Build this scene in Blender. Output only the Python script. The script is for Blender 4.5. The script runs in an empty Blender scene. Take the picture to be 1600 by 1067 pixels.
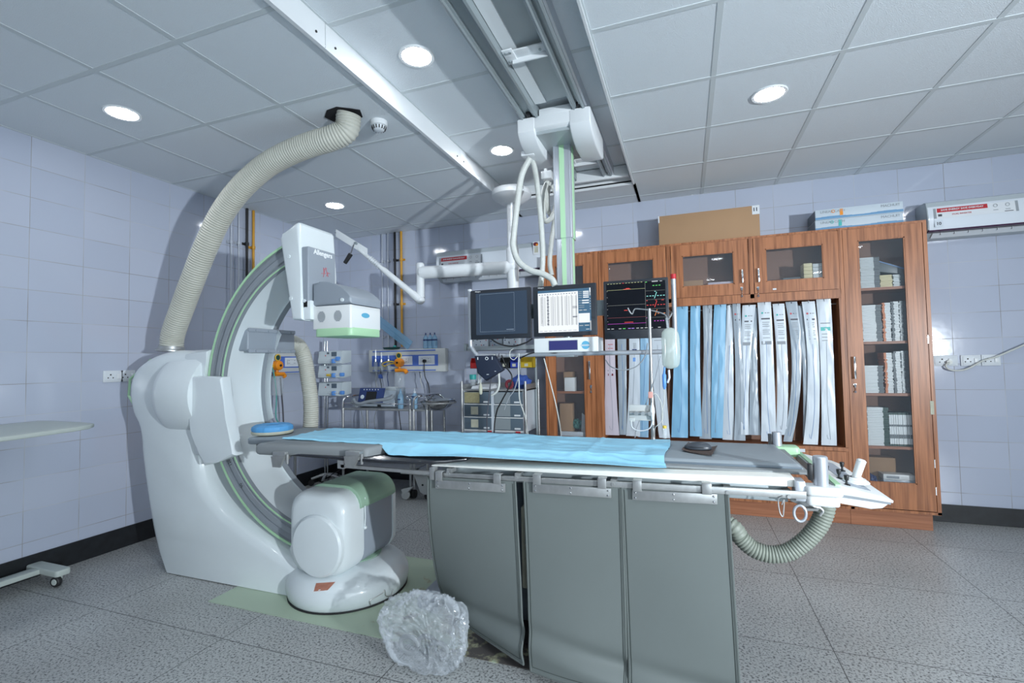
import bpy, bmesh, math, random
from math import sin, cos, pi, radians
from mathutils import Vector, Matrix
random.seed(7)
SC = bpy.context.scene
COL = SC.collection

# ---------------------------------------------------------------- camera (solved from the ceiling grid and wall tiles)
FPX = 748.436            # focal length in pixels of the 1600 px frame
YAW, PITCH, ROLL, EYE, CEIL = 0.3474, 0.0407, -0.0184, 1.3156, 2.8283
_f = Vector((-sin(YAW)*cos(PITCH), cos(YAW)*cos(PITCH), sin(PITCH)))
_r0 = Vector((cos(YAW), sin(YAW), 0)); _u0 = _r0.cross(_f)
CR = cos(ROLL)*_r0 + sin(ROLL)*_u0
CU = -sin(ROLL)*_r0 + cos(ROLL)*_u0
CF = _f
cam = bpy.data.cameras.new('camera')
cam.sensor_width = 36; cam.lens = FPX*36/1600; cam.clip_start = 0.05; cam.clip_end = 60
camo = bpy.data.objects.new('camera', cam); COL.objects.link(camo)
camo.matrix_world = Matrix(((CR.x, CU.x, -CF.x, 0), (CR.y, CU.y, -CF.y, 0), (CR.z, CU.z, -CF.z, EYE), (0, 0, 0, 1)))
SC.camera = camo

def at(px, py, ax, v):
    """survey: the point where the sight line of a pixel meets the plane x|y|z = v (metres)"""
    d = (px-800)/FPX*CR - (py-533.5)/FPX*CU + CF
    i = 'xyz'.index(ax); c = Vector((0, 0, EYE))
    return c + d*((v-c[i])/d[i])

# ---------------------------------------------------------------- world, lights, exposure
w = bpy.data.worlds.new('world'); SC.world = w; w.use_nodes = True
w.node_tree.nodes['Background'].inputs[0].default_value = (0.60, 0.72, 0.9, 1)
w.node_tree.nodes['Background'].inputs[1].default_value = 0.3
SC.view_settings.view_transform = 'Standard'; SC.view_settings.look = 'None'
SC.view_settings.gamma = 1; SC.view_settings.use_curve_mapping = False
SC.view_settings.exposure = 0.1

def area(name, loc, to, size, power, color, shape='DISK'):
    l = bpy.data.lights.new(name, 'AREA'); l.shape = shape; l.size = size; l.energy = power; l.color = color
    o = bpy.data.objects.new(name, l); COL.objects.link(o); o.location = loc
    o.rotation_euler = (Vector(to)-Vector(loc)).to_track_quat('-Z', 'Y').to_euler()
    return o
# the photographer's strobe, to the right of the camera
st_ = area('strobe', (3.95, -1.0, 1.45), (-1.6, 4.0, 2.1), 0.14, 92, (0.86, 0.94, 1.0)); st_.data.spread = radians(96)
area('added_fill', (1.6, -1.9, 1.2), (-0.6, 2.5, 2.4), 1.6, 52, (0.80, 0.92, 1.0), 'SQUARE')  # unseen soft lamp, added as fill for room and ceiling
LIGHTS = [(-3.102, 1.841), (-1.197, 3.165), (-3.103, 3.674), (0.50, 3.061), (-1.204, 2.018),
          (-3.1, 0.0), (-1.2, 0.2), (0.5, 0.9), (2.3, 3.06), (2.3, 0.9), (0.5, -1.2), (-2.0, -1.6), (2.3, -1.2)]

# ---------------------------------------------------------------- materials
M = {}
def nt(name):
    m = bpy.data.materials.new(name); m.use_nodes = True
    n = m.node_tree.nodes; l = m.node_tree.links; b = n['Principled BSDF']
    M[name] = m
    return m, n, l, b
def mat(name, c, rough=0.5, metal=0, **kw):
    m, n, l, b = nt(name)
    b.inputs['Base Color'].default_value = (*c, 1); b.inputs['Roughness'].default_value = rough
    b.inputs['Metallic'].default_value = metal
    if 'trans' in kw: b.inputs['Transmission Weight'].default_value = kw['trans']
    if 'alpha' in kw: b.inputs['Alpha'].default_value = kw['alpha']
    if 'ior' in kw: b.inputs['IOR'].default_value = kw['ior']
    if 'emit' in kw:
        b.inputs['Emission Color'].default_value = (*kw.get('ecol', c), 1); b.inputs['Emission Strength'].default_value = kw['emit']
    if 'coat' in kw: b.inputs['Coat Weight'].default_value = kw['coat']; b.inputs['Coat Roughness'].default_value = 0.1
    if 'noise' in kw:                      # faint mottling of the thing's own colour
        sc_, amt = kw['noise']
        tc = n.new('ShaderNodeTexCoord'); no = n.new('ShaderNodeTexNoise'); no.inputs['Scale'].default_value = sc_
        no.inputs['Detail'].default_value = 6
        mx = n.new('ShaderNodeMixRGB'); mx.inputs[1].default_value = (*[v*(1-amt) for v in c], 1)
        mx.inputs[2].default_value = (*[min(1, v*(1+amt)) for v in c], 1)
        l.new(tc.outputs['Object'], no.inputs[0]); l.new(no.outputs[0], mx.inputs[0]); l.new(mx.outputs[0], b.inputs['Base Color'])
    if 'bump' in kw:
        sc_, st = kw['bump']
        tc = n.new('ShaderNodeTexCoord'); no = n.new('ShaderNodeTexNoise'); no.inputs['Scale'].default_value = sc_
        bp = n.new('ShaderNodeBump'); bp.inputs['Strength'].default_value = st; bp.inputs['Distance'].default_value = 0.01
        l.new(tc.outputs['Object'], no.inputs[0]); l.new(no.outputs[0], bp.inputs['Height']); l.new(bp.outputs[0], b.inputs['Normal'])
    return m
mat('ceiling_tile', (0.74, 0.79, 0.83), 0.9, bump=(220, 0.25))
mat('ceiling_bar', (0.60, 0.65, 0.67), 0.5)
mat('white_metal', (0.74, 0.77, 0.79), 0.35)
mat('galvanised', (0.42, 0.47, 0.49), 0.45, 0.35, noise=(3, 0.12))
mat('rail_steel', (0.36, 0.41, 0.43), 0.4, 0.4)
mat('gantry_white', (0.73, 0.79, 0.81), 0.28, noise=(4, 0.05), coat=0.3)
mat('gantry_grey', (0.27, 0.30, 0.33), 0.4)
mat('gantry_midgrey', (0.30, 0.34, 0.39), 0.4)
mat('pale_green', (0.44, 0.70, 0.44), 0.4)
mat('worn_green', (0.33, 0.50, 0.37), 0.5, noise=(6, 0.2))
mat('duct', (0.52, 0.52, 0.46), 0.5, noise=(5, 0.12))
mat('duct_green', (0.25, 0.275, 0.235), 0.5)
mat('hose', (0.58, 0.60, 0.57), 0.4, noise=(40, 0.15))
mat('pad_grey', (0.24, 0.26, 0.27), 0.55, noise=(8, 0.05))
mat('mattress_grey', (0.27, 0.31, 0.34), 0.5)
mat('band_grey', (0.15, 0.19, 0.23), 0.45)
mat('table_white', (0.86, 0.87, 0.82), 0.3)
mat('steel', (0.55, 0.56, 0.57), 0.28, 0.9)
mat('dull_steel', (0.45, 0.46, 0.46), 0.4, 0.7, noise=(25, 0.25))
mat('chrome', (0.72, 0.73, 0.74), 0.12, 1.0)
mat('alu', (0.55, 0.58, 0.63), 0.35, 0.5)
mat('black', (0.012, 0.013, 0.015), 0.4)
mat('black_rubber', (0.02, 0.02, 0.022), 0.6)
mat('carbon', (0.02, 0.022, 0.028), 0.2, coat=0.5)
mat('drape_blue', (0.35, 0.75, 0.97), 0.42, bump=(7, 0.9))
mat('ring_blue', (0.10, 0.36, 0.70), 0.6, noise=(20, 0.15))
mat('ring_cream', (0.50, 0.50, 0.40), 0.7, noise=(20, 0.3))
mat('lead_curtain', (0.155, 0.178, 0.174), 0.5, noise=(3, 0.06))
mat('curtain_hem', (0.13, 0.15, 0.145), 0.85)
mat('thread', (0.06, 0.075, 0.07), 0.8)
mat('monitor_dark', (0.018, 0.022, 0.030), 0.35)
mat('screen_off', (0.035, 0.050, 0.075), 0.2, emit=0.25, ecol=(0.035, 0.055, 0.085))
mat('screen_line', (0.25, 0.3, 0.36), 0.4, emit=0.2, ecol=(0.25, 0.3, 0.36))
mat('screen_black', (0.004, 0.005, 0.008), 0.2)
def em(name, c, s=1.0): mat(name, (0.02, 0.02, 0.02), 0.5, emit=s, ecol=c)
em('ui_blue', (0.035, 0.12, 0.22), 1); em('ui_white', (0.85, 0.9, 0.95), 1); em('ui_grey', (0.45, 0.48, 0.50), 1); em('ui_dark', (0.07, 0.08, 0.12), 1)
em('ui_mid', (0.66, 0.70, 0.72), 1)
em('ui_red', (0.75, 0.04, 0.03), 1); em('ui_cyan', (0.3, 0.85, 0.8), 1); em('ui_orange', (0.8, 0.25, 0.05), 1); em('ui_magenta', (0.6, 0.06, 0.65), 1)
em('ui_green', (0.1, 0.7, 0.12), 1); em('ui_violet', (0.35, 0.2, 0.7), 1); em('ui_yellow', (0.45, 0.5, 0.25), 1); em('ui_dim', (0.2, 0.22, 0.2), 1)
em('lcd_blue', (0.012, 0.015, 0.16), 1)
em('ui_dimred', (0.25, 0.05, 0.06), 1); em('ui_dimmag', (0.16, 0.03, 0.18), 1)
mat('box_white', (0.80, 0.82, 0.82), 0.35)
mat('logo_blue', (0.12, 0.42, 0.62), 0.5)
mat('text_white', (0.9, 0.92, 0.93), 0.5)
mat('text_dark', (0.08, 0.08, 0.10), 0.6)
mat('text_grey', (0.30, 0.33, 0.36), 0.6)
mat('text_red', (0.60, 0.10, 0.08), 0.6)
mat('sign_red', (0.50, 0.02, 0.03), 0.5)
mat('orange_sticker', (0.72, 0.34, 0.24), 0.6, noise=(30, 0.1))
mat('faded_red', (0.55, 0.10, 0.12), 0.6)
mat('cardboard', (0.40, 0.245, 0.135), 0.75, noise=(6, 0.06))
mat('carton_white', (0.55, 0.62, 0.68), 0.5)
mat('carton_blue', (0.13, 0.30, 0.50), 0.5)
mat('carton_dark', (0.16, 0.20, 0.24), 0.5)
mat('ac_white', (0.72, 0.77, 0.83), 0.12, coat=0.5)
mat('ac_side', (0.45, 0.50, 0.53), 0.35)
mat('plum', (0.05, 0.015, 0.05), 0.3)
mat('baseboard_stone', (0.010, 0.012, 0.015), 0.45, noise=(18, 0.9))
mat('plastic_white', (0.68, 0.72, 0.76), 0.4)
mat('socket_dark', (0.03, 0.03, 0.03), 0.6)
mat('yellow_paint', (0.60, 0.30, 0.03), 0.4)
mat('orange_plastic', (0.85, 0.28, 0.01), 0.4)
mat('yellow_plastic', (0.75, 0.52, 0.06), 0.4)
mat('panel_blue', (0.08, 0.16, 0.52), 0.45)
mat('panel_cream', (0.55, 0.57, 0.56), 0.45)
mat('navy', (0.025, 0.05, 0.17), 0.4)
mat('bin_blue', (0.03, 0.06, 0.38), 0.45)
mat('bin_red', (0.45, 0.02, 0.02), 0.45)
mat('bin_yellow', (0.52, 0.36, 0.02), 0.45)
mat('bin_black', (0.015, 0.018, 0.02), 0.5)
mat('cloth_blue', (0.03, 0.08, 0.33), 0.8, bump=(20, 0.4))
mat('maroon', (0.17, 0.02, 0.035), 0.7)
mat('cuff_navy', (0.012, 0.02, 0.045), 0.7)
mat('teal', (0.05, 0.45, 0.42), 0.4)
mat('dark_teal', (0.015, 0.07, 0.06), 0.4)
mat('drawer_grey', (0.10, 0.14, 0.18), 0.4)
mat('drawer_clear', (0.27, 0.31, 0.33), 0.2)
mat('drawer_tan', (0.33, 0.30, 0.17), 0.5, noise=(60, 0.4))
mat('paper', (0.72, 0.75, 0.78), 0.6)
mat('pump_blue', (0.12, 0.32, 0.75), 0.35)
mat('pump_white', (0.60, 0.67, 0.70), 0.4)
mat('bottle_blue', (0.30, 0.52, 0.72), 0.2, alpha=0.7)
mat('clear_plastic', (0.75, 0.82, 0.86), 0.12, alpha=0.28)
mat('clear_blue', (0.30, 0.62, 0.88), 0.15, alpha=0.38)
mat('bag_clear', (0.62, 0.68, 0.66), 0.1, alpha=0.55, coat=0.5)
mat('overbed_cream', (0.50, 0.55, 0.52), 0.45)
mat('bag_film', (0.66, 0.71, 0.76), 0.12, alpha=0.30, coat=1.0)
mat('iv_fluid', (0.62, 0.70, 0.66), 0.15, alpha=0.55)
mat('pkt_pink', (0.62, 0.56, 0.63), 0.3, coat=0.4)
mat('pkt_white', (0.62, 0.68, 0.74), 0.3, coat=0.4)
mat('pkt_grey', (0.36, 0.42, 0.48), 0.25, coat=0.5)
mat('pkt_blue', (0.24, 0.49, 0.70), 0.3, coat=0.4)
mat('pkt_paleblue', (0.30, 0.50, 0.68), 0.3, coat=0.4)
mat('catheter_blue', (0.15, 0.30, 0.60), 0.5)
mat('catheter_grey', (0.32, 0.36, 0.42), 0.5)
mat('case_white', (0.82, 0.87, 0.88), 0.35)
mat('case_pale', (0.66, 0.72, 0.73), 0.35)
mat('case_dark', (0.13, 0.16, 0.175), 0.4)
mat('case_teal', (0.01, 0.06, 0.045), 0.4)
mat('case_cream', (0.75, 0.68, 0.42), 0.5)
mat('case_orange', (0.80, 0.30, 0.14), 0.5)
mat('cabinet_inside', (0.30, 0.17, 0.12), 0.7)
mat('green_cloth', (0.05, 0.20, 0.17), 0.8)
mat('brown_mat', (0.10, 0.07, 0.06), 0.6, noise=(14, 0.6))
mat('mouse_grey', (0.05, 0.06, 0.075), 0.35)
mat('lamp_glow', (1, 1, 1), 0.5, emit=62.0, ecol=(0.93, 0.96, 1.0))
mat('hole_shade', (0.01, 0.01, 0.012), 0.9)
mat('pink_tape', (0.70, 0.35, 0.30), 0.6)
mat('tube_teal', (0.10, 0.42, 0.38), 0.4)
mat('glass', (0.20, 0.24, 0.28), 0.03, alpha=0.12)
M['glass'].node_tree.nodes['Principled BSDF'].inputs['Specular IOR Level'].default_value = 0.9

def mathn(n, l, op, a, b=None):
    x = n.new('ShaderNodeMath'); x.operation = op
    for i, v in ((0, a), (1, b)):
        if v is None: continue
        if isinstance(v, (int, float)): x.inputs[i].default_value = v
        else: l.new(v, x.inputs[i])
    return x.outputs[0]

def tile_mat(name, axis, off, pitch):
    m, n, l, b = nt(name)
    g = n.new('ShaderNodeNewGeometry'); sp = n.new('ShaderNodeSeparateXYZ'); l.new(g.outputs['Position'], sp.inputs[0])
    cb = n.new('ShaderNodeCombineXYZ')
    l.new(mathn(n, l, 'SUBTRACT', sp.outputs[axis], off), cb.inputs[0])
    l.new(mathn(n, l, 'SUBTRACT', sp.outputs[2], 0.028), cb.inputs[1])
    br = n.new('ShaderNodeTexBrick'); l.new(cb.outputs[0], br.inputs['Vector'])
    br.offset = 0; br.inputs['Scale'].default_value = 1; br.inputs['Brick Width'].default_value = pitch
    br.inputs['Row Height'].default_value = 0.2; br.inputs['Mortar Size'].default_value = 0.0018
    br.inputs['Mortar Smooth'].default_value = 0.3; br.inputs['Bias'].default_value = 0
    br.inputs['Color1'].default_value = (0.455, 0.50, 0.61, 1); br.inputs['Color2'].default_value = (0.49, 0.53, 0.635, 1)
    no = n.new('ShaderNodeTexNoise'); no.inputs['Scale'].default_value = 2.3; l.new(g.outputs['Position'], no.inputs[0])
    gr = n.new('ShaderNodeValToRGB'); l.new(no.outputs[0], gr.inputs[0])
    gr.color_ramp.elements[0].position = 0.40; gr.color_ramp.elements[0].color = (0.50, 0.52, 0.56, 1)
    gr.color_ramp.elements[1].position = 0.60; gr.color_ramp.elements[1].color = (0.27, 0.25, 0.24, 1)
    l.new(gr.outputs[0], br.inputs['Mortar'])
    l.new(br.outputs[0], b.inputs['Base Color'])
    rg = mathn(n, l, 'ADD', mathn(n, l, 'MULTIPLY', br.outputs['Fac'], 0.6), 0.10); l.new(rg, b.inputs['Roughness'])
    n2 = n.new('ShaderNodeTexNoise'); n2.inputs['Scale'].default_value = 9; l.new(g.outputs['Position'], n2.inputs[0])
    bp = n.new('ShaderNodeBump'); bp.inputs['Strength'].default_value = 0.35; bp.inputs['Distance'].default_value = 0.004
    h = mathn(n, l, 'SUBTRACT', mathn(n, l, 'MULTIPLY', n2.outputs[0], 0.35), br.outputs['Fac'])
    l.new(h, bp.inputs['Height']); l.new(bp.outputs[0], b.inputs['Normal'])
tile_mat('tile_left', 1, 1.812, 0.295); tile_mat('tile_back', 0, 1.976, 0.302)

def floor_mat():
    m, n, l, b = nt('granite')
    g = n.new('ShaderNodeNewGeometry')
    no = n.new('ShaderNodeTexNoise'); no.inputs['Scale'].default_value = 95; no.inputs['Detail'].default_value = 7; no.inputs['Roughness'].default_value = 0.68; l.new(g.outputs['Position'], no.inputs[0])
    r = n.new('ShaderNodeValToRGB'); l.new(no.outputs[0], r.inputs[0])
    e = r.color_ramp.elements; e[0].position = 0.36; e[0].color = (0.02, 0.028, 0.035, 1); e[1].position = 0.50; e[1].color = (0.53, 0.545, 0.54, 1)
    e2 = r.color_ramp.elements.new(0.43); e2.color = (0.22, 0.225, 0.225, 1)
    big = n.new('ShaderNodeTexNoise'); big.inputs['Scale'].default_value = 1.4; l.new(g.outputs['Position'], big.inputs[0])
    mx = n.new('ShaderNodeMixRGB'); mx.blend_type = 'MULTIPLY'; mx.inputs[0].default_value = 0.5
    rr = n.new('ShaderNodeValToRGB'); l.new(big.outputs[0], rr.inputs[0])
    rr.color_ramp.elements[0].position = 0.35; rr.color_ramp.elements[0].color = (0.66, 0.64, 0.63, 1); rr.color_ramp.elements[1].position = 0.65; rr.color_ramp.elements[1].color = (1, 1, 1, 1)
    l.new(r.outputs[0], mx.inputs[1]); l.new(rr.outputs[0], mx.inputs[2])
    sp = n.new('ShaderNodeSeparateXYZ'); l.new(g.outputs['Position'], sp.inputs[0])
    cb = n.new('ShaderNodeCombineXYZ'); l.new(mathn(n, l, 'SUBTRACT', sp.outputs[0], 0.578), cb.inputs[0]); l.new(mathn(n, l, 'SUBTRACT', sp.outputs[1], 0.165), cb.inputs[1])
    br = n.new('ShaderNodeTexBrick'); l.new(cb.outputs[0], br.inputs['Vector']); br.offset = 0; br.inputs['Scale'].default_value = 1
    br.inputs['Brick Width'].default_value = 0.91; br.inputs['Row Height'].default_value = 0.79; br.inputs['Mortar Size'].default_value = 0.0022
    l.new(mx.outputs[0], br.inputs['Color1']); l.new(mx.outputs[0], br.inputs['Color2']); br.inputs['Mortar'].default_value = (0.07, 0.07, 0.07, 1)
    l.new(br.outputs[0], b.inputs['Base Color'])
    b.inputs['Roughness'].default_value = 0.36
floor_mat()

def wood_mat():
    m, n, l, b = nt('wood')
    g = n.new('ShaderNodeTexCoord'); mp = n.new('ShaderNodeMapping'); mp.inputs['Scale'].default_value = (38, 38, 1.4)
    l.new(g.outputs['Object'], mp.inputs[0])
    no = n.new('ShaderNodeTexNoise'); no.inputs['Scale'].default_value = 1.6; no.inputs['Detail'].default_value = 5; l.new(mp.outputs[0], no.inputs[0])
    r = n.new('ShaderNodeValToRGB'); l.new(no.outputs[0], r.inputs[0])
    e = r.color_ramp.elements; e[0].position = 0.3; e[0].color = (0.21, 0.068, 0.022, 1); e[1].position = 0.60; e[1].color = (0.44, 0.170, 0.070, 1)
    l.new(r.outputs[0], b.inputs['Base Color']); b.inputs['Roughness'].default_value = 0.38
    m2, n, l, b = nt('wood_across')
    g = n.new('ShaderNodeTexCoord'); mp = n.new('ShaderNodeMapping'); mp.inputs['Scale'].default_value = (1.4, 38, 38)
    l.new(g.outputs['Object'], mp.inputs[0])
    no = n.new('ShaderNodeTexNoise'); no.inputs['Scale'].default_value = 1.6; no.inputs['Detail'].default_value = 5; l.new(mp.outputs[0], no.inputs[0])
    r = n.new('ShaderNodeValToRGB'); l.new(no.outputs[0], r.inputs[0])
    e = r.color_ramp.elements; e[0].position = 0.3; e[0].color = (0.28, 0.10, 0.045, 1); e[1].position = 0.62; e[1].color = (0.42, 0.17, 0.085, 1)
    l.new(r.outputs[0], b.inputs['Base Color']); b.inputs['Roughness'].default_value = 0.4
wood_mat()

def plate_mat():
    m, n, l, b = nt('painted_plate')
    g = n.new('ShaderNodeNewGeometry'); no = n.new('ShaderNodeTexNoise'); no.inputs['Scale'].default_value = 9; no.inputs['Detail'].default_value = 8
    no.inputs['Roughness'].default_value = 0.7
    l.new(g.outputs['Position'], no.inputs[0])
    sp = n.new('ShaderNodeSeparateXYZ'); l.new(g.outputs['Position'], sp.inputs[0])
    # paint is worn off towards the table base
    t = mathn(n, l, 'MULTIPLY', mathn(n, l, 'ADD', sp.outputs[0], 1.75), 0.35)
    s = mathn(n, l, 'ADD', no.outputs[0], t)
    r = n.new('ShaderNodeValToRGB'); l.new(s, r.inputs[0])
    e = r.color_ramp.elements; e[0].position = 0.66; e[0].color = (0.46, 0.56, 0.43, 1); e[1].position = 0.80; e[1].color = (0.10, 0.09, 0.085, 1)
    x = r.color_ramp.elements.new(0.72); x.color = (0.40, 0.40, 0.26, 1)
    l.new(r.outputs[0], b.inputs['Base Color']); b.inputs['Roughness'].default_value = 0.5
plate_mat()

# ---------------------------------------------------------------- mesh helpers
def NB(): return bmesh.new()
def _mi(faces, mi):
    for f in faces: f.material_index = mi
def bevel_new(bm, n0, bev, seg):
    vs = list(bm.verts)[n0:]; s = set(vs)
    es = [e for e in bm.edges if e.verts[0] in s and e.verts[1] in s]
    bmesh.ops.bevel(bm, geom=es, offset=bev, segments=seg, profile=0.5, affect='EDGES', clamp_overlap=True)
def hexa(bm, P, mi=0, bev=0, seg=2):
    """eight corners: bottom ring 0-3, top ring 4-7"""
    n0 = len(bm.verts); v = [bm.verts.new(p) for p in P]; bm.verts.ensure_lookup_table()
    fs = [bm.faces.new([v[i] for i in q]) for q in ((0, 3, 2, 1), (4, 5, 6, 7), (0, 1, 5, 4), (1, 2, 6, 5), (2, 3, 7, 6), (3, 0, 4, 7))]
    _mi(fs, mi)
    if bev: bevel_local(bm, fs, bev, seg, mi)
def bevel_local(bm, fs, bev, seg, mi):
    es = set(e for f in fs for e in f.edges)
    r = bmesh.ops.bevel(bm, geom=list(es), offset=bev, segments=seg, profile=0.5, affect='EDGES', clamp_overlap=True)
    _mi(r['faces'], mi)
def box(bm, x0, x1, y0, y1, z0, z1, mi=0, bev=0, seg=2):
    x0, x1 = sorted((x0, x1)); y0, y1 = sorted((y0, y1)); z0, z1 = sorted((z0, z1))
    hexa(bm, [(x0, y0, z0), (x1, y0, z0), (x1, y1, z0), (x0, y1, z0), (x0, y0, z1), (x1, y0, z1), (x1, y1, z1), (x0, y1, z1)], mi, bev, seg)
def prism(bm, pts, ax, a0, a1, mi=0, bev=0, seg=2):
    """2-D outline swept along an axis; pts are the two other coordinates in xyz order"""
    def mk(p, a):
        return {'x': (a, p[0], p[1]), 'y': (p[0], a, p[1]), 'z': (p[0], p[1], a)}[ax]
    A = [bm.verts.new(mk(p, a0)) for p in pts]; Bv = [bm.verts.new(mk(p, a1)) for p in pts]; n = len(pts)
    fs = [bm.faces.new(A[::-1]), bm.faces.new(Bv)]
    for i in range(n): fs.append(bm.faces.new((A[i], A[(i+1) % n], Bv[(i+1) % n], Bv[i])))
    _mi(fs, mi)
    if bev: 
        es = set(fs[0].edges) | set(fs[1].edges)
        r = bmesh.ops.bevel(bm, geom=list(es), offset=bev, segments=seg, profile=0.5, affect='EDGES', clamp_overlap=True); _mi(r['faces'], mi)
def rrect(x0, x1, z0, z1, r, n=4):
    o = []
    for cx, cz, a in ((x1-r, z1-r, 0), (x0+r, z1-r, 90), (x0+r, z0+r, 180), (x1-r, z0+r, 270)):
        for i in range(n+1):
            t = radians(a+90*i/n); o.append((cx+r*cos(t), cz+r*sin(t)))
    return o
def spline(pts, per=8):
    P = [Vector(p) for p in pts]; P = [2*P[0]-P[1]]+P+[2*P[-1]-P[-2]]; o = []
    for i in range(1, len(P)-2):
        for k in range(per):
            t = k/per; a, b, c, d = P[i-1:i+3]
            o.append(0.5*((2*b)+(c-a)*t+(2*a-5*b+4*c-d)*t*t+(3*b-a-3*c+d)*t**3))
    o.append(P[-2]); return o
def resample(P, step):
    o = [P[0].copy()]; acc = 0
    for a, b in zip(P, P[1:]):
        L = (b-a).length
        if L < 1e-9: continue
        t = step-acc
        while t <= L: o.append(a+(b-a)*(t/L)); t += step
        acc = L-(t-step)
    if (o[-1]-P[-1]).length > step*0.3: o.append(P[-1].copy())
    return o
def tube(bm, path, r, seg=10, mi=0, rf=None, cap=True, flat=None):
    P = [Vector(p) for p in path]; T = []
    for i in range(len(P)):
        a = P[max(0, i-1)]; b = P[min(len(P)-1, i+1)]; T.append((b-a).normalized())
    N = T[0].orthogonal().normalized(); rings = []
    for i in range(len(P)):
        N = (N-T[i]*N.dot(T[i]))
        if N.length < 1e-6: N = T[i].orthogonal()
        N.normalize(); Bn = T[i].cross(N); rr = r if rf is None else rf(i)
        rings.append([bm.verts.new(P[i]+(N*cos(2*pi*k/seg)+Bn*sin(2*pi*k/seg))*rr) for k in range(seg)])
    fs = []
    for a, b in zip(rings, rings[1:]):
        for k in range(seg): fs.append(bm.faces.new((a[k], a[(k+1) % seg], b[(k+1) % seg], b[k])))
    if cap: fs += [bm.faces.new(rings[0][::-1]), bm.faces.new(rings[-1])]
    _mi(fs, mi)
def cyl(bm, p0, p1, r, r2=None, seg=16, mi=0):
    r2 = r if r2 is None else r2
    tube(bm, [p0, p1], r, seg, mi, rf=lambda i: (r, r2)[i])
def lathe(bm, prof, c, axis=(0, 0, 1), seg=32, mi=0):
    A = Vector(axis).normalized(); N = A.orthogonal().normalized(); Bn = A.cross(N); c = Vector(c); rings = []
    for r, h in prof:
        if r < 1e-6: rings.append([bm.verts.new(c+A*h)])
        else: rings.append([bm.verts.new(c+A*h+(N*cos(2*pi*k/seg)+Bn*sin(2*pi*k/seg))*r) for k in range(seg)])
    fs = []
    for a, b in zip(rings, rings[1:]):
        for k in range(seg):
            k2 = (k+1) % seg
            if len(a) == 1 and len(b) == 1: continue
            if len(a) == 1: fs.append(bm.faces.new((a[0], b[k2], b[k])))
            elif len(b) == 1: fs.append(bm.faces.new((a[k], a[k2], b[0])))
            else: fs.append(bm.faces.new((a[k], a[k2], b[k2], b[k])))
    _mi(fs, mi)
def sphere(bm, c, rx, ry=None, rz=None, mi=0, u=20, v=12):
    ry = rx if ry is None else ry; rz = rx if rz is None else rz
    r = bmesh.ops.create_uvsphere(bm, u_segments=u, v_segments=v, radius=1)
    for x in r['verts']: x.co = Vector((x.co.x*rx, x.co.y*ry, x.co.z*rz))+Vector(c)
    _mi(set(f for x in r['verts'] for f in x.link_faces), mi)
def grid(bm, nu, nv, fn, mi=0, thick=None):
    V = [[bm.verts.new(fn(i/nu, j/nv)) for j in range(nv+1)] for i in range(nu+1)]
    fs = [bm.faces.new((V[i][j], V[i+1][j], V[i+1][j+1], V[i][j+1])) for i in range(nu) for j in range(nv)]
    _mi(fs, mi)
    return V
def sheet(bm, nu, nv, fn, nrm, thick, mi=0):
    """a thin solid sheet with real thickness"""
    nrm = Vector(nrm)*thick
    A = [[bm.verts.new(Vector(fn(i/nu, j/nv))) for j in range(nv+1)] for i in range(nu+1)]
    Bv = [[bm.verts.new(Vector(fn(i/nu, j/nv))+nrm) for j in range(nv+1)] for i in range(nu+1)]
    fs = []
    for i in range(nu):
        for j in range(nv):
            fs.append(bm.faces.new((A[i][j], A[i+1][j], A[i+1][j+1], A[i][j+1])))
            fs.append(bm.faces.new((Bv[i][j], Bv[i][j+1], Bv[i+1][j+1], Bv[i+1][j])))
    for i in range(nu):
        fs.append(bm.faces.new((A[i][0], Bv[i][0], Bv[i+1][0], A[i+1][0]))); fs.append(bm.faces.new((A[i][nv], A[i+1][nv], Bv[i+1][nv], Bv[i][nv])))
    for j in range(nv):
        fs.append(bm.faces.new((A[0][j], A[0][j+1], Bv[0][j+1], Bv[0][j]))); fs.append(bm.faces.new((A[nu][j], Bv[nu][j], Bv[nu][j+1], A[nu][j+1])))
    _mi(fs, mi)

def wloc(p):
    v = Vector((0, 0, 0))
    while p is not None: v += p.location; p = p.parent
    return v
def part(name, bm, mats, parent=None, label=None, smooth=35, origin=None):
    """link bm as ONE mesh object; vertices are in world metres"""
    if isinstance(mats, str): mats = [mats]
    bmesh.ops.recalc_face_normals(bm, faces=bm.faces)
    if origin is None:
        if parent is None:
            xs = [v.co for v in bm.verts]
            origin = Vector(((min(p.x for p in xs)+max(p.x for p in xs))/2, (min(p.y for p in xs)+max(p.y for p in xs))/2, min(p.z for p in xs)))
        else:
            xs = [v.co for v in bm.verts]; origin = Vector((sum(p.x for p in xs), sum(p.y for p in xs), sum(p.z for p in xs)))/len(xs)
    for v in bm.verts: v.co -= origin
    me = bpy.data.meshes.new(name); bm.to_mesh(me); bm.free()
    for m in mats: me.materials.append(M[m])
    if smooth:
        for p in me.polygons: p.use_smooth = True
        me.set_sharp_from_angle(angle=radians(smooth))
    o = bpy.data.objects.new(name, me); COL.objects.link(o)
    if parent is not None: o.parent = parent; o.location = origin-wloc(parent)
    else: o.location = origin
    if label: o['label'] = label
    return o
def tag(o, label, cat, group=None):
    o['label'] = label; o['category'] = cat
    if group: o['group'] = group
    return o
def thing(name, label, cat, loc, group=None):
    o = bpy.data.objects.new(name, None); COL.objects.link(o); o.empty_display_size = 0.1
    o.location = loc
    return tag(o, label, cat, group)
def struct(name, bm, mats, smooth=0):
    o = part(name, bm, mats, smooth=smooth); o['kind'] = 'structure'; return o
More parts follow.
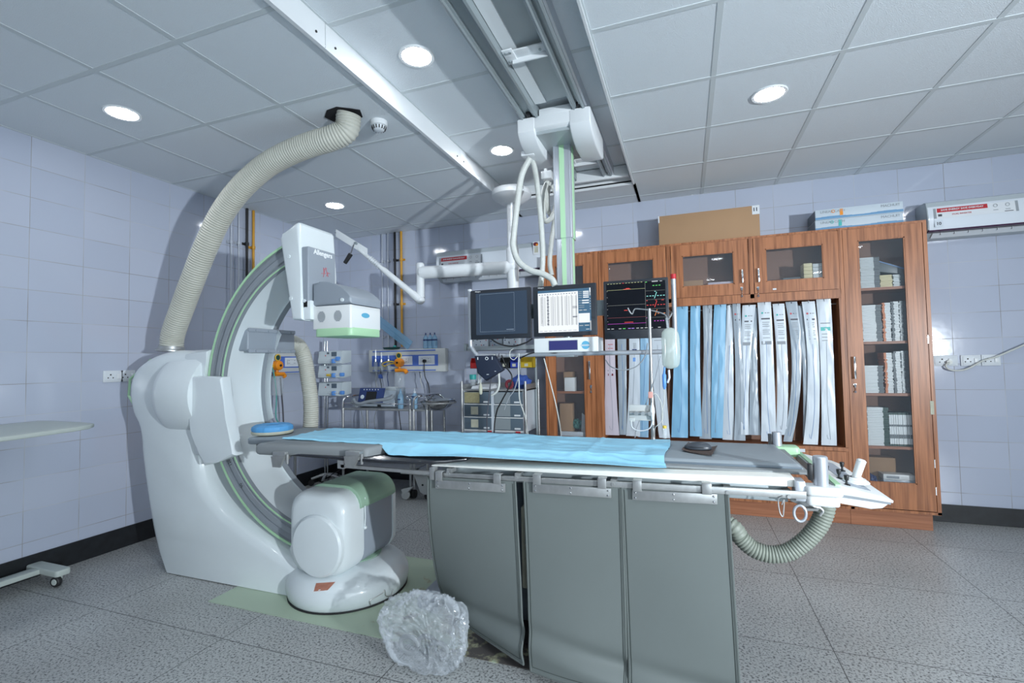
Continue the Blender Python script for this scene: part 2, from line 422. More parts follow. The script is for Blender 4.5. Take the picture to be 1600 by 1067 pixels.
def dup(root, off, label=None, group=None):
    r = root.copy(); COL.objects.link(r); r.location = root.location+Vector(off)
    if label: r['label'] = label
    if group: r['group'] = group
    for ch in list(root.children):
        c = ch.copy(); COL.objects.link(c); c.parent = r
        for g in ch.children:
            d = g.copy(); COL.objects.link(d); d.parent = c
    return r

def text_bm(s, size, M4, mi=0, depth=0.0006, spacing=1.0, bold=0.0):
    """lettering as mesh, placed by a 4x4 matrix (x right, y up, z out)"""
    cu = bpy.data.curves.new('t', 'FONT'); cu.body = s; cu.size = size; cu.extrude = depth; cu.align_x = 'CENTER'; cu.align_y = 'CENTER'
    cu.space_character = spacing; cu.offset = bold; cu.resolution_u = 3
    o = bpy.data.objects.new('t', cu); COL.objects.link(o)
    dg = bpy.context.evaluated_depsgraph_get(); me = bpy.data.meshes.new_from_object(o.evaluated_get(dg))
    bpy.data.objects.remove(o); bpy.data.curves.remove(cu)
    me.transform(M4)
    for p in me.polygons: p.material_index = mi
    return me
def add_text(bm, s, size, origin, right, up, mi=0, **kw):
    R_ = Vector(right).normalized(); U = Vector(up).normalized(); N = R_.cross(U)
    M4 = Matrix(((R_.x, U.x, N.x, origin[0]), (R_.y, U.y, N.y, origin[1]), (R_.z, U.z, N.z, origin[2]), (0, 0, 0, 1)))
    me = text_bm(s, size, M4, mi, **kw); bm.from_mesh(me); bpy.data.meshes.remove(me)
# ================================================================ the room
XL, XR, YF, YB = -3.94, 8.2, -3.2, 4.72
TX0, TX1, TY1, TZ = -1.565, -0.385, 4.2, 2.94      # raised strip of ceiling for the rails
b = NB(); box(b, XL-0.2, XR+0.2, YF-0.2, YB+0.2, -0.2, 0); struct('floor', b, 'granite')
b = NB(); box(b, XL-0.2, XL, YF-0.2, YB+0.2, 0, 3.1); struct('wall_left', b, 'tile_left')
b = NB(); box(b, XL, XR, YB, YB+0.2, 0, 3.1); struct('wall_back', b, 'tile_back')
b = NB(); box(b, XR, XR+0.2, YF-0.2, YB+0.2, 0, 3.1); struct('wall_right', b, 'tile_left')
b = NB(); box(b, XL, XR, YF-0.2, YF, 0, 3.1); struct('wall_front', b, 'tile_back')
b = NB(); box(b, XL, XL+0.012, YF, YB, 0, 0.145, bev=0.002); struct('baseboard_left', b, 'baseboard_stone')
b = NB(); box(b, XL+0.012, XR, YB-0.012, YB, 0, 0.135, bev=0.002); struct('baseboard_back', b, 'baseboard_stone')

def ceil_zone(bm, x0, x1, y0, y1, z, gx, gy):
    gx, gy = sorted(gx), sorted(gy)
    xs = [x0]+[g for g in gx if x0+0.02 < g < x1-0.02]+[x1]; ys = [y0]+[g for g in gy if y0+0.02 < g < y1-0.02]+[y1]
    for a, c in zip(xs, xs[1:]):
        for d, e in zip(ys, ys[1:]):
            box(bm, a+0.006, c-0.006, d+0.006, e-0.006, z+0.001, z+0.018, 0)
    box(bm, x0, x1, y0, y1, z+0.017, z+0.03, 0)
    for g in xs[1:-1]: box(bm, g-0.013, g+0.013, y0, y1, z-0.0012, z+0.003, 1)
    for g in ys[1:-1]: box(bm, x0, x1, g-0.013, g+0.013, z-0.0018, z+0.002, 1)
    for g in (x0, x1): box(bm, g-0.011, g+0.011, y0, y1, z-0.002, z+0.003, 1)
gxl = [-3.375, -2.775, -2.175]; gyl = [1.516+0.6*k for k in range(-8, 6)]
gxr = [-0.4125+0.6*k for k in range(1, 15)]; gyr = [2.159+0.6*k for k in range(-9, 5)]
b = NB()
ceil_zone(b, XL, TX0-0.012, YF, YB, CEIL, gxl, gyl)
ceil_zone(b, TX1+0.012, XR, YF, YB, CEIL, gxr, gyr)
ceil_zone(b, TX0-0.012, TX1+0.012, TY1, YB, CEIL, [-0.99], [4.516])
ceil_zone(b, TX0, TX1, YF, TY1, TZ, [], [1.81-1.25, 1.81-0.62, 1.81, 2.435, 3.04, 3.64, -0.06, -0.7, -1.3])
box(b, XL-0.2, XR+0.2, YF-0.2, YB+0.2, 3.05, 3.15, 0)
# thin dark patch, painted as the shade inside the duct's ragged hole
hc = at(537, 181, 'z', CEIL)
prism(b, [(hc.x+dx, hc.y+dy) for dx, dy in ((-0.10, 0.03), (-0.115, -0.035), (-0.05, -0.09), (0.03, -0.10), (0.10, -0.05), (0.135, -0.02), (0.10, 0.05), (0.03, 0.07), (-0.05, 0.06))], 'z', CEIL-0.004, CEIL+0.002, 2)
struct('ceiling', b, ['ceiling_tile', 'ceiling_bar', 'hole_shade'])

b = NB()
for y0, y1 in ((YF, 1.79), (1.795, 3.24), (3.245, 3.93)): box(b, TX0-0.012, TX0, y0, y1, CEIL-0.012, TZ+0.02, bev=0.001)
box(b, TX0-0.02, TX0+0.001, YF, TY1, CEIL-0.014, CEIL-0.010)
for y in (1.73, 1.86, 3.19, 3.30):
    cyl(b, (TX0, y, CEIL+0.03), (TX0+0.004, y, CEIL+0.03), 0.006, seg=8, mi=1); 
box(b, TX0-0.012, TX0, 3.94, TY1, CEIL-0.008, TZ+0.02)
struct('trim_1', b, ['white_metal', 'black'])
b = NB(); box(b, TX1, TX1+0.014, YF, TY1, CEIL-0.01, TZ+0.02, bev=0.001); struct('trim_2', b, 'white_metal')
b = NB(); box(b, TX0-0.012, TX1+0.014, TY1, TY1+0.012, CEIL-0.006, TZ+0.02); struct('trim_3', b, 'white_metal')

# downlights
for i, (x, y) in enumerate(LIGHTS):
    z = TZ if TX0 < x < TX1 and i > 4 else CEIL
    if TX0 < x < TX1: z = TZ
    if i in (1, 4):                       # these two sit in the raised strip: same sight lines
        px, py = ((784, 235), (651, 88))[i == 4]; p = at(px, py, 'z', TZ); x, y = p.x, p.y
    lab = ['round lit downlight in the ceiling nearest the left wall', 'round lit downlight in the raised ceiling strip left of the grey hoses',
           'smallest lit downlight, in the far left of the ceiling above the wall pipes', 'round lit downlight in the right half of the ceiling',
           'large lit downlight between the white ceiling band and the rails'][i] if i < 5 else 'round lit downlight in the ceiling out behind the viewpoint'
    t = thing('downlight', lab, 'light', (x, y, z), 'round ceiling downlights')
    c = NB(); lathe(c, [(0.078, -0.004), (0.092, -0.006), (0.096, -0.001), (0.096, 0.006), (0.078, 0.006)], (x, y, z), seg=32); part('bezel', c, 'white_metal', t)
    c = NB(); lathe(c, [(0, -0.0035), (0.078, -0.0035), (0.078, 0.004), (0, 0.004)], (x, y, z), seg=32); part('diffuser', c, 'lamp_glow', t)

# smoke detector
p = at(592, 190, 'z', CEIL)
t = thing('smoke_detector', 'white round smoke detector on the ceiling right of the duct hole', 'smoke detector', (p.x, p.y, CEIL))
c = NB(); lathe(c, [(0, 0), (0.052, 0), (0.054, -0.012), (0.050, -0.03), (0.045, -0.032)], p, seg=28); part('base', c, 'white_metal', t)
c = NB(); lathe(c, [(0.043, -0.03), (0.040, -0.045), (0.030, -0.058), (0.018, -0.062), (0, -0.062)], p, seg=28)
for k in range(14):
    a = 2*pi*k/14; cyl(c, (p.x+0.043*cos(a), p.y+0.043*sin(a), CEIL-0.036), (p.x+0.036*cos(a), p.y+0.036*sin(a), CEIL-0.054), 0.004, seg=6, mi=1)
part('sensor_head', c, ['plastic_white', 'socket_dark'], t)

# painted plate let into the floor under the stand and table
b = NB(); box(b, -2.555, -0.3, 1.985, 2.86, 0.0005, 0.004)
tag(part('floor_plate', b, 'painted_plate'), 'pale green painted steel plate let into the floor, paint worn to black', 'floor plate')

# pipes running up the walls
def wall_pipe(px, py_top, wall, r, m, lab, z0, clips, grp='pipes clipped to the tiled walls'):
    if wall == 'L': p = at(px, py_top, 'x', XL+0.03); x, y = XL+0.03, p.y
    else: p = at(px, py_top, 'y', YB-0.03); x, y = p.x, YB-0.03
    t = thing('wall_pipe', lab, 'pipe', (x, y, z0), grp)
    c = NB(); cyl(c, (x, y, z0), (x, y, CEIL-0.005), r, seg=12); part('pipe', c, m, t)
    for zc in clips:
        c = NB(); cyl(c, (x, y, zc-0.014), (x, y, zc+0.014), r+0.006, seg=12)
        if wall == 'L': box(c, XL+0.001, x, y-0.008, y+0.008, zc-0.012, zc+0.012); box(c, XL+0.001, XL+0.006, y-r-0.02, y+r+0.02, zc-0.012, zc+0.012)
        else: box(c, x-0.008, x+0.008, y, YB-0.001, zc-0.012, zc+0.012); box(c, x-r-0.02, x+r+0.02, YB-0.006, YB-0.001, zc-0.012, zc+0.012)
        part('pipe_clip', c, m if m != 'chrome' else 'dull_steel', t)
wall_pipe(386, 360, 'L', 0.012, 'black_rubber', 'black pipe clipped to the left wall beside the yellow one', 1.5, (2.48, 1.8))
wall_pipe(396, 360, 'L', 0.012, 'yellow_paint', 'yellow pipe clipped high on the left wall', 1.5, (2.46, 1.8))
wall_pipe(361, 380, 'L', 0.007, 'alu', 'thin metal pipe on the left wall, first from the duct', 1.5, (2.46, 1.8))
wall_pipe(373, 375, 'L', 0.007, 'alu', 'thin metal pipe on the left wall next to the black pipe', 1.5, (2.47, 1.8))
wall_pipe(617, 400, 'B', 0.013, 'black_rubber', 'black pipe clipped to the back wall beside the yellow one', 1.5, (2.50, 1.99))
wall_pipe(627, 400, 'B', 0.014, 'yellow_paint', 'yellow pipe clipped to the back wall right of the black one', 1.5, (2.50, 1.99))
wall_pipe(597, 400, 'B', 0.006, 'alu', 'thin metal pipe on the back wall nearest the room corner', 1.5, (2.50, 1.99, 1.62))
wall_pipe(606, 400, 'B', 0.006, 'alu', 'thin metal pipe on the back wall next to the black pipe', 1.5, (2.50, 1.99, 1.62))
# ================================================================ the angiography stand with its C arc
CX, CZ, RO, RI, YA, YZ = -1.93, 1.162, 0.918, 0.800, 2.20, 2.54
G = thing('angiography_stand', 'white floor stand with a big C-shaped arc, detector head and tube housing', 'x-ray machine', (-1.92, 2.38, 0.004))
# foot
b = NB(); lathe(b, [(0, 0), (0.325, 0), (0.335, 0.01), (0.345, 0.05), (0.342, 0.085), (0.325, 0.12), (0.29, 0.15), (0.22, 0.168), (0.10, 0.176), (0, 0.178)], (-1.92, 2.39, 0.008), seg=64)
part('foot', b, 'gantry_white', G)
b = NB(); lathe(b, [(0.33, 0), (0.337, 0.001), (0.337, 0.008), (0.33, 0.008)], (-1.92, 2.39, 0.003), seg=64); part('gasket', b, 'black_rubber', G)
b = NB(); lathe(b, [(0, 0.0), (0.15, 0.0), (0.152, 0.004), (0.14, 0.007), (0, 0.008)], (-1.90, 2.42, 0.183), seg=48); part('pivot_cover', b, 'worn_green', G, 'round worn green pivot cover on top of the foot')
# pedestal body: outline in the front plane, swept back, with generous edges
YP0, YP1 = 2.17, 2.50
def fp(px, py, y=YP0): p = at(px, py, 'y', y); return (p.x, p.z)
out = [(263, 893), (247, 862), (238, 822), (228, 760), (222, 712), (218, 672), (208, 648), (203, 618), (205, 592), (214, 573), (230, 560), (250, 551), (275, 547), (300, 551), (318, 562), (326, 580),
       (324, 640), (316, 700), (320, 742), (336, 772), (360, 799), (392, 824), (428, 849), (468, 878), (500, 896)]
pts = [fp(*q, 2.20) for q in out]
pts = [(x, max(z, 0.006)) for x, z in pts]
pts += [(-1.98, 0.09), (-1.98, 0.006)]
b = NB()
# densify with a spline then build layers so the front rolls over
body = [Vector((x, 0, z)) for x, z in pts[1:-3]]
sp_ = spline(body, 4)
outl = [(pts[0][0], pts[0][1])]+[(v.x, v.z) for v in sp_]+[(-1.98, 0.12), (-1.98, 0.006)]
cxm = sum(p[0] for p in outl)/len(outl)
def inset(poly, d):
    n = len(poly); o = []
    A = sum(poly[i][0]*poly[(i+1) % n][1]-poly[(i+1) % n][0]*poly[i][1] for i in range(n)); s = 1 if A > 0 else -1
    for i in range(n):
        a = Vector(poly[i-1]); p = Vector(poly[i]); c = Vector(poly[(i+1) % n])
        t = ((p-a).normalized()+(c-p).normalized()); t = t.normalized() if t.length > 1e-6 else (c-p).normalized()
        nrm = Vector((-t.y, t.x))*s
        q = p+nrm*d
        if p.y < 0.02: q.y = p.y
        o.append((q.x, q.y))
    return o
layers = [(YP0, 0.075), (YP0+0.008, 0.048), (YP0+0.024, 0.026), (YP0+0.05, 0.008), (YP0+0.085, 0.0), (YP1-0.085, 0.0), (YP1-0.05, 0.008), (YP1-0.02, 0.03), (YP1, 0.075)]
rings = []
for y, d in layers:
    rings.append([b.verts.new((x, y, z)) for x, z in inset(outl, d)])
n = len(outl)
for r1, r2 in zip(rings, rings[1:]):
    for i in range(n): b.faces.new((r1[i], r1[(i+1) % n], r2[(i+1) % n], r2[i]))
b.faces.new(rings[0]); b.faces.new(rings[-1][::-1])
part('pedestal', b, 'gantry_white', G, smooth=50)
# green edge line round the outer side of the pedestal head
b = NB(); tube(b, [Vector((p[0]+0.001, 2.24, p[1])) for p in [fp(218, 672, 2.20), fp(208, 648, 2.20), fp(203.5, 618, 2.25), fp(205.5, 592, 2.25), fp(214, 574, 2.20), fp(226, 562, 2.20)]], 0.008, 8)
part('green_trim', b, 'pale_green', G, 'pale green trim line on the pedestal head')
# rotating barrel, axis along x
BY, BZ = 2.37, 1.135
b = NB(); lathe(b, [(0.25, -3.21), (0.280, -3.20), (0.291, -3.18), (0.296, -3.14), (0.296, -2.93), (0.28, -2.88), (0.2, -2.87), (0, -2.87)], (0, BY, BZ), (1, 0, 0), 56)
part('barrel', b, 'gantry_white', G)
# sleeve that carries the arc
sl = [(288, 592), (300, 588), (325, 588), (346, 589), (348, 620), (352, 655), (359, 688), (367, 712), (340, 722), (318, 728), (306, 706), (298, 676), (291, 640)]
b = NB(); prism(b, [fp(x, y, 2.12) for x, y in sl], 'y', 2.12, 2.192, bev=0.016, seg=3)
back = [(-3.03, 0.74), (-3.07, 0.9), (-3.09, 1.2), (-3.03, 1.40)]+[(CX+(RO+0.012)*cos(radians(a_)), CZ+(RO+0.012)*sin(radians(a_))) for a_ in range(164, 205, 4)]
prism(b, back, 'y', 2.18, 2.60, bev=0.012); part('arc_sleeve', b, 'gantry_white', G)
# the arc
def arc_pt(r, y, a): return Vector((CX+r*cos(a), y, CZ+r*sin(a)))
def sweep(prof, a0, a1, nm, ms, mids, seg=96, label=None, closed=True):
    b = NB(); rs = []
    for i in range(seg+1):
        a = radians(a0+(a1-a0)*i/seg); rs.append([b.verts.new(arc_pt(r, y, a)) for r, y in prof])
    n = len(prof)
    for r1, r2 in zip(rs, rs[1:]):
        for k in range(n if closed else n-1):
            f = b.faces.new((r1[k], r1[(k+1) % n], r2[(k+1) % n], r2[k])); f.material_index = mids[k]
    b.faces.new(rs[0]); b.faces.new(rs[-1][::-1])
    return part(nm, b, ms, G, label, smooth=25)
A0, A1 = 105, 263
prof = [(RO-0.014, YA), (RO-0.014, YA+0.016), (RO-0.052, YA+0.020), (RO-0.056, YA+0.004), (RI+0.032, YA+0.004), (RI+0.028, YA+0.012), (RI+0.012, YA+0.012), (RI+0.012, YA),
        (RI, YA), (RI, YA+0.035), (RI+0.008, YA+0.04), (RI+0.008, YZ-0.05), (RI, YZ-0.045), (RI, YZ), (RI+0.02, YZ), (RO-0.01, YZ), (RO, YZ-0.02), (RO, YA+0.01)]
mids = [1, 1, 1, 1, 1, 1, 1, 1, 1, 0, 0, 0, 1, 1, 0, 0, 0, 1]
sweep(prof, A0, A1, 'c_arc', ['gantry_white', 'gantry_grey'], mids, label='grey and white C-shaped arc')
sweep([(RO-0.010, YA-0.002), (RO+0.003, YA-0.002), (RO+0.003, YA+0.03), (RO-0.010, YA+0.01)], A0, A1, 'edge_trim', ['pale_green'], [0]*4, label='pale green outer edge of the arc')
sweep([(RI-0.002, YA-0.001), (RI+0.004, YA-0.001), (RI+0.004, YA+0.006), (RI-0.002, YA+0.006)], A0, A1, 'edge_trim', ['pale_green'], [0]*4, label='thin pale green inner edge of the arc')
sweep([(RI-0.075, YZ-0.035), (RI-0.069, YZ-0.035), (RI-0.0, YZ-0.004), (RI-0.0, YZ-0.012)], 150, 196, 'cable_guide', ['gantry_white'], [0]*4, seg=24)
# angle marks on the arc
for a, s in ((211, '120'), (222, '90')):
    b = NB(); r_ = (RO+RI)/2-0.005; p = arc_pt(r_, YA+0.0035, radians(a)); rd = Vector((cos(radians(a)), 0, sin(radians(a)))); tg = Vector((-sin(radians(a)), 0, cos(radians(a))))
    add_text(b, s, 0.03, p, tg*-1, rd*-1 if False else rd, depth=0.0008); part('angle_mark', b, 'thread', G, smooth=0)
# grey take-off box on the inside of the arc
pA = at(387, 514, 'x', -2.62); pB = at(383, 548, 'x', -2.62); pE = at(461, 516, 'x', -2.62)
z1, z0 = pA.z, pB.z
b = NB(); box(b, -2.76, -2.62, pA.y, pE.y, z0, z1, bev=0.012, seg=3); box(b, -2.625, -2.612, pA.y+0.004, pE.y-0.004, z0-0.012, z0+0.012, bev=0.003); box(b, -2.625, -2.612, pA.y+0.004, pE.y-0.004, z1-0.016, z1+0.008, bev=0.003)
for k in range(4): yy = pA.y+0.06+k*(pE.y-pA.y-0.1)/3; cyl(b, (-2.612, yy, z0), (-2.607, yy, z0), 0.008, seg=10); cyl(b, (-2.612, yy, z1-0.006), (-2.607, yy, z1-0.006), 0.008, seg=10)
part('cable_box', b, 'gantry_midgrey', G)
YE = pE.y
# detector head
YD0, YD1 = 2.19, 2.47
def dp(px, py, y=YD0): p = at(px, py, 'y', y); return (p.x, p.z)
hs = [dp(455, 499, 2.15), dp(436, 372, 2.15), dp(441, 366, 2.15), dp(460, 348, 2.15), dp(465, 346.5, 2.15), dp(467.5, 350, 2.15), dp(469, 420, 2.15), dp(472, 500, 2.15)]
b = NB(); prism(b, hs, 'y', 2.15, 2.45, bev=0.022, seg=4)
for px, py in ((451.5, 401), (455, 466)): 
    q = at(px, py, 'y', 2.15); cyl(b, (q.x, 2.15, q.z), (q.x, 2.145, q.z), 0.011, seg=12)
part('head_housing', b, 'gantry_white', G)
XF = at(470, 420, 'y', 2.165).x
b = NB(); fz = at(484, 499, 'y', 2.165).z
box(b, XF-0.03, at(485, 499, 'y', 2.165).x, 2.165, 2.44, fz, fz+0.11, bev=0.006); part('head_flange', b, 'gantry_white', G)
# grey panel carrying the lettering
XP = at(481.5, 400, 'y', 2.165).x
zt = at(481.5, 384, 'y', 2.165).z; zb = at(484, 482, 'y', 2.165).z
YPE = at(524, 392, 'x', XP).y
b = NB(); prism(b, rrect(2.165, YPE, zb, zt, 0.010), 'x', XF-0.02, XP, bev=0.006, seg=3)
q = at(476, 470, 'y', 2.165); cyl(b, (q.x, 2.165, q.z), (q.x, 2.159, q.z), 0.010, seg=12, mi=1)
part('head_panel', b, ['gantry_midgrey', 'gantry_white'], G, 'blue-grey panel with white lettering')
b = NB(); q = at(505, 397, 'x', XP+0.001)
add_text(b, 'Allengers', 0.041, q, (0, 1, 0), (0, 0, 1), bold=0.001); part('lettering', b, 'text_white', G, smooth=0)
b = NB(); q = at(510, 424, 'x', XP+0.001)
for k in range(7):
    a = random.uniform(0, pi); L = random.uniform(0.012, 0.03); c0 = Vector((XP+0.001, q.y+random.uniform(-0.025, 0.025), q.z+random.uniform(-0.02, 0.02)))
    d = Vector((0, cos(a), sin(a)))*L; tube(b, [c0-d, c0+d], 0.0016, 4)
part('faded_mark', b, 'faded_red', G, 'faded red scrawl')
# domed grey cover + white box + green bumper
X0, X1 = dp(488, 481)[0], dp(548, 475)[0]
zb0, zb1 = dp(548, 511)[1], dp(548, 475)[1]
dome = [(X0, zb1+0.003), (X0, dp(485, 443)[1]), (X0+0.04, dp(487, 441.5)[1]), (X0+0.11, dp(508, 441)[1]), (X0+0.18, dp(526, 446)[1]), (X0+0.235, dp(540, 455)[1]), (X1+0.004, zb1+0.035), (X1+0.006, zb1+0.003)]
dz = [dome[0], dome[1]]+[(v.x, v.y) for v in spline([Vector((x, z, 0)) for x, z in dome[2:7]], 5)]+[dome[7]]
b = NB(); prism(b, dz, 'y', YD0-0.004, YD1+0.004, bev=0.022, seg=4)
for px, py in ((536, 468.5),): q = at(px, py, 'y', YD0); cyl(b, (q.x, YD0-0.003, q.z), (q.x, YD0-0.012, q.z), 0.010, seg=12, mi=1)
part('detector_cover', b, ['gantry_midgrey', 'gantry_white'], G)
b = NB(); prism(b, rrect(X0, X1, YD0, YD1, 0.012), 'z', zb0-0.004, zb1, bev=0.004); part('detector_box', b, 'box_white', G)
for px, py in ((502.5, 495), (528, 493.5)):
    b = NB(); q = at(px, py, 'y', YD0)
    for k in range(9):
        dz_ = (k-4)*0.0068; hw = math.sqrt(max(0, 0.031**2-dz_**2)); box(b, q.x-hw*0.85, q.x+hw*0.85, YD0-0.0025, YD0+0.002, q.z+dz_-0.0022, q.z+dz_+0.0022)
    part('vent', b, 'gantry_grey', G, smooth=0)
b = NB(); q = at(571, 493, 'x', X1); lathe(b, [(0, 0.002), (0.026, 0.002), (0.026, 0)], q, (1, 0, 0), 24)
for v in b.verts: v.co.z = q.z+(v.co.z-q.z)*0.55; 
for v in b.verts: v.co.y = q.y+(v.co.y-q.y)*1.4
part('badge', b, 'logo_blue', G)
b = NB(); prism(b, rrect(X0+0.012, X1+0.004, YD0-0.002, YD1+0.002, 0.03), 'z', dp(548, 524)[1], zb0+0.001, bev=0.006); part('bumper', b, 'pale_green', G, 'pale green bumper under the detector')
# tube housing: rounded body along y
TXa, TXb, TZa, TZb = -2.125, -1.735, 0.165, 0.615
def tring(y, ins, z1=TZb, x1=TXb, bottom=TZa, r=0.11): return [(x, y, z) for x, z in rrect(TXa+ins, x1-ins, bottom+ins*0.7, z1-ins, max(0.03, r-ins*0.5), 6)]
def loft(bm, secs, mi=0):
    rs = [[bm.verts.new(p) for p in s] for s in secs]; n = len(rs[0]); fs = []
    for a, c in zip(rs, rs[1:]):
        for k in range(n): fs.append(bm.faces.new((a[k], a[(k+1) % n], c[(k+1) % n], c[k])))
    fs += [bm.faces.new(rs[0][::-1]), bm.faces.new(rs[-1])]; _mi(fs, mi)
b = NB(); loft(b, [tring(2.115, 0.05), tring(2.125, 0.025), tring(2.145, 0.008), tring(2.18, 0.0), tring(2.285, 0.0)])
part('tube_front_shell', b, 'gantry_white', G, 'white rounded front shell of the tube housing', smooth=40)
b = NB(); lathe(b, [(0.168, 0), (0.165, -0.018), (0.155, -0.028), (0.12, -0.034), (0, -0.036)], (-1.905, 2.122, 0.335), (0, 1, 0), 48)
part('round_cap', b, 'gantry_white', G)
b = NB(); loft(b, [tring(2.283, 0.012), tring(2.30, 0.004), tring(2.56, 0.004), tring(2.575, 0.012)]); part('tube_body', b, 'gantry_midgrey', G, 'grey middle of the tube housing', smooth=40)
b = NB(); loft(b, [tring(2.572, 0.0), tring(2.60, 0.0), tring(2.64, 0.03), tring(2.66, 0.07)]); part('tube_rear_shell', b, 'gantry_white', G, smooth=40)
# green saddle over the top
g = rrect(TXa+0.02, TXb+0.012, TZa, TZb+0.014, 0.11, 8)
g = [p for p in g if p[1] > TZb-0.10 and p[0] > TXa+0.06]
g.sort(key=lambda p: -math.atan2(p[1]-0.3, p[0]+1.93))
inn = [(x-(0.016 if x > -1.8 else 0), z-0.016) for x, z in g]
b = NB(); prism(b, g+inn[::-1], 'y', 2.25, 2.585, bev=0.004)
part('saddle_cover', b, 'worn_green', G, 'worn green cover over the top of the tube housing', smooth=50)
b = NB(); q = at(444+16, 845, 'y', 2.16)
prism(b, [(TXa+0.03, 0.42), (TXa-0.035, 0.27), (TXa-0.03, 0.235), (TXa+0.05, 0.20)], 'y', 2.17, 2.4, bev=0.008); part('tube_bracket', b, 'gantry_white', G)
b = NB(); tube(b, [(TXb+0.003, 2.29, 0.56), (TXb+0.008, 2.287, 0.45), (TXb+0.006, 2.285, 0.40)], 0.004, 6); sphere(b, (TXb+0.008, 2.285, 0.395), 0.011); part('latch', b, 'gantry_white', G)
# joint between arc end and tube
b = NB(); box(b, -2.09, -1.80, 2.30, 2.46, 0.18, 0.32, bev=0.02); part('arc_end_block', b, 'gantry_grey', G)
# orange sticker and hanging wire on the foot
def foot_pt(px, py, lift=0.002):
    # intersection with the foot dome by marching down the sight line
    c = Vector((0, 0, EYE)); d = ((px-800)/FPX*CR-(py-533.5)/FPX*CU+CF).normalized()
    prof = [(0.345, 0.058), (0.342, 0.093), (0.325, 0.128), (0.29, 0.158), (0.22, 0.176), (0.10, 0.184), (0, 0.186)]
    t = 2.0
    while t < 5:
        p = c+d*t; r = math.hypot(p.x+1.92, p.y-2.39)
        if r < 0.345:
            zz = 0.058
            for (r1, z1_), (r2, z2_) in zip(prof, prof[1:]):
                if r2 <= r <= r1: zz = z2_+(z1_-z2_)*(r-r2)/(r1-r2)
            if p.z <= zz+lift: return p
        t += 0.002
    return p
b = NB()
cr = [foot_pt(490, 924), foot_pt(512, 922), foot_pt(524, 909), foot_pt(494, 911)]
def stk(u, v): return (cr[0]*(1-u)+cr[1]*u)*(1-v)+(cr[3]*(1-u)+cr[2]*u)*v
vs = []
N_ = 4
Vg = [[b.verts.new(foot_pt(*(lambda p: (800+FPX*((p-Vector((0, 0, EYE))).dot(CR))/((p-Vector((0, 0, EYE))).dot(CF)), 533.5-FPX*((p-Vector((0, 0, EYE))).dot(CU))/((p-Vector((0, 0, EYE))).dot(CF))))(stk(i/N_, j/N_)), lift=0.003)) for j in range(N_+1)] for i in range(N_+1)]
fs = [b.faces.new((Vg[i][j], Vg[i+1][j], Vg[i+1][j+1], Vg[i][j+1])) for i in range(N_) for j in range(N_)]
r = bmesh.ops.solidify(b, geom=fs, thickness=0.001)
part('sticker', b, 'orange_sticker', G, 'orange-brown square sticker', smooth=0)
b = NB(); tube(b, spline([foot_pt(579, 945, 0.006), foot_pt(578, 938, 0.006), foot_pt(588, 932, 0.006), foot_pt(598, 926, 0.006), foot_pt(601, 922, 0.006), foot_pt(603, 931, 0.006), foot_pt(611, 930, 0.006), foot_pt(614, 920, 0.006)], 4), 0.0032, 6)
part('bent_wire', b, 'dull_steel', G)

# ---------------------------------------------------------------- corrugated ducts
def corrug(name, pts, r, pitch, m, seg=24, amp=0.05, per=14):
    P = resample(spline(pts, per), pitch/4)
    b = NB(); tube(b, P, r, seg, rf=lambda i: r*(1+amp*(0.8, 0.2, -1.0, 0.2)[i % 4]))
    return b, P
d0 = at(545, 178, 'z', CEIL)
pts = [Vector((d0.x, d0.y, CEIL-0.005))]
for px, py, y in ((541, 203, 2.35), (518, 216, 2.33), (488, 225, 2.32), (450, 240, 2.31), (412, 262, 2.31), (375, 296, 2.31), (345, 337, 2.31), (322, 385, 2.31), (304, 430, 2.32), (286, 478, 2.34), (271, 520, 2.36), (268, 543, 2.37)):
    p = at(px, py, 'y', y); pts.append(p)
D = thing('corrugated_duct', 'long beige corrugated cable duct curving from the pedestal up to the ceiling', 'duct', pts[-1], 'corrugated cable ducts')
b, P = corrug('duct', pts, 0.071, 0.0165, 'duct'); part('hose', b, 'duct', D, smooth=60)
q = pts[-1]
b = NB(); lathe(b, [(0.078, -0.02), (0.094, -0.016), (0.094, -0.006), (0.080, 0), (0.078, 0.02), (0.060, 0.02), (0.06, -0.02)], q+Vector((0, 0, -0.012)), (0.05, 0.05, 1), 32); part('collar', b, 'dull_steel', D)

# second duct, from the box inside the arc down behind the table
D = thing('corrugated_duct', 'short beige corrugated duct bending down from the grey box behind the table end', 'duct', (-2.7, 3.2, 0.86), 'corrugated cable ducts')
pts = [Vector((-2.69, YE-0.03, (z0+z1)/2)) , Vector((-2.69, YE+0.06, (z0+z1)/2-0.005))]
yy = YE+0.12
for px, py in ((470, 545), (477, 565), (481, 590), (485, 620), (486, 650), (484, 680), (481, 698)): pts.append(at(px, py, 'y', yy+0.02))
b, P = corrug('duct', pts, 0.052, 0.0150, 'duct'); part('hose', b, 'duct', D, smooth=60)
q = pts[2]
# ================================================================ the patient table
from mathutils import noise as mn
def nz(x, y, z=0.0, s=1.0): return mn.noise(Vector((x*s, y*s, z*s)))
T = thing('patient_table', 'long grey padded patient table with white edge on a covered base', 'table', (-0.8, 2.35, 0.004))
def slab(bm, x0, x1, y0, y1, zl0, zl1, zr0, zr1, mi=0, bev=0, seg=2):
    hexa(bm, [(x0, y0, zl0), (x1, y0, zr0), (x1, y1, zr0), (x0, y1, zl0), (x0, y0, zl1), (x1, y0, zr1), (x1, y1, zr1), (x0, y1, zl1)], mi, bev, seg)
b = NB(); hexa(b, [(-1.13, 1.985, 0.834), (0.362, 1.985, 0.843), (0.372, 2.70, 0.843), (-1.02, 2.70, 0.834), (-1.13, 1.985, 0.838), (0.352, 1.985, 0.877), (0.362, 2.70, 0.877), (-0.96, 2.70, 0.868)], 0, 0.006, 3)
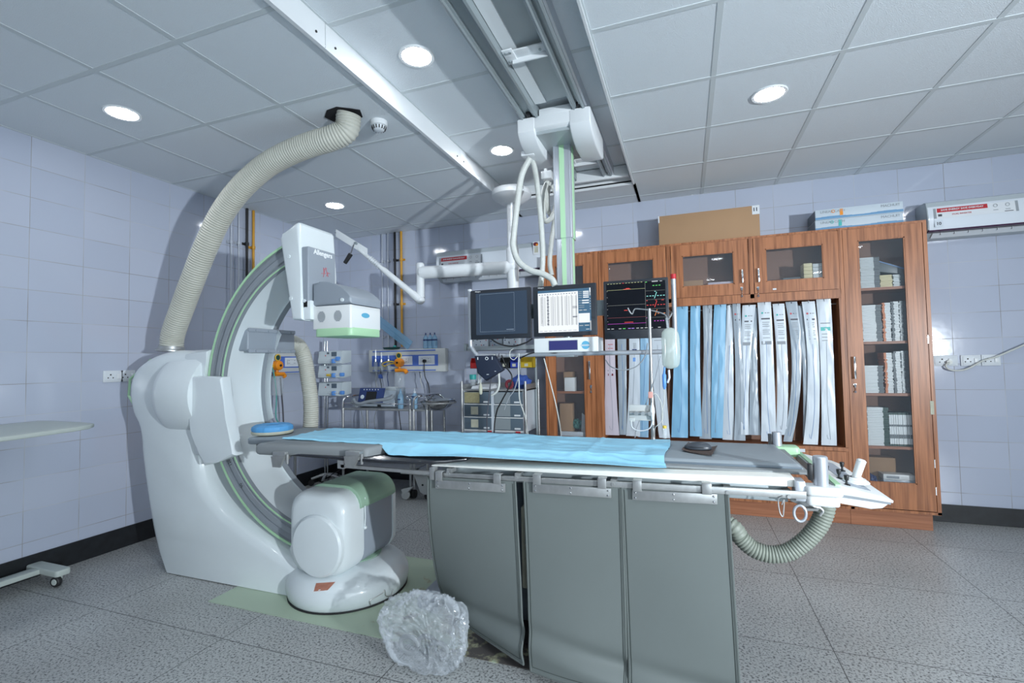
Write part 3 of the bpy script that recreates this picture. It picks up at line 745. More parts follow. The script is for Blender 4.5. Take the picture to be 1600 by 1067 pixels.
part('table_top', b, 'table_white', T, 'cream white table top edge')
# thin dark top reaching left, rounded where it meets the white part
pl = [(-2.40, 2.16), (-2.40, 2.56), (-1.0, 2.60), (-1.0, 2.09), (-1.07, 2.03), (-1.20, 1.965), (-1.36, 1.945), (-2.2, 1.985)]
b = NB(); prism(b, pl, 'z', 0.842, 0.856, bev=0.004); part('dark_top', b, 'carbon', T, 'thin glossy dark table top')
b = NB(); slab(b, -1.09, 0.385, 1.958, 1.972, 0.796, 0.812, 0.809, 0.836, bev=0.002)
for x in (-1.03, -0.7, -0.29, 0.13, 0.33): cyl(b, (x, 1.959, 0.815), (x, 1.954, 0.815), 0.007, seg=10); box(b, x-0.012, x+0.012, 1.97, 2.02, 0.812, 0.83)
part('side_rail', b, 'dull_steel', T, 'stainless accessory rail along the near side')
b = NB(); slab(b, -1.62, -1.10, 1.955, 1.970, 0.805, 0.820, 0.800, 0.815); box(b, -1.12, -1.095, 1.95, 1.985, 0.78, 0.835, bev=0.002); box(b, -1.64, -1.60, 1.955, 1.98, 0.80, 0.84); part('side_rail', b, 'dull_steel', T)
b = NB(); box(b, -1.0, 0.37, 2.705, 2.72, 0.81, 0.835); part('side_rail', b, 'dull_steel', T)
b = NB(); box(b, -1.1, 0.34, 2.03, 2.66, 0.775, 0.838, bev=0.005); part('under_frame', b, 'rail_steel', T)
# mattress
b = NB(); hexa(b, [(-2.42, 2.116, 0.858), (0.415, 2.105, 0.878), (0.395, 2.56, 0.878), (-2.42, 2.56, 0.858), (-2.42, 2.116, 0.897), (0.395, 2.11, 0.902), (0.375, 2.56, 0.902), (-2.42, 2.56, 0.897)], 0, 0.010, 3)
part('mattress', b, 'mattress_grey', T)
b = NB(); slab(b, -0.12, 0.403, 2.103, 2.106, 0.878, 0.888, 0.884, 0.892, bev=0.001); part('mattress_band', b, 'band_grey', T, 'dark band along the side of the mattress')
b = NB(); slab(b, -1.05, 0.42, 2.06, 2.60, 0.866, 0.878, 0.872, 0.882, bev=0.004); part('mattress_base', b, 'pad_grey', T)
# arm pad with its clamps
AP = NB(); hexa(AP, [(-2.19, 1.955, 0.838), (-1.50, 1.99, 0.838), (-1.455, 2.11, 0.838), (-2.16, 2.105, 0.838), (-2.19, 1.96, 0.900), (-1.50, 1.995, 0.900), (-1.455, 2.115, 0.900), (-2.16, 2.11, 0.900)], 0, 0.022, 4)
part('arm_pad', AP, 'pad_grey', T, 'grey rounded arm pad along the left end')
for px in (436, 551):
    q = at(px, 715, 'y', 1.95); b = NB(); box(b, q.x-0.045, q.x+0.04, 1.95, 1.985, q.z-0.012, q.z+0.03, bev=0.003)
    hexa(b, [(q.x-0.04, 1.945, q.z-0.05), (q.x+0.01, 1.945, q.z-0.05), (q.x+0.01, 1.955, q.z-0.05), (q.x-0.04, 1.955, q.z-0.05), (q.x-0.045, 1.94, q.z+0.005), (q.x+0.045, 1.94, q.z+0.015), (q.x+0.045, 1.955, q.z+0.015), (q.x-0.045, 1.955, q.z+0.005)])
    cyl(b, (q.x+0.05, 1.955, q.z-0.03), (q.x+0.05, 1.955, q.z+0.02), 0.007, seg=8); part('clamp', b, 'dull_steel', T)
# base
b = NB(); box(b, -0.86, -0.30, 2.22, 2.58, 0.05, 0.77, bev=0.02); part('base_column', b, 'band_grey', T)
b = NB(); box(b, -0.95, -0.20, 2.14, 2.66, 0.004, 0.075, bev=0.015); part('base_foot', b, 'black_rubber', T)
b = NB(); q0, q1, q2, q3 = at(652, 936, 'z', 0.05), at(684, 946, 'z', 0.05), at(706, 915, 'z', 0.05), at(692, 897, 'z', 0.05)
prism(b, [(q.x, q.y) for q in (q0, q1, q2, q3)], 'z', 0.004, 0.06, bev=0.006); part('floor_bracket', b, 'gantry_midgrey', T, 'grey flat bracket on the floor by the plastic bag')
b = NB(); box(b, -0.72, -0.60, 2.06, 2.13, 0.30, 0.66, bev=0.008); box(b, -0.70, -0.62, 2.055, 2.062, 0.5, 0.62, 1); part('junction_box', b, ['ring_cream', 'drawer_grey'], T)
b = NB()
for z_ in (0.395,): lathe(b, [(0, 0), (0.028, 0), (0.028, 0.02), (0, 0.02)], (-0.645, 2.04, z_), (0, 1, 0), 20)
part('dial', b, 'dull_steel', T)

# lead curtains
def curtain(nm, lab, xt0, xt1, zt0, zt1, bl, br, crease, seed, bow=0.02):
    R = thing('lead_curtain', lab, 'curtain', ((xt0+xt1)/2, 1.965, 0.4), 'grey lead curtains hanging from the table rail')
    def f(u, v):
        X = (xt0+(xt1-xt0)*u)*(1-v)+(bl[0]+(br[0]-bl[0])*u)*v
        Yb = bl[1]+(br[1]-bl[1])*u; e = v**1.7
        Y = 1.962*(1-e)+Yb*e
        Z = (zt0+(zt1-zt0)*u)*(1-v)+(bl[2]+(br[2]-bl[2])*u)*v
        Y += 0.012*nz(X*3+seed, v*2.5, seed)*v+bow*sin(pi*u)*v*-1
        cv = crease[0]+(crease[1]-crease[0])*u
        d = (v-cv)/0.045
        Y += 0.022*math.exp(-d*d)*(0.35+0.65*u)-0.020*math.exp(-((v-cv-0.085)/0.05)**2)*(0.3+0.7*u)
        return (X, Y, Z)
    b = NB(); sheet(b, 36, 70, f, (0, 1, 0), 0.006); part('sheet', b, 'lead_curtain', R, smooth=60)
    # stitched hem and piping round the edge
    b = NB(); W = 0.028
    for u0 in (W, 1-W):
        tube(b, [Vector(f(u0, v/70))+Vector((0, -0.0015, 0)) for v in range(1, 69)], 0.0013, 5)
    tube(b, [Vector(f(u/36, 0.975))+Vector((0, -0.0015, 0)) for u in range(1, 36)], 0.0013, 5)
    part('stitching', b, 'thread', R)
    b = NB()
    for u0 in (0.006, 0.994): tube(b, [Vector(f(u0, v/70))+Vector((0, 0.002, 0)) for v in range(0, 71)], 0.0055, 6)
    tube(b, [Vector(f(u/36, 1))+Vector((0, 0.002, 0)) for u in range(37)], 0.005, 6)
    part('piping', b, 'curtain_hem', R)
    L = xt1-xt0; a0, a1 = xt0+0.11*L, xt0+0.90*L
    if L > 0.42 and xt0 < -1: a1 = xt0+0.90*L
    zt = lambda x: zt0+(zt1-zt0)*(x-xt0)/L
    b = NB(); slab(b, a0, a1, 1.948, 1.956, zt(a0)-0.047, zt(a0)-0.010, zt(a1)-0.047, zt(a1)-0.010, bev=0.001)
    for x in (a0+0.012, (a0+a1)/2, a1-0.012):
        for dz_ in (-0.018, -0.038): sphere(b, (x, 1.947, zt(x)+dz_), 0.0045, 0.003, 0.0045, 1, 8, 6)
    part('clamp_bar', b, ['dull_steel', 'chrome'], R, 'steel clamp bar')
    for x in (a0+0.02, a1-0.035):
        b = NB(); box(b, x-0.017, x+0.017, 1.943, 1.949, zt(x)-0.012, zt(x)+0.028, bev=0.001); box(b, x-0.017, x+0.017, 1.943, 1.978, zt(x)+0.026, zt(x)+0.030, bev=0.001); part('hook', b, 'dull_steel', R)
    return R
curtain('c', 'left grey lead curtain, its lower left corner swung back behind the plastic bag', -1.137, -0.707, 0.790, 0.798, (-1.185, 2.19, 0.09), (-0.672, 1.93, 0.055), (0.86, 0.84), 1.1)
curtain('c', 'middle grey lead curtain, hanging between the other two', -0.671, -0.256, 0.806, 0.810, (-0.640, 1.915, 0.045), (-0.252, 1.93, 0.022), (0.80, 0.88), 4.2)
curtain('c', 'right grey lead curtain, running down out of the picture', -0.258, 0.132, 0.808, 0.818, (-0.244, 1.93, 0.02), (0.150, 1.95, 0.02), (0.86, 0.93), 7.7, 0.012)

# blue drape
def drape(u, v):
    x = -2.15+2.06*u
    # front edge: lies beside the arm pad at the left, hangs to the white edge further right
    hang = min(1, max(0, (x+1.50)/0.10))
    endf = min(1, max(0, (x+0.35)/0.2))
    if v < 0.66:
        y = 2.565-(2.565-2.118)*(v/0.66); z = 0.904
        if v < 0.04: z -= 0.012*(0.04-v)/0.04
    else:
        t = (v-0.66)/0.34
        y = 2.118-(0.012+(0.075+0.022*min(1, max(0, (x+1.35)/0.35)))*hang)*t-0.012*endf*t; z = 0.904-(0.006+0.040*hang-0.008*endf)*t**0.8
        if x > -1.45: z += 0.003
        if hang < 1: y += 0.002
    wr = 0.55*nz(x*1.6+y*1.2, y*8, 3.3)+0.35*nz(x*5, y*18+x*2, 1.7)+0.25*nz(x*11, y*9, 6.7)
    fold = math.exp(-((y-(2.16-0.10*(x+1.5)))/0.018)**2)*(1 if -1.6 < x < -0.6 else 0.0)
    amp = 0.013+0.009*endf
    z += 0.0035*math.exp(-((x+0.42)/0.008)**2)+0.003*math.exp(-((x+0.95)/0.008)**2)+0.0025*math.exp(-((y-2.36)/0.008)**2)
    z += max(0, 0.45-abs(wr)*2.2)*amp+0.010*fold*max(0, 1-abs(x+1.1)/0.55)
    if u > 0.96: z += 0.004*sin(v*14)*(u-0.96)/0.04+0.002; x += 0.008*sin(v*7)*(u-0.96)/0.04
    lo = min(1, max(0, (x+1.35)/0.35)); z = max(z, 0.860+0.0215*lo)
    return (x, y, z)
b = NB(); sheet(b, 150, 60, drape, (0, 0, 1), 0.002)
tag(part('surgical_drape', b, 'drape_blue', smooth=80), 'light blue sheet spread over the length of the patient table', 'drape')
# blue ring cushion
q = at(426, 677, 'z', 0.9); RC = thing('head_ring', 'blue covered ring cushion on a cream base, left end of the table', 'cushion', (q.x, q.y, 0.9005))
b = NB(); lathe(b, [(0.03, 0), (0.113, 0), (0.118, 0.008), (0.115, 0.018), (0.03, 0.018)], (q.x, q.y, 0.902), seg=48); part('base', b, 'ring_cream', RC, 'stained cream base')
b = NB(); lathe(b, [(0.028, 0.016), (0.112, 0.016), (0.116, 0.028), (0.112, 0.043), (0.095, 0.054), (0.06, 0.056), (0.035, 0.050), (0.026, 0.035)], (q.x, q.y, 0.902), seg=72)
for v in b.verts:
    a = math.atan2(v.co.y-q.y, v.co.x-q.x); k = 0.0016*sin(a*26)+0.001*sin(a*11+1); d = Vector((cos(a), sin(a), 0.4)); v.co += d*k
part('cover', b, 'ring_blue', RC)
# mouse on its mat
mq = at(1092, 703, 'z', 0.905)
b = NB(); c0 = [at(1065, 704, 'z', .905), at(1112, 713, 'z', .905), at(1121, 700, 'z', .905), at(1076, 694, 'z', .905)]
def mt(u, v):
    p = (c0[0]*(1-u)+c0[1]*u)*(1-v)+(c0[3]*(1-u)+c0[2]*u)*v
    return (p.x, p.y, 0.9035+0.010*max(0, (abs(u-0.5)*2)**4)*(0.5+0.5*v)+0.001)
sheet(b, 12, 8, mt, (0, 0, 1), 0.0025); tag(part('mouse_mat', b, 'brown_mat'), 'small worn brown mat with curled corners under the mouse', 'mat')
MS = thing('computer_mouse', 'dark grey computer mouse on the small brown mat', 'mouse', (mq.x-0.005, mq.y, 0.909))
b = NB(); sphere(b, (0, 0, 0), 1, mi=0, u=28, v=16)
for v in b.verts:
    x, y, z = v.co; z = max(z, -0.25)
    v.co = Vector((mq.x-0.004+x*0.058, mq.y+y*0.030, 0.9155+z*0.026*(1+0.15*x)))
part('shell', b, 'mouse_grey', MS)
b = NB(); tube(b, [(mq.x-0.055, mq.y-0.012, 0.920), (mq.x-0.03, mq.y-0.028, 0.922), (mq.x+0.02, mq.y-0.030, 0.920)], 0.0012, 5); part('seam', b, 'black', MS)

# table-side console
yc = 1.985
tip = at(1397, 783, 'y', yc); fl = at(1307, 757, 'y', yc); fb = at(1303, 787, 'y', yc); fr = at(1374, 797, 'y', yc)
bk = at(1272, 712, 'z', fl.z)
ylen = 2.60
K = thing('control_console', 'white table-side control console with a joystick and four black knobs', 'control panel', (fl.x+0.12, 2.25, fb.z))
b = NB()
top = [(fl.x, fl.z), (tip.x-0.03, tip.z+0.012), (tip.x, tip.z), (tip.x-0.002, tip.z-0.008), (fl.x, fl.z-0.034)]
prism(b, top, 'y', yc, ylen, bev=0.006, seg=3); part('upper_shell', b, 'box_white', K)
low = [(fl.x, fl.z-0.041), (tip.x-0.010, tip.z-0.012), (tip.x-0.03, fr.z+0.004), (fr.x-0.02, fr.z-0.002), (fb.x+0.03, fb.z), (fb.x, fb.z+0.004)]
b = NB(); prism(b, low, 'y', yc+0.008, ylen-0.008, bev=0.006, seg=3); part('lower_shell', b, 'box_white', K)
b = NB(); prism(b, [(fl.x+0.002, fl.z-0.043), (tip.x-0.008, tip.z-0.014), (tip.x-0.008, tip.z-0.006), (fl.x+0.002, fl.z-0.032)], 'y', yc+0.004, ylen-0.004); part('seam', b, 'gantry_grey', K)
sl_ = (tip.z+0.012-fl.z)/(tip.x-0.03-fl.x)
def ct(x): return fl.z+sl_*(x-fl.x)
b = NB(); prism(b, [(fl.x-0.004, fl.z+0.001), (fl.x+0.014, fl.z+0.0015), (fl.x+0.014, fl.z-0.035), (fl.x-0.004, fl.z-0.035)], 'y', yc-0.001, ylen, bev=0.002); part('green_band', b, 'pale_green', K, 'pale green band')
b = NB(); box(b, fl.x-0.012, fl.x-0.001, yc+0.01, ylen, fb.z+0.002, fl.z-0.004); part('end_plate', b, 'gantry_grey', K)
b = NB(); hexa(b, [(fl.x+0.05, yc+0.05, ct(fl.x+0.05)+0.001), (tip.x-0.05, yc+0.05, ct(tip.x-0.05)+0.001), (tip.x-0.05, ylen-0.10, ct(tip.x-0.05)+0.001), (fl.x+0.05, ylen-0.10, ct(fl.x+0.05)+0.001),
     (fl.x+0.05, yc+0.05, ct(fl.x+0.05)+0.002), (tip.x-0.05, yc+0.05, ct(tip.x-0.05)+0.002), (tip.x-0.05, ylen-0.10, ct(tip.x-0.05)+0.002), (fl.x+0.05, ylen-0.10, ct(fl.x+0.05)+0.002)]); part('key_panel', b, 'screen_line', K, 'pale blue key panel')
js = at(1335, 753, 'z', ct(fl.x+0.08)); jt = at(1346, 720, 'y', js.y)
b = NB(); lathe(b, [(0, 0.0), (0.048, 0.0), (0.044, 0.006), (0.038, 0.008), (0.036, 0.013), (0.028, 0.014), (0.025, 0.019), (0.016, 0.020)], js, seg=28); 
d = (jt-js).normalized(); tube(b, [js+d*0.015, js+d*0.05, js+d*0.085, jt, jt+d*0.006], 0.014, 18, rf=lambda i: (0.0135, 0.0145, 0.0155, 0.0165, 0.010)[i]); part('joystick', b, 'box_white', K)
for px, py in ((1292, 742), (1311, 748), (1327-4, 758), (1316, 736)):
    q = at(px, py, 'z', ct(fl.x+0.05)); b = NB()
    lathe(b, [(0.012, 0), (0.011, 0.003), (0.004, 0.006), (0.0035, 0.016), (0.006, 0.018), (0.0085, 0.034), (0.0075, 0.036), (0, 0.036)], q, seg=14); part('knob', b, 'black', K)
# clamp blocks and silver handles
cq = at(1283, 757, 'y', 1.985)
b = NB(); prism(b, rrect(cq.x-0.055, cq.x+0.062, 1.95, 2.02, 0.02), 'z', cq.z-0.035, cq.z-0.002, bev=0.008, seg=3); prism(b, rrect(cq.x-0.050, cq.x+0.052, 1.958, 2.02, 0.015), 'z', cq.z-0.072, cq.z-0.037, bev=0.008, seg=3); part('clamp_block', b, 'box_white', K)
b = NB(); cyl(b, (cq.x, 1.985, cq.z-0.004), (cq.x, 1.985, cq.z+0.096), 0.0235, seg=28); lathe(b, [(0.0235, 0), (0.021, 0.004), (0, 0.004)], (cq.x, 1.985, cq.z+0.096), seg=28); part('handle', b, 'alu', K, 'silver cylindrical handle')
b = NB(); box(b, cq.x-0.040, cq.x-0.026, 1.975, 1.995, cq.z+0.015, cq.z+0.072, bev=0.002); part('handle_grip', b, 'black', K)
b = NB(); box(b, cq.x-0.085, cq.x-0.052, 1.965, 2.03, cq.z-0.06, cq.z+0.012, bev=0.004); part('bracket', b, 'alu', K)
cb = at(1214, 693, 'z', 0.900)
b = NB(); cyl(b, (cb.x, cb.y, 0.80), (cb.x, cb.y, 0.955), 0.021, seg=24); part('handle', b, 'alu', K, 'silver cylindrical handle at the far side')
b = NB(); box(b, cb.x-0.036, cb.x-0.023, cb.y-0.01, cb.y+0.01, 0.86, 0.945); part('handle_grip', b, 'black', K)
b = NB(); prism(b, rrect(cb.x-0.02, cb.x+0.09, cb.y-0.04, cb.y+0.05, 0.02), 'z', 0.845, 0.892, bev=0.01); box(b, 0.38, cb.x+0.05, 2.56, 2.68, 0.83, 0.85); part('clamp_block', b, 'pale_green', K)
# corrugated conduit looping under the table end
pts = [at(x, y, 'y', 2.03) for x, y in ((1291, 782), (1288, 800), (1278, 822), (1258, 845), (1232, 862), (1205, 866), (1178, 858), (1158, 841), (1143, 822))]+[Vector((0.04, 2.09, 0.70)), Vector((-0.12, 2.2, 0.72))]
pts = [p if i < 8 else p for i, p in enumerate(pts)]
D3 = thing('cable_conduit', 'dark grey-green corrugated conduit looping down from the console behind the right curtain', 'conduit', pts[4])
b, P = corrug('d', pts, 0.031, 0.0115, 'duct_green', 20, 0.07); part('hose', b, 'duct_green', D3, smooth=60)
b = NB(); lathe(b, [(0.03, -0.016), (0.038, -0.014), (0.038, 0.006), (0.034, 0.01), (0.02, 0.012)], pts[0], seg=24); part('collar', b, 'box_white', D3)
# metal bracket, ring and hooks hanging at the rail end
q = at(1243, 778, 'y', 2.0)
BR = thing('rail_clamp', 'grey metal clamp with a hanging ring under the console end of the rail', 'clamp', q)
b = NB(); hexa(b, [(q.x-0.02, 1.99, q.z-0.01), (q.x+0.07, 1.99, q.z-0.045), (q.x+0.07, 2.03, q.z-0.045), (q.x-0.02, 2.03, q.z-0.01), (q.x-0.02, 1.99, q.z+0.02), (q.x+0.07, 1.99, q.z+0.02), (q.x+0.07, 2.03, q.z+0.02), (q.x-0.02, 2.03, q.z+0.02)], 0, 0.005)
tube(b, [(q.x+0.02, 1.985, q.z-0.035), (q.x+0.06, 1.98, q.z-0.03), (q.x+0.09, 1.985, q.z+0.01)], 0.006, 8); part('jaw', b, 'dull_steel', BR)
b = NB(); c = at(1250, 802, 'y', 1.98); tube(b, [(c.x+0.019*cos(t_*pi/12)*1.0, 1.98, c.z+0.028*sin(t_*pi/12)) for t_ in range(25)], 0.005, 8, cap=False); part('ring', b, 'alu', BR)
b = NB(); c2 = at(1270, 792, 'y', 1.98); tube(b, spline([(c2.x-0.03, 1.98, c2.z+0.03), (c2.x+0.0, 1.975, c2.z+0.005), (c2.x+0.02, 1.98, c2.z), (c2.x+0.03, 1.98, c2.z-0.012), (c2.x+0.02, 1.98, c2.z-0.028)], 4), 0.005, 8); part('lever', b, 'dull_steel', BR)
q = at(1220, 785, 'y', 1.96)
b = NB(); tube(b, spline([(q.x+0.008, 1.955, q.z+0.025), (q.x-0.008, 1.955, q.z+0.012), (q.x-0.006, 1.955, q.z-0.03), (q.x+0.003, 1.955, q.z-0.048), (q.x+0.007, 1.955, q.z-0.03), (q.x+0.010, 1.955, q.z+0.012), (q.x+0.002, 1.955, q.z-0.006)], 5), 0.0022, 6)
tag(part('wire_hook', b, 'dull_steel'), 'small wire hook hanging from the rail right of the curtains', 'hook')

# crumpled clear bag on the floor
bc = Vector((-1.13, 1.93, 0.0)); b = NB()
bmesh.ops.create_icosphere(b, subdivisions=6, radius=1)
for v in b.verts:
    n_ = v.co.normalized(); s = 0.20*nz(n_.x, n_.y, n_.z, 1.5)
    wv = n_.x*1.3+0.5*nz(n_.x, n_.y, n_.z, 2.0)
    rid = 1-abs(nz(wv*2.2, n_.y*2.2, n_.z*0.5+wv, 2.0))*2.4; rid2 = 1-abs(nz(n_.x*0.6+n_.z*1.5, n_.y*1.5+5, n_.z*0.5+n_.x, 4.6))*2.2; rid3 = 1-abs(nz(wv*4, n_.y+9, n_.z*0.9, 5.5))*2
    r_ = 1+s+0.085*rid+0.065*rid2+0.045*rid3-0.08
    x, y, z = n_.x*0.185*r_, n_.y*0.13*r_, n_.z*0.165*r_
    k = max(abs(n_.x), abs(n_.z))**0.35; x /= k**1.0; z /= k**0.8
    z = max(z, -0.10+0.004*rid)
    v.co = Vector((bc.x+x+0.06*y-0.08*z, bc.y+y, 0.108+z))
zl = min(v.co.z for v in b.verts)
for v in b.verts: v.co.z += 0.003-zl
BG = thing('plastic_bag', 'crumpled clear plastic bag on the floor before the left curtain', 'plastic bag', (bc.x, bc.y, 0.003))
part('film', b, 'bag_film', BG, smooth=30)
b = NB()
for k in range(3):
    q = Vector((bc.x-0.08+0.075*k, bc.y-0.02+0.03*(k % 2), 0.05)); tube(b, [(q.x+0.045*cos(t_*pi/8), q.y, q.z+0.035*sin(t_*pi/8)) for t_ in range(17)], 0.010, 8, cap=False)
part('contents', b, 'pad_grey', BG)
# ================================================================ the wall of cabinets
FY = 4.42; BYK = 4.715
def fw_(px, py, y=FY): p = at(px, py, 'y', y); return p.x, p.z
def panel_door(parent, x0, x1, z0, z1, gx0=None, gx1=None, gz0=None, gz1=None, name='door', y=FY, m='wood', label=None):
    """framed door, optionally with a glass pane"""
    b = NB()
    if gx0 is None: box(b, x0, x1, y-0.001, y+0.018, z0, z1, bev=0.0015)
    else:
        box(b, x0, gx0, y-0.001, y+0.018, z0, z1); box(b, gx1, x1, y-0.001, y+0.018, z0, z1)
        box(b, gx0, gx1, y-0.001, y+0.018, z0, gz0); box(b, gx0, gx1, y-0.001, y+0.018, gz1, z1)
        for a, c, d, e in ((gx0, gx0+0.008, gz0, gz1), (gx1-0.008, gx1, gz0, gz1), (gx0, gx1, gz0, gz0+0.008), (gx0, gx1, gz1-0.008, gz1)): box(b, a, c, y+0.002, y+0.014, d, e)
    o = part(name, b, m, parent, label, smooth=0)
    if gx0 is not None:
        b = NB(); box(b, gx0+0.004, gx1-0.004, y+0.006, y+0.009, gz0+0.004, gz1-0.004); part('glass_pane', b, 'glass', o, smooth=0)
    return o
def pull(parent, px, py0, py1, y=FY):
    x0, z1 = fw_(px, py0, y-0.025); x1, z0 = fw_(px, py1, y-0.025); x = (x0+x1)/2
    b = NB(); box(b, x-0.0075, x+0.0075, y-0.030, y-0.022, z0, z1, bev=0.003); cyl(b, (x, y-0.024, z0+0.012), (x, y-0.001, z0+0.012), 0.004, seg=8); cyl(b, (x, y-0.024, z1-0.012), (x, y-0.001, z1-0.012), 0.004, seg=8)
    part('handle', b, 'chrome', parent)
def lock(parent, px, py, key=True, drop=0.055):
    x, z = fw_(px, py, FY-0.005); b = NB(); lathe(b, [(0, 0), (0.010, 0), (0.010, 0.004), (0, 0.005)], (x, FY-0.001, z), (0, -1, 0), 16)
    if key: box(b, x-0.006, x+0.006, FY-0.012, FY-0.009, z-0.02, z+0.004); tube(b, [(x, FY-0.01, z-0.018), (x+0.002, FY-0.01, z-0.035), (x-0.001, FY-0.01, z-drop)], 0.0025, 6); lathe(b, [(0.004, 0), (0.008, 0), (0.008, 0.002), (0.004, 0.002)], (x, FY-0.012, z-drop), (0, 1, 0), 12)
    part('lock', b, 'chrome', parent)
def shell(parent, x0, x1, z0, z1, shelves=(), t=0.018, back='cabinet_inside'):
    b = NB(); box(b, x0, x0+t, FY+0.002, BYK, z0, z1); box(b, x1-t, x1, FY+0.002, BYK, z0, z1); box(b, x0, x1, FY+0.002, BYK, z1-t, z1); box(b, x0, x1, FY+0.002, BYK, z0, z0+t)
    part('body', b, 'wood', parent, smooth=0)
    b = NB(); box(b, x0+t, x1-t, BYK-0.010, BYK-0.004, z0+t, z1-t); part('back_panel', b, back, parent, smooth=0)
    for z in shelves:
        b = NB(); box(b, x0+t, x1-t, FY+0.030, BYK-0.01, z-0.02, z); part('shelf', b, 'wood_across', parent, smooth=0)
ZT, ZP = 2.318, 0.125
# --- tall right-hand cabinet
CR_ = thing('tall_cabinet', 'tall wooden cabinet with one long glass door at the right end of the row', 'cabinet', (1.44, 4.57, 0), 'wooden wall cabinets')
shell(CR_, 1.168, 1.728, ZP, ZT, (1.835, 1.415, 1.015, 0.610))
b = NB(); box(b, 1.168, 1.684, 4.445, BYK, 0.001, ZP+0.002); part('plinth', b, 'wood_across', CR_, smooth=0)
b = NB(); box(b, 1.166, 1.189, FY-0.002, FY+0.018, ZP, ZT-0.014); box(b, 1.706, 1.730, FY-0.002, FY+0.018, ZP, ZT-0.014); box(b, 1.166, 1.730, FY-0.002, FY+0.018, ZT-0.014, ZT+0.002); box(b, 1.166, 1.730, FY-0.002, FY+0.018, ZP-0.002, ZP+0.018); part('face_frame', b, 'wood', CR_, smooth=0)
d = panel_door(CR_, 1.192, 1.702, 0.148, 2.300, 1.290, 1.592, 0.338, 2.208)
pull(d, 1336, 557, 592); lock(d, 1336, 601)
for z in (1.42, 0.30, 0.50): b = NB(); box(b, 1.700, 1.706, FY-0.004, FY, z-0.03, z+0.03); part('hinge', b, 'steel', d, smooth=0)
b = NB(); x, z = fw_(1456, 637); box(b, x-0.010, x+0.012, FY-0.003, FY-0.0015, z-0.05, z+0.05); part('paper_label', b, 'ring_cream', CR_, smooth=0)
# --- middle cabinet with open niche
CM = thing('niche_cabinet', 'wide wooden cabinet with an open niche of hanging packets, glass doors above', 'cabinet', (0.22, 4.57, 0), 'wooden wall cabinets')
shell(CM, -0.735, 1.166, ZP, ZT, ())
b = NB(); box(b, -0.735, 1.166, FY, BYK, 1.765, 1.800); part('shelf', b, 'wood_across', CM, smooth=0); b = NB(); box(b, -0.735, 1.166, FY, BYK, 0.572, 0.592); part('shelf', b, 'wood_across', CM, smooth=0)
b = NB(); box(b, -0.735, 1.166, 4.445, BYK, 0.001, ZP+0.002); part('plinth', b, 'wood_across', CM, smooth=0)
b = NB()
for x0, x1 in ((-0.737, -0.752+0.012), (-0.134, -0.104), (0.521, 0.551), (1.163, 1.166)): box(b, min(x0, x1), max(x0, x1), FY-0.002, FY+0.018, 1.80, ZT-0.014)
box(b, -0.737, 1.166, FY-0.002, FY+0.018, ZT-0.014, ZT+0.002); box(b, -0.737, 1.166, FY-0.002, FY+0.018, 1.768, 1.835)
box(b, -0.737, -0.712, FY-0.002, FY+0.018, 0.59, 1.77); box(b, 1.148, 1.166, FY-0.002, FY+0.018, 0.59, 1.77); box(b, -0.737, 1.166, FY-0.002, FY+0.018, 0.565, 0.594)
box(b, -0.737, 1.166, FY-0.002, FY+0.018, ZP-0.002, ZP+0.018); part('face_frame', b, 'wood', CM, smooth=0)
for (x0, x1, g, hp) in ((-0.740+0.004, -0.138, ((951, 411), (1024, 440)), None), (-0.100, 0.517, ((1065, 397), (1148, 446)), (1160, 421, 442)), (0.555, 1.158, ((1195, 384), (1288, 438)), (1185.5, 419, 441))):
    (ax, ay), (bx, by) = g; gx0, gz1 = fw_(ax, ay); gx1, gz0 = fw_(bx, by)
    if x0 < -0.7: gx0, gx1, gz0, gz1 = -0.655, -0.245, 1.93, 2.205
    else: gz1 = 2.205; gz0 = 1.93
    d = panel_door(CM, x0+0.002, x1-0.002, 1.838, 2.300, gx0, gx1, gz0, gz1)
    if hp: pull(d, *hp); lock(d, hp[0]-1, 450 if x0 < 0.3 else 449.5, True, 0.07)
for k in range(4):
    x0 = -0.728+k*0.4725; d = panel_door(CM, x0, x0+0.466, 0.148, 0.562)
b = NB(); x, z = fw_(1250, 703.5); box(b, x-0.035, x+0.035, FY-0.004, FY-0.002, z-0.013, z+0.013); x2, z2 = fw_(1210, 452); box(b, x2-0.012, x2+0.014, FY-0.004, FY-0.002, z2-0.005, z2+0.008); part('paper_label', b, 'paper', CM, smooth=0)
b = NB(); cyl(b, (-0.72, 4.50, 1.728), (1.15, 4.50, 1.728), 0.006, seg=8); part('hanging_rod', b, 'steel', CM)
b = NB()
for x, z in ((-0.25, 0.62),): pass
b.free()
# --- left cabinet
CL = thing('glazed_cabinet', 'wooden cabinet behind the monitors, glass door with cluttered shelves', 'cabinet', (-1.0, 4.57, 0), 'wooden wall cabinets')
shell(CL, -1.262, -0.738, ZP, ZT, (1.02, 0.60))
b = NB(); box(b, -1.262, -0.738, FY, BYK, 1.765, 1.800); part('shelf', b, 'wood_across', CL, smooth=0)
b = NB(); box(b, -1.262, -0.738, 4.445, BYK, 0.001, ZP+0.002); part('plinth', b, 'wood_across', CL, smooth=0)
b = NB(); box(b, -1.264, -1.240, FY-0.002, FY+0.018, ZP, ZT-0.014); box(b, -0.785, -0.738, FY-0.002, FY+0.018, ZP, ZT-0.014); box(b, -1.264, -0.738, FY-0.002, FY+0.018, ZT-0.014, ZT+0.002); box(b, -1.264, -0.738, FY-0.002, FY+0.018, 1.768, 1.82); box(b, -1.264, -0.738, FY-0.002, FY+0.018, ZP-0.002, ZP+0.018); part('face_frame', b, 'wood', CL, smooth=0)
panel_door(CL, -1.237, -0.788, 1.824, 2.300, -1.15, -0.875, 1.93, 2.205)
gx0 = fw_(868, 600)[0]; gx1 = fw_(914, 600)[0]
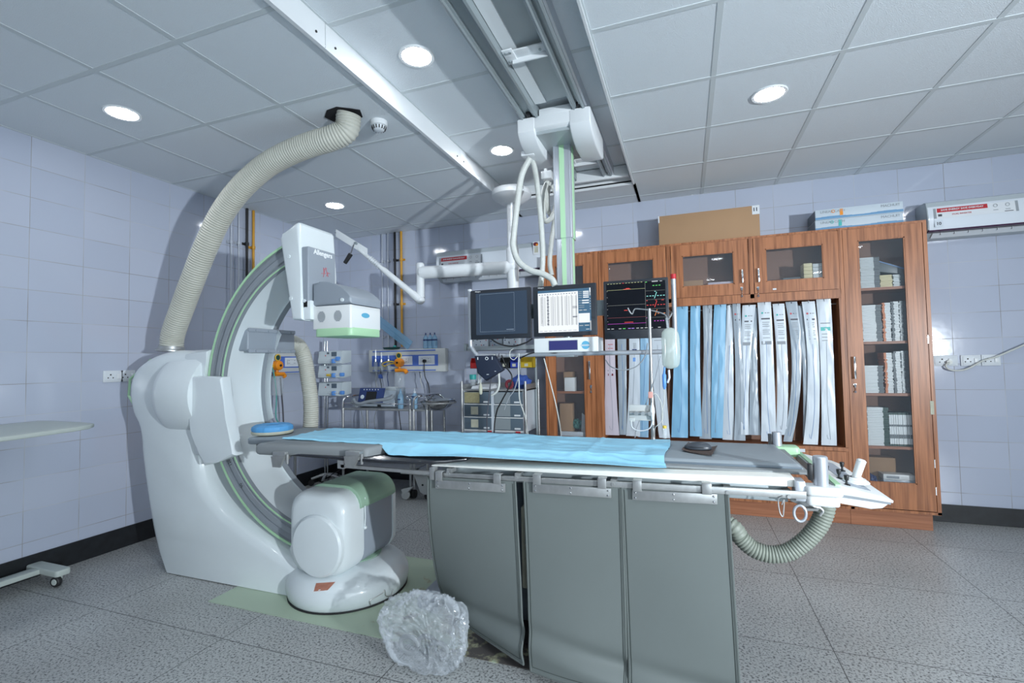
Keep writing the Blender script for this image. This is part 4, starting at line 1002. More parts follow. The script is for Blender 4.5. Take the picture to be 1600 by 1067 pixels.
d = panel_door(CL, -1.237, -0.788, 0.148, 1.762, gx0, gx1, 0.56, 1.62)
pull(d, 921, 564, 593); lock(d, 923.5, 603)

# --- contents of the cabinets
def slabthing(nm, lab, cat, x0, x1, y0, y1, z0, z1, m, grp=None, bev=0.002, m2=None):
    b = NB(); box(b, x0, x1, y0, y1, z0, z1, bev=bev)
    return tag(part(nm, b, m), lab, cat, grp)
def case_stack(px0, px1, py0, py1, n, m1, m2, lab, grp, y=4.47, f=0.70, first=None, nm='disc_case', dep=0.13):
    x0, z1 = fw_(px0, py0, y); x1, _ = fw_(px1, py0, y); _, z0 = fw_(px0, py1, y)
    sh = {1: 1.8355, 2: 1.4155, 3: 1.0155, 4: 0.6105}
    z0 = min(sh.values(), key=lambda v: abs(v-z0)) if abs(min(sh.values(), key=lambda v: abs(v-z0))-z0) < 0.05 else z0
    h = (z1-z0)/n; src = None
    for k in range(n):
        j = random.uniform(-0.004, 0.004)
        if src is None:
            b = NB(); xm = x0+(x1-x0)*f
            box(b, x0, xm, y, y+dep, z0, z0+h*0.93, 0, 0.0008, 1); 
            if f < 1: box(b, xm, x1, y+0.003, y+dep, z0, z0+h*0.90, 1, 0.0008, 1)
            src = part(nm, b, [m1, m2]); src['label'] = lab; src['category'] = 'case'; src['group'] = grp; base = src.location.copy(); o = src
        else:
            o = src.copy(); COL.objects.link(o); o.location = base+Vector((j, random.uniform(-0.003, 0.003), k*h))
g = 'white cases stacked in the tall glass-door cabinet'
case_stack(1343, 1374, 403, 449, 20, 'case_pale', 'case_dark', 'thin grey-white case, left stack, top shelf of the tall cabinet', g)
case_stack(1375, 1394, 430, 449, 8, 'case_cream', 'case_cream', 'thin cream case in the low stack on the top shelf, tall cabinet', g, f=1)
case_stack(1395, 1413, 429, 449, 8, 'case_pale', 'case_dark', 'thin grey case beside the cream stack, top shelf of the tall cabinet', g, f=0.6)
case_stack(1346, 1377, 477, 534, 24, 'case_white', 'case_dark', 'thin white case in the left stack on the second shelf of the tall cabinet', g)
case_stack(1378, 1391, 473, 534, 24, 'case_orange', 'case_white', 'orange-ended thin case on the second shelf of the tall cabinet', g, f=0.30)
case_stack(1391.6, 1404, 471, 534, 24, 'case_dark', 'case_white', 'thin grey and white case, middle right, second shelf, tall cabinet', g, f=0.35)
case_stack(1404.6, 1416, 470, 534, 24, 'case_pale', 'case_dark', 'thin dark-ended case in the rightmost stack on the second shelf, tall cabinet', g, f=0.35)
case_stack(1350, 1380, 571, 614, 18, 'case_white', 'case_dark', 'thin white case, short left stack, third shelf of the tall cabinet', g)
case_stack(1381, 1394, 551, 614, 25, 'case_orange', 'case_white', 'orange-ended thin case on the third shelf of the tall cabinet', g, f=0.30)
case_stack(1394.6, 1407, 549, 614, 25, 'case_dark', 'case_white', 'thin grey and white case, middle right, third shelf, tall cabinet', g, f=0.35)
case_stack(1407.6, 1420, 548, 614, 25, 'case_pale', 'case_dark', 'thin dark-ended case in the rightmost stack on the third shelf, tall cabinet', g, f=0.35)
case_stack(1354, 1388, 636, 698, 22, 'case_white', 'case_teal', 'thin white case with teal end, left stack, fourth shelf of the tall cabinet', g, f=0.74)
src = None
for k in range(11):
    x, z1 = fw_(1393+k*3.6, 649); _, z0 = fw_(1393, 695)
    if src is None:
        b = NB(); x0 = x; box(b, x, x+0.013, 4.47, 4.60, 0.6255, z1, 0, 0.0008, 1); box(b, x, x+0.013, 4.475, 4.60, z1, z1+0.016, 1); box(b, x, x+0.013, 4.475, 4.60, 0.6105, 0.6255, 1); box(b, x+0.001, x+0.012, 4.4685, 4.47, 0.67, 0.70, 2); box(b, x+0.001, x+0.012, 4.4685, 4.47, 0.76, 0.775, 2)
        src = part('disc_case', b, ['case_white', 'case_teal', 'case_dark']); tag(src, 'upright white case with teal ends, fourth shelf of the tall cabinet', 'case', g); base = src.location.copy()
    else:
        o = src.copy(); COL.objects.link(o); o.location = base+Vector((x-x0, random.uniform(0, 0.004), 0))
x0, z0 = fw_(1386, 757, 4.47); 
for k, m in enumerate(('box_white', 'pkt_grey', 'case_orange', 'box_white', 'case_white')):
    b = NB(); zz = 0.144+0.0; h = 0.028; box(b, x0+0.03, x0+0.19, 4.47, 4.60, 0.1435+0.0+k*h, 0.1435+(k+1)*h-0.002, bev=0.001); 
    b.free()
zb = 0.144
slabthing('storage_box', 'brown box at the bottom of the tall cabinet, behind the small cartons', 'box', 1.33, 1.52, 4.58, 4.69, zb, 0.50, 'cardboard')
for k, (m, lab) in enumerate((('pkt_white', 'bottom'), ('carton_blue', 'second'), ('case_white', 'third'), ('case_orange', 'fourth'), ('pkt_grey', 'fifth'), ('box_white', 'top'))):
    z_ = zb+0.19*0+k*0.042
    b = NB(); box(b, 1.40, 1.60, 4.47, 4.57, z_, z_+0.040, bev=0.001); box(b, 1.42, 1.50, 4.4685, 4.4705, z_+0.010, z_+0.028, 1)
    tag(part('small_carton', b, [m, 'text_grey']), 'small flat carton, %s of the pile at the foot of the tall cabinet' % lab, 'box', 'cartons at the foot of the tall cabinet')
b = NB(); bmesh.ops.create_icosphere(b, subdivisions=4, radius=1)
for v in b.verts:
    n_ = v.co.normalized(); k = 1+0.35*nz(n_.x, n_.y, n_.z, 2.5); v.co = Vector((1.335+n_.x*0.045*k, 4.50+n_.y*0.05*k, 0.26+n_.z*0.115*k))
tag(part('plastic_pouch', b, 'navy'), 'crumpled dark pouch at the bottom left inside the tall cabinet', 'pouch')
# dark slanting box on the top shelf
p0 = fw_(1374, 424, 4.47); p1 = fw_(1413, 428, 4.47); p2 = fw_(1413, 417, 4.47); p3 = fw_(1372, 406, 4.47)
b = NB(); prism(b, [p0, p1, p2, p3], 'y', 4.48, 4.62, bev=0.003)
a_, c_ = Vector((p3[0], 4.478, p3[1])), Vector((p2[0], 4.478, p2[1])); dn = Vector((0, 0, -0.012))
tube(b, [a_+dn+Vector((0.01, 0, 0)), c_+dn], 0.004, 4, mi=1); tag(part('binder', b, ['case_dark', 'catheter_blue']), 'dark folder lying aslant over the short stacks on the top shelf', 'folder')
# behind the upper glass doors
for k in range(5):
    x, z = fw_(951, 438, 4.5); slabthing('paper_pack', 'pale green paper pack piled behind the glass door above the monitors', 'pack', -0.62, -0.42+0.01*(k % 2), 4.48, 4.62, 1.857+k*0.022, 1.857+k*0.022+0.020, 'case_white' if k % 2 else 'drawer_tan', 'packs behind the upper doors', bev=0.001)
b = NB(); bmesh.ops.create_icosphere(b, subdivisions=4, radius=1)
for v in b.verts:
    n_ = v.co.normalized(); k = 1+0.4*nz(n_.x, n_.y, n_.z, 3); v.co = Vector((-0.46+n_.x*0.12*k, 4.56+n_.y*0.06*k, 2.00+n_.z*0.035*k))
tag(part('plastic_wrap', b, 'clear_plastic'), 'crumpled clear wrap on top of the paper pile behind the upper glass door', 'plastic wrap')
slabthing('storage_box', 'brown box leaning inside the second upper glass door', 'box', -0.02, 0.16, 4.46, 4.62, 1.857, 1.99, 'cardboard')
slabthing('storage_box', 'pink and white flat box inside the second upper glass door', 'box', 0.20, 0.42, 4.46, 4.60, 1.857, 1.962, 'pkt_pink')
for k in range(7):
    slabthing('paper_pack', 'yellow-white pack in the pile inside the rightmost upper glass door', 'pack', 0.925, 0.985, 4.46, 4.58, 1.857+k*0.030, 1.857+k*0.030+0.028, 'case_cream', 'packs behind the upper doors', bev=0.001)
    if k < 7: slabthing('paper_pack', 'grey-white pack right of the yellow pile inside the rightmost upper glass door', 'pack', 0.99, 1.06, 4.46, 4.58, 1.857+k*0.029, 1.857+k*0.029+0.027, 'case_pale', 'packs behind the upper doors', bev=0.001)
slabthing('storage_box', 'dark folded thing left of the yellow pile inside the rightmost upper glass door', 'box', 0.78, 0.91, 4.50, 4.60, 1.857, 1.965, 'case_dark')
# inside the left glazed door
slabthing('storage_box', 'small white carton on the upper shelf of the cabinet behind the monitors', 'box', *(lambda a, c: (a[0], c[0]))(fw_(882, 600, 4.46), fw_(898, 600, 4.46)), 4.46, 4.56, 1.0205, fw_(882, 590, 4.46)[1], 'box_white')
slabthing('storage_box', 'brown carton behind the small white one on the upper shelf', 'box', -1.13, -1.02, 4.58, 4.68, 1.0205, 1.20, 'cardboard')
slabthing('storage_box', 'brown carton standing at the left on the lower shelf behind glass', 'box', -1.155, -1.03, 4.50, 4.66, 0.6005, 0.90, 'cardboard')
slabthing('basin_box', 'white tray on the lower shelf of the cabinet behind the monitors', 'tray', -1.14, -0.88, 4.455, 4.49, 0.6005, 0.64, 'pkt_white')
b = NB(); bmesh.ops.create_icosphere(b, subdivisions=4, radius=1)
for v in b.verts:
    n_ = v.co.normalized(); k = 1+0.5*nz(n_.x+2, n_.y, n_.z, 3); v.co = Vector((-1.00+n_.x*0.05*k, 4.55+n_.y*0.05*k, 0.70+n_.z*0.045*k))
tag(part('folded_cloth', b, 'green_cloth'), 'crumpled green cloth on the lower shelf behind glass', 'cloth')
b = NB(); prism(b, [(-0.955, 0.64), (-0.87, 0.60), (-0.885, 0.76), (-0.945, 0.81)], 'y', 4.52, 4.54, bev=0.002); tag(part('paper_sheets', b, 'paper'), 'crumpled white papers next to the green cloth behind glass', 'paper')

# --- on top of the cabinets
p0 = fw_(1030, 383, 4.45); p1 = fw_(1188, 369, 4.45)
zt = fw_(1032, 338, 4.45)[1]
CB = thing('cardboard_box', 'long brown cardboard box lying on top of the cabinets', 'box', ((p0[0]+p1[0])/2, 4.58, ZT+0.004))
b = NB(); box(b, p0[0], p1[0], 4.45, 4.70, ZT+0.004, zt, bev=0.003); part('carton', b, 'cardboard', CB)
b = NB(); box(b, p1[0]-0.055, p1[0]+0.002, 4.4475, 4.4485, zt-0.075, zt); box(b, p0[0]-0.002, p0[0]+0.008, 4.4475, 4.4485, zt-0.06, zt+0.002); box(b, p0[0]-0.002, p1[0]+0.002, 4.449, 4.452, zt+0.0003, zt+0.001)
add_text(b, '11', 0.04, Vector((p1[0]-0.03, 4.447, zt-0.035)), (1, 0, 0), (0, 0, 1), mi=1, bold=0.002); part('packing_label', b, ['paper', 'text_dark'], CB, smooth=0)
for k, (py0, py1) in enumerate(((355, 341), (341, 326))):
    x0, z0 = fw_(1274, py0, 4.46); x1, _ = fw_(1412, py0, 4.46); z0 = ZT+0.003+k*0.086; z1 = z0+0.084
    t = thing('flat_carton', ('lower' if k == 0 else 'upper')+' of the two long white and blue cartons stacked on the tall cabinet', 'box', ((x0+x1)/2, 4.58, z0), 'white cartons on the tall cabinet')
    b = NB(); box(b, x0, x1, 4.46, 4.71, z0, z1, 0, 0.002); box(b, x0-0.001, x0+0.001, 4.463, 4.708, z0+0.003, z1-0.003, 1); part('carton', b, ['carton_white', 'carton_dark'], t)
    b = NB(); n_ = 14
    for i in range(n_):
        xa = x0+(x1-x0)*i/n_; box(b, xa, x0+(x1-x0)*(i+1)/n_+0.0005, 4.4585, 4.4595, z0+0.004, z0+0.022+0.004*sin(i*0.7))
    xo = x0+(x1-x0)*(0.29 if k else 0.275); 
    part('blue_stripe', b, 'carton_blue', t, smooth=0)
    b = NB(); box(b, xo, xo+0.022, 4.458, 4.4594, z0+0.026, z1-0.008, 0 if k else 1); part('colour_mark', b, ['orange_plastic', 'teal'], t, smooth=0); b = NB(); lathe(b, [(0.008, 0), (0.013, 0), (0.013, 0.001), (0.008, 0.001)], (xo-0.045, 4.459, z1-0.022), (0, -1, 0), 16, 0 if k else 1); part('colour_ring', b, ['orange_plastic', 'teal'], t, smooth=0)
    b = NB(); add_text(b, 'LINEAR CATH', 0.027, Vector((x0+0.12, 4.4585, z1-0.022)), (1, 0, 0), (0, 0, 1), mi=0); part('lettering', b, ['text_grey'], t, smooth=0); b = NB(); add_text(b, 'MACHUIT', 0.028, Vector((x1-0.08, 4.4585, z1-0.022)), (1, 0, 0), (0, 0, 1), mi=0); part('lettering', b, ['text_grey'], t, smooth=0)

# --- the hanging sterile packets: (top, middle, bottom) edge pixels
PK = [ # top xl,xr,y  mid xl,xr,y  bottom xl,xr,y   colour, depth, style, label
 (944, 961, 478, 945.5, 962, 590, 944, 968, 679, 'pkt_pink', 4.455, 'p', 'pinkish packet with a dark red label line, leftmost of the hanging row'),
 (963, 978, 478, 966, 979, 590, 968, 979.5, 679, 'pkt_grey', 4.475, 'n', 'narrow grey packet right beside the leftmost pinkish one'),
 (981, 998, 478, 983, 1000, 590, 978, 1000, 681, 'pkt_white', 4.46, 'b', 'white packet with a blue half-round mark, seen under the right monitor'),
 (1000, 1015, 478, 1000, 1014, 590, 997, 1013, 683, 'pkt_paleblue', 4.475, 'n', 'pale blue packet under the right monitor, left of the drip pole'),
 (1016, 1036, 478, 1020, 1040, 590, 1030, 1047, 684, 'pkt_white', 4.46, 'w', 'white packet hanging just behind the drip bag'),
 (1056, 1075, 477, 1052, 1075, 590, 1049, 1075, 683, 'pkt_blue', 4.455, 'c', 'broad blue packet just right of the drip bag'),
 (1079, 1094.5, 478, 1078, 1094, 580, 1078, 1097, 681, 'pkt_blue', 4.46, 'c', 'blue packet, the second blue one right of the drip bag'),
 (1097.5, 1113, 470, 1099, 1112, 590, 1093, 1112, 685, 'pkt_grey', 4.475, 'n', 'greyish packet between two blue packets'),
 (1116, 1135, 476, 1112, 1132, 590, 1111, 1129, 684, 'pkt_blue', 4.457, 'c', 'rightmost blue packet of the hanging row'),
 (1136, 1147, 477, 1132, 1146, 590, 1129, 1148, 687, 'pkt_white', 4.475, 'n', 'plain white packet just right of the last blue one'),
 (1144, 1156.5, 473, 1149, 1162, 590, 1147, 1165, 688, 'pkt_grey', 4.455, 'r', 'grey packet with a red dot, curving right at the foot'),
 (1160, 1181, 477, 1158, 1171, 590, 1158, 1170, 679, 'pkt_white', 4.46, 'g', 'white packet with green dot narrowing downwards'),
 (1174, 1184, 481, 1172, 1184, 590, 1170, 1189, 679, 'pkt_grey', 4.485, 'n', 'dull grey packet half hidden behind two white ones'),
 (1183.5, 1204.5, 471, 1189, 1210, 590, 1189, 1212.5, 689, 'pkt_white', 4.455, 'g', 'broad white packet with green dot and grey half-round foot to its label'),
 (1207, 1225.5, 475, 1214, 1231, 580, 1212, 1229, 679, 'pkt_white', 4.465, 'g', 'white packet with green dot left of the patterned grey one'),
 (1227, 1245.5, 472, 1237, 1252, 580, 1224, 1238, 690, 'pkt_grey', 4.455, 'r', 'glossy grey patterned packet curling back to the left'),
 (1246, 1256, 478, 1254, 1264, 580, 1255, 1263, 684, 'pkt_grey', 4.485, 'n', 'thin grey packet behind the second packet from the right'),
 (1252.6, 1273, 471.5, 1262, 1281, 580, 1255, 1278, 695, 'pkt_white', 4.462, 'r', 'white packet with small red dot, second from the right end'),
 (1275, 1298, 466, 1283, 1304, 590, 1283, 1307, 695, 'pkt_white', 4.455, 't', 'white packet with a teal label band, rightmost of the row'),
]
for ti, (tl, tr, ty, ml, mr, my, bl, br, by, m, yy, sty, lab) in enumerate(PK):
    A = [fw_(tl, ty, yy), fw_(tr, ty, yy)]; Mi = [fw_(ml, my, yy), fw_(mr, my, yy)]; Bo = [fw_(bl, by, yy), fw_(br, by, yy)]
    zt_, zm_, zb_ = A[0][1], Mi[0][1], max(Bo[0][1], 0.602)
    tm = (zt_-zm_)/(zt_-zb_)
    def q2(a, m_, c, t):     # quadratic through three points at t = 0, tm, 1
        return a*(t-tm)*(t-1)/(tm)+m_*t*(t-1)/(tm*(tm-1))+c*t*(t-tm)/(1-tm)
    def f(u, v, yy=yy, A=A, Mi=Mi, Bo=Bo, ti=ti):
        xl = q2(A[0][0], Mi[0][0], Bo[0][0], v); xr = q2(A[1][0], Mi[1][0], Bo[1][0], v); z = zt_+(zb_-zt_)*v
        y = yy+0.010*sin(v*5+ti)*v+0.004*nz(u*3, v*8, ti)-0.003*sin(pi*u)
        return (xl+(xr-xl)*u, y, z)
    R = thing('sterile_packet', 'long '+lab, 'packet', (A[0][0]/2+A[1][0]/2, yy, zb_), 'long sterile packets hanging in the niche')
    b = NB(); sheet(b, 8, 40, f, (0, 1, 0), 0.004)
    part('pouch', b, m, R, smooth=60)
    off = Vector((0, -0.0012, 0))
    b = NB(); ph = random.uniform(0, 6)
    if sty != 'n' or ti % 2: tube(b, [Vector(f(0.5+0.16*sin(t_*4+ph)*(t_), 0.30+0.66*t_))+off for t_ in [k/24 for k in range(25)]]+[Vector(f(0.42, 0.955))+off, Vector(f(0.36, 0.93))+off], 0.0013, 5); part('catheter', b, 'catheter_blue' if ti % 2 else 'catheter_grey', R)
    else: b.free()
    if sty in 'rgtwbp' :
        b = NB()
        def bar(v0, v1, u0, u1, mi):
            P = [Vector(f(u0, v1))+off, Vector(f(u1, v1))+off, Vector(f(u1, v0))+off, Vector(f(u0, v0))+off]
            hexa(b, [P[0], P[1], P[1]+Vector((0, .001, 0)), P[0]+Vector((0, .001, 0)), P[3], P[2], P[2]+Vector((0, .001, 0)), P[3]+Vector((0, .001, 0))], mi)
        dot = {'r': 2, 'g': 1, 't': 4, 'w': 3, 'b': 5, 'p': 6}[sty]
        c = Vector(f(0.30, 0.085))+off
        if sty in 'rg': lathe(b, [(0, 0.0006), (0.008, 0.0006), (0.008, 0), (0, 0)], c, (0, -1, 0), 12, dot); 
        if sty in 'rgw':
            bar(0.082, 0.088, 0.5, 0.58, 0); bar(0.082, 0.088, 0.64, 0.84, 3); bar(0.122, 0.132, 0.2, 0.85, 0)
            for k in range(9):
                if k % 4 != 3: bar(0.150+k*0.014, 0.155+k*0.014, 0.26, 0.80-0.06*(k % 2), 3)
            bar(0.288, 0.312, 0.12, 0.88, 3) if sty == 'g' else None
        if sty == 't':
            bar(0.20, 0.225, 0.15, 0.85, 4); add_text(b, '4F', 0.016, Vector(f(0.5, 0.212))+off*1.8, (1, 0, 0), (0, 0, 1), mi=7)
            for k in range(3): bar(0.245+k*0.022, 0.250+k*0.022, 0.2, 0.6, 3)
            bar(0.17, 0.177, 0.15, 0.85, 3)
        if sty == 'b':
            c = Vector(f(0.5, 0.345)); bar(0.335, 0.345, 0.28, 0.72, 5); bar(0.345, 0.353, 0.36, 0.64, 5)
            for k in range(4): bar(0.29+k*0.011, 0.294+k*0.011, 0.36, 0.7, 3)
            bar(0.40, 0.43, 0.36, 0.6, 8)
        if sty == 'p': 
            bar(0.50, 0.51, 0.25, 0.75, 3); bar(0.528, 0.545, 0.28, 0.78, 6); bar(0.30, 0.305, 0.3, 0.8, 9); bar(0.33, 0.335, 0.3, 0.8, 9)
        part('label', b, ['text_dark', 'teal', 'faded_red', 'text_grey', 'teal', 'navy', 'maroon', 'text_white', 'pump_blue', 'faded_red'], R, smooth=0)
    hx = (A[0][0]+A[1][0])/2
    b = NB(); tube(b, spline([(hx, yy-0.004, zt_-0.015), (hx, yy-0.006, zt_+0.01), (hx+0.004, yy-0.004, 1.745), (hx+0.002, 4.49, 1.742), (hx, 4.508, 1.736), (hx, 4.510, 1.722)], 4), 0.0018, 6); part('hook', b, 'chrome', R)
# spare hooks left on the rod
for k, px in enumerate((1069, 1108, 1152, 1170, 1202, 1210, 1216, 1221, 1238, 1243, 1263, 1283)):
    x, z = fw_(px, 468, 4.49); b = NB(); tube(b, spline([(x, 4.47, 1.70), (x, 4.472, 1.72), (x, 4.478, 1.742), (x, 4.50, 1.7425), (x, 4.512, 1.73)], 4), 0.0018, 6)
    tag(part('wire_hook', b, 'chrome'), 'spare bright wire hook on the rod above the hanging packets', 'hook', 'wire hooks on the niche rod')
# ================================================================ ceiling rails, carriage, column and monitors
RZ0, RZ1 = 2.855, 2.938
RAIL = thing('ceiling_rail', 'left of the two long grey ceiling rails that carry the monitor carriage', 'rail', (-0.885, 1.0, RZ0), 'ceiling rails')
def rail(parent, xs, y0, y1):
    x0, x1 = xs; b = NB()
    prof = [(x0, RZ1), (x0, RZ0+0.004), (x0+0.012, RZ0), (x0+0.016, RZ0+0.012), (x0+0.028, RZ0+0.014), (x0+0.030, RZ0+0.03), (x1-0.034, RZ0+0.03), (x1-0.030, RZ0+0.012), (x1-0.016, RZ0+0.010), (x1-0.012, RZ0-0.002), (x1, RZ0), (x1, RZ1)]
    prism(b, prof, 'y', y0, y1); part('beam', b, 'rail_steel', parent, smooth=0)
rail(RAIL, (-0.945, -0.835), -2.2, 4.02)
RAIL2 = thing('ceiling_rail', 'right of the two long grey ceiling rails that carry the monitor carriage', 'rail', (-0.56, 1.0, RZ0), 'ceiling rails')
rail(RAIL2, (-0.610, -0.535), -2.2, 4.02)
b = NB(); box(b, -0.533, -0.520, -2.2, 4.02, RZ0+0.01, RZ1); part('guide', b, 'alu', RAIL2, smooth=0)
b = NB(); box(b, -0.832, -0.612, -2.2, 2.80, 2.915, 2.922); box(b, -0.832, -0.76, -2.2, 2.80, 2.905, 2.9149, 1); tag(part('cover_sheet', b, ['galvanised', 'white_metal'], smooth=0), 'galvanised sheet closing the gap between the two ceiling rails', 'metal sheet')
for y, lab in ((2.27, 'near'), (3.70, 'far')):
    t = thing('rail_bracket', lab+' white cross bracket bolted between the ceiling rails', 'bracket', (-0.72, y, 2.88), 'cross brackets between the ceiling rails')
    b = NB(); box(b, -0.833, -0.612, y-0.035, y+0.030, 2.885, 2.893, bev=0.001); box(b, -0.83, -0.775, y-0.06, y+0.055, 2.878, 2.886, bev=0.001); box(b, -0.80, -0.612, y+0.026, y+0.034, 2.860, 2.893); part('plate', b, 'white_metal', t)
    b = NB()
    for x, yy in ((-0.815, y-0.04), (-0.79, y-0.04), (-0.815, y+0.03), (-0.64, y-0.01)): lathe(b, [(0, 0), (0.007, 0), (0.007, -0.006), (0, -0.006)], (x, yy, 2.878), seg=8)
    part('bolt', b, 'rail_steel', t, smooth=0)
b = NB(); box(b, -0.99, -0.40, 4.03, 4.06, 2.84, 2.935, bev=0.002); tag(part('rail_end_plate', b, 'white_metal'), 'white cross plate closing the far end of the ceiling rails', 'plate')

S = thing('monitor_suspension', 'white ceiling carriage with a silver and green telescopic column', 'monitor mount', (-0.745, 3.15, 1.85))
CY = 3.15; CXm = -0.742
# carriage
y0, y1 = 2.86, 3.34
xa, xb = -0.975, -0.500
def cz(px, py, y): return at(px, py, 'y', y)
b = NB()
prof = [(y0, 2.862), (y0, 2.775), (y0+0.03, 2.742), (y0+0.10, 2.710), (y0+0.20, 2.695), (y1-0.08, 2.695), (y1, 2.72), (y1, 2.862)]
for xx0, xx1 in ((xa, -0.855), (-0.635, xb)): prism(b, prof, 'x', xx0, xx1, bev=0.010, seg=3)
prism(b, [(y0+0.002, 2.862), (y0+0.002, 2.790), (y0+0.02, 2.776), (y1-0.02, 2.776), (y1-0.002, 2.862)], 'x', -0.86, -0.63, bev=0.004)
box(b, -0.828, -0.616, y0-0.002, y1, 2.855, 2.905, bev=0.008)
part('carriage_cover', b, 'white_metal', S, 'white carriage cover')
b = NB(); box(b, -0.856, -0.634, y0+0.03, y1-0.05, 2.755, 2.777); part('carriage_plate', b, 'galvanised', S, 'grey plate under the carriage')
b = NB()
for sx in (-0.89, -0.57):
    for sy in (y0-0.02, y1+0.02): cyl(b, (sx-0.012, sy, 2.876), (sx+0.012, sy, 2.876), 0.016, seg=14)
part('roller', b, 'black_rubber', S)
# column: outer and inner tubes with green strips
def column(nm, hw, hd, z0, z1, gw):
    b = NB(); box(b, CXm-hw, CXm+hw, CY-hd, CY+hd, z0, z1, bev=0.004); 
    for s in (-1, 1): box(b, CXm+s*hw*0.98-0.004*s, CXm+s*hw*0.80, CY-hd-0.002, CY-hd+0.001, z0, z1)
    o = part(nm, b, 'alu', S, 'silver column tube')
    b = NB(); box(b, CXm-hw*0.28, CXm+hw*0.28, CY-hd-0.003, CY-hd+0.002, z0, z1); part('green_strip', b, 'pale_green', o, 'pale green strip down the column', smooth=0)
    b = NB(); box(b, CXm+hw-0.001, CXm+hw+0.003, CY-hd*0.35, CY+hd*0.45, z0, z1); part('green_strip', b, 'pale_green', o, 'pale green strip down the column', smooth=0)
zj = at(885, 371, 'y', CY-0.06).z
column('column_outer', 0.060, 0.060, zj, 2.76, 0)
column('column_inner', 0.052, 0.050, 1.62, zj+0.03, 0)
# U frame
fy = 3.06
fl_, fr_ = at(734, 455, 'y', fy), at(1052, 436, 'y', fy); zt_l = fl_.z; zf = at(880, 553, 'y', fy).z
b = NB(); pts = [(fl_.x, fy, zt_l), (fl_.x, fy, 1.46), (fl_.x+0.012, fy, zf+0.055), (fl_.x+0.045, fy, zf+0.012), (fl_.x+0.09, fy, zf), (-0.9, fy, zf), (-0.5, fy, zf), (fr_.x-0.08, fy, zf), (fr_.x-0.03, fy, zf+0.012), (fr_.x-0.004, fy, zf+0.05), (fr_.x, fy, zf+0.12), (fr_.x, fy, 1.7), (fr_.x, fy, fr_.z)]
tube(b, spline(pts, 4), 0.0145, 16); part('frame_tube', b, 'alu', S, 'silver tubular frame below the monitors')
b = NB(); cyl(b, (fr_.x, fy, fr_.z), (fr_.x, fy, fr_.z+0.03), 0.0165, seg=16); part('end_cap', b, 'sign_red', S, 'red end cap')
b = NB(); cyl(b, (fl_.x, fy, zt_l), (fl_.x, fy, zt_l+0.012), 0.0155, seg=16); part('end_cap', b, 'white_metal', S)
b = NB(); box(b, -1.38, -0.12, 3.10, 3.13, 1.60, 1.70, bev=0.004); box(b, -0.80, -0.69, 3.06, 3.20, 1.55, 1.72, bev=0.004); cyl(b, (-0.742, 3.15, zf-0.01), (-0.742, 3.15, 1.6), 0.03); part('crossbar', b, 'rail_steel', S)
b = NB(); box(b, -0.80, -0.68, fy-0.01, 3.18, zf-0.02, zf+0.02, bev=0.004); part('frame_clamp', b, 'rail_steel', S)

# monitors
def monitor(px, lab, depth, scr, m, thick=0.06):
    (x0p, y0p), (x1p, y1p) = px; a = at(x0p, y0p, 'y', fy-0.05); c = at(x1p, y1p, 'y', fy-0.05)
    x0, x1, z1, z0 = a.x, c.x, a.z, c.z
    t = thing('monitor', lab, 'monitor', ((x0+x1)/2, fy, z0), 'monitors on the ceiling-hung frame')
    yf = fy-0.05; s = 0.024
    b = NB(); prism(b, rrect(x0, x1, z0, z1, 0.006), 'y', yf, yf+0.022, bev=0.003)
    prism(b, rrect(x0+0.03, x1-0.03, z0+0.03, z1-0.03, 0.02), 'y', yf+0.02, yf+thick, bev=0.01)
    part('housing', b, 'monitor_dark', t)
    l, r, tp, bt = scr
    X0, X1, Z0, Z1 = x0+l, x1-r, z0+bt, z1-tp
    b = NB(); box(b, X0, X1, yf-0.0012, yf+0.001, Z0, Z1); part('screen', b, m, t, smooth=0)
    return t, X0, X1, Z0, Z1, yf-0.0013, x0, x1, z0, z1
def ui(b, X0, X1, Z0, Z1, y, u0, u1, v0, v1, mi, lift=0.0006):   # u right, v down, 0..1
    box(b, X0+(X1-X0)*u0, X0+(X1-X0)*u1, y-lift, y-lift+0.0004, Z1-(Z1-Z0)*v1, Z1-(Z1-Z0)*v0, mi)
# left: blank screen
t, X0, X1, Z0, Z1, y, x0, x1, z0, z1 = monitor(((735, 454.5), (830, 527.5)), 'dark monitor with a blank screen, leftmost of the three', 0, (0.040, 0.024, 0.022, 0.03), 'screen_off')
b = NB(); a = (X0, X1, Z0, Z1, y)
for q in ((0.08, 0.083, 0.03, 0.93), (0.755, 0.758, 0.03, 0.93), (0.08, 0.758, 0.03, 0.034), (0.08, 0.758, 0.925, 0.929), (0.60, 0.74, 0.885, 0.897)): ui(b, *a, *q, 0)
part('screen_outline', b, 'screen_line', t, smooth=0)
b = NB(); add_text(b, 'Allengers', 0.011, Vector((x0+0.055, y+0.0006, z1-0.010)), (1, 0, 0), (0, 0, 1)); add_text(b, '.', 0.02, Vector(((x0+x1)/2+0.03, y+0.0006, z0+0.012)), (1, 0, 0), (0, 0, 1)); part('maker_mark', b, 'text_white', t, smooth=0)
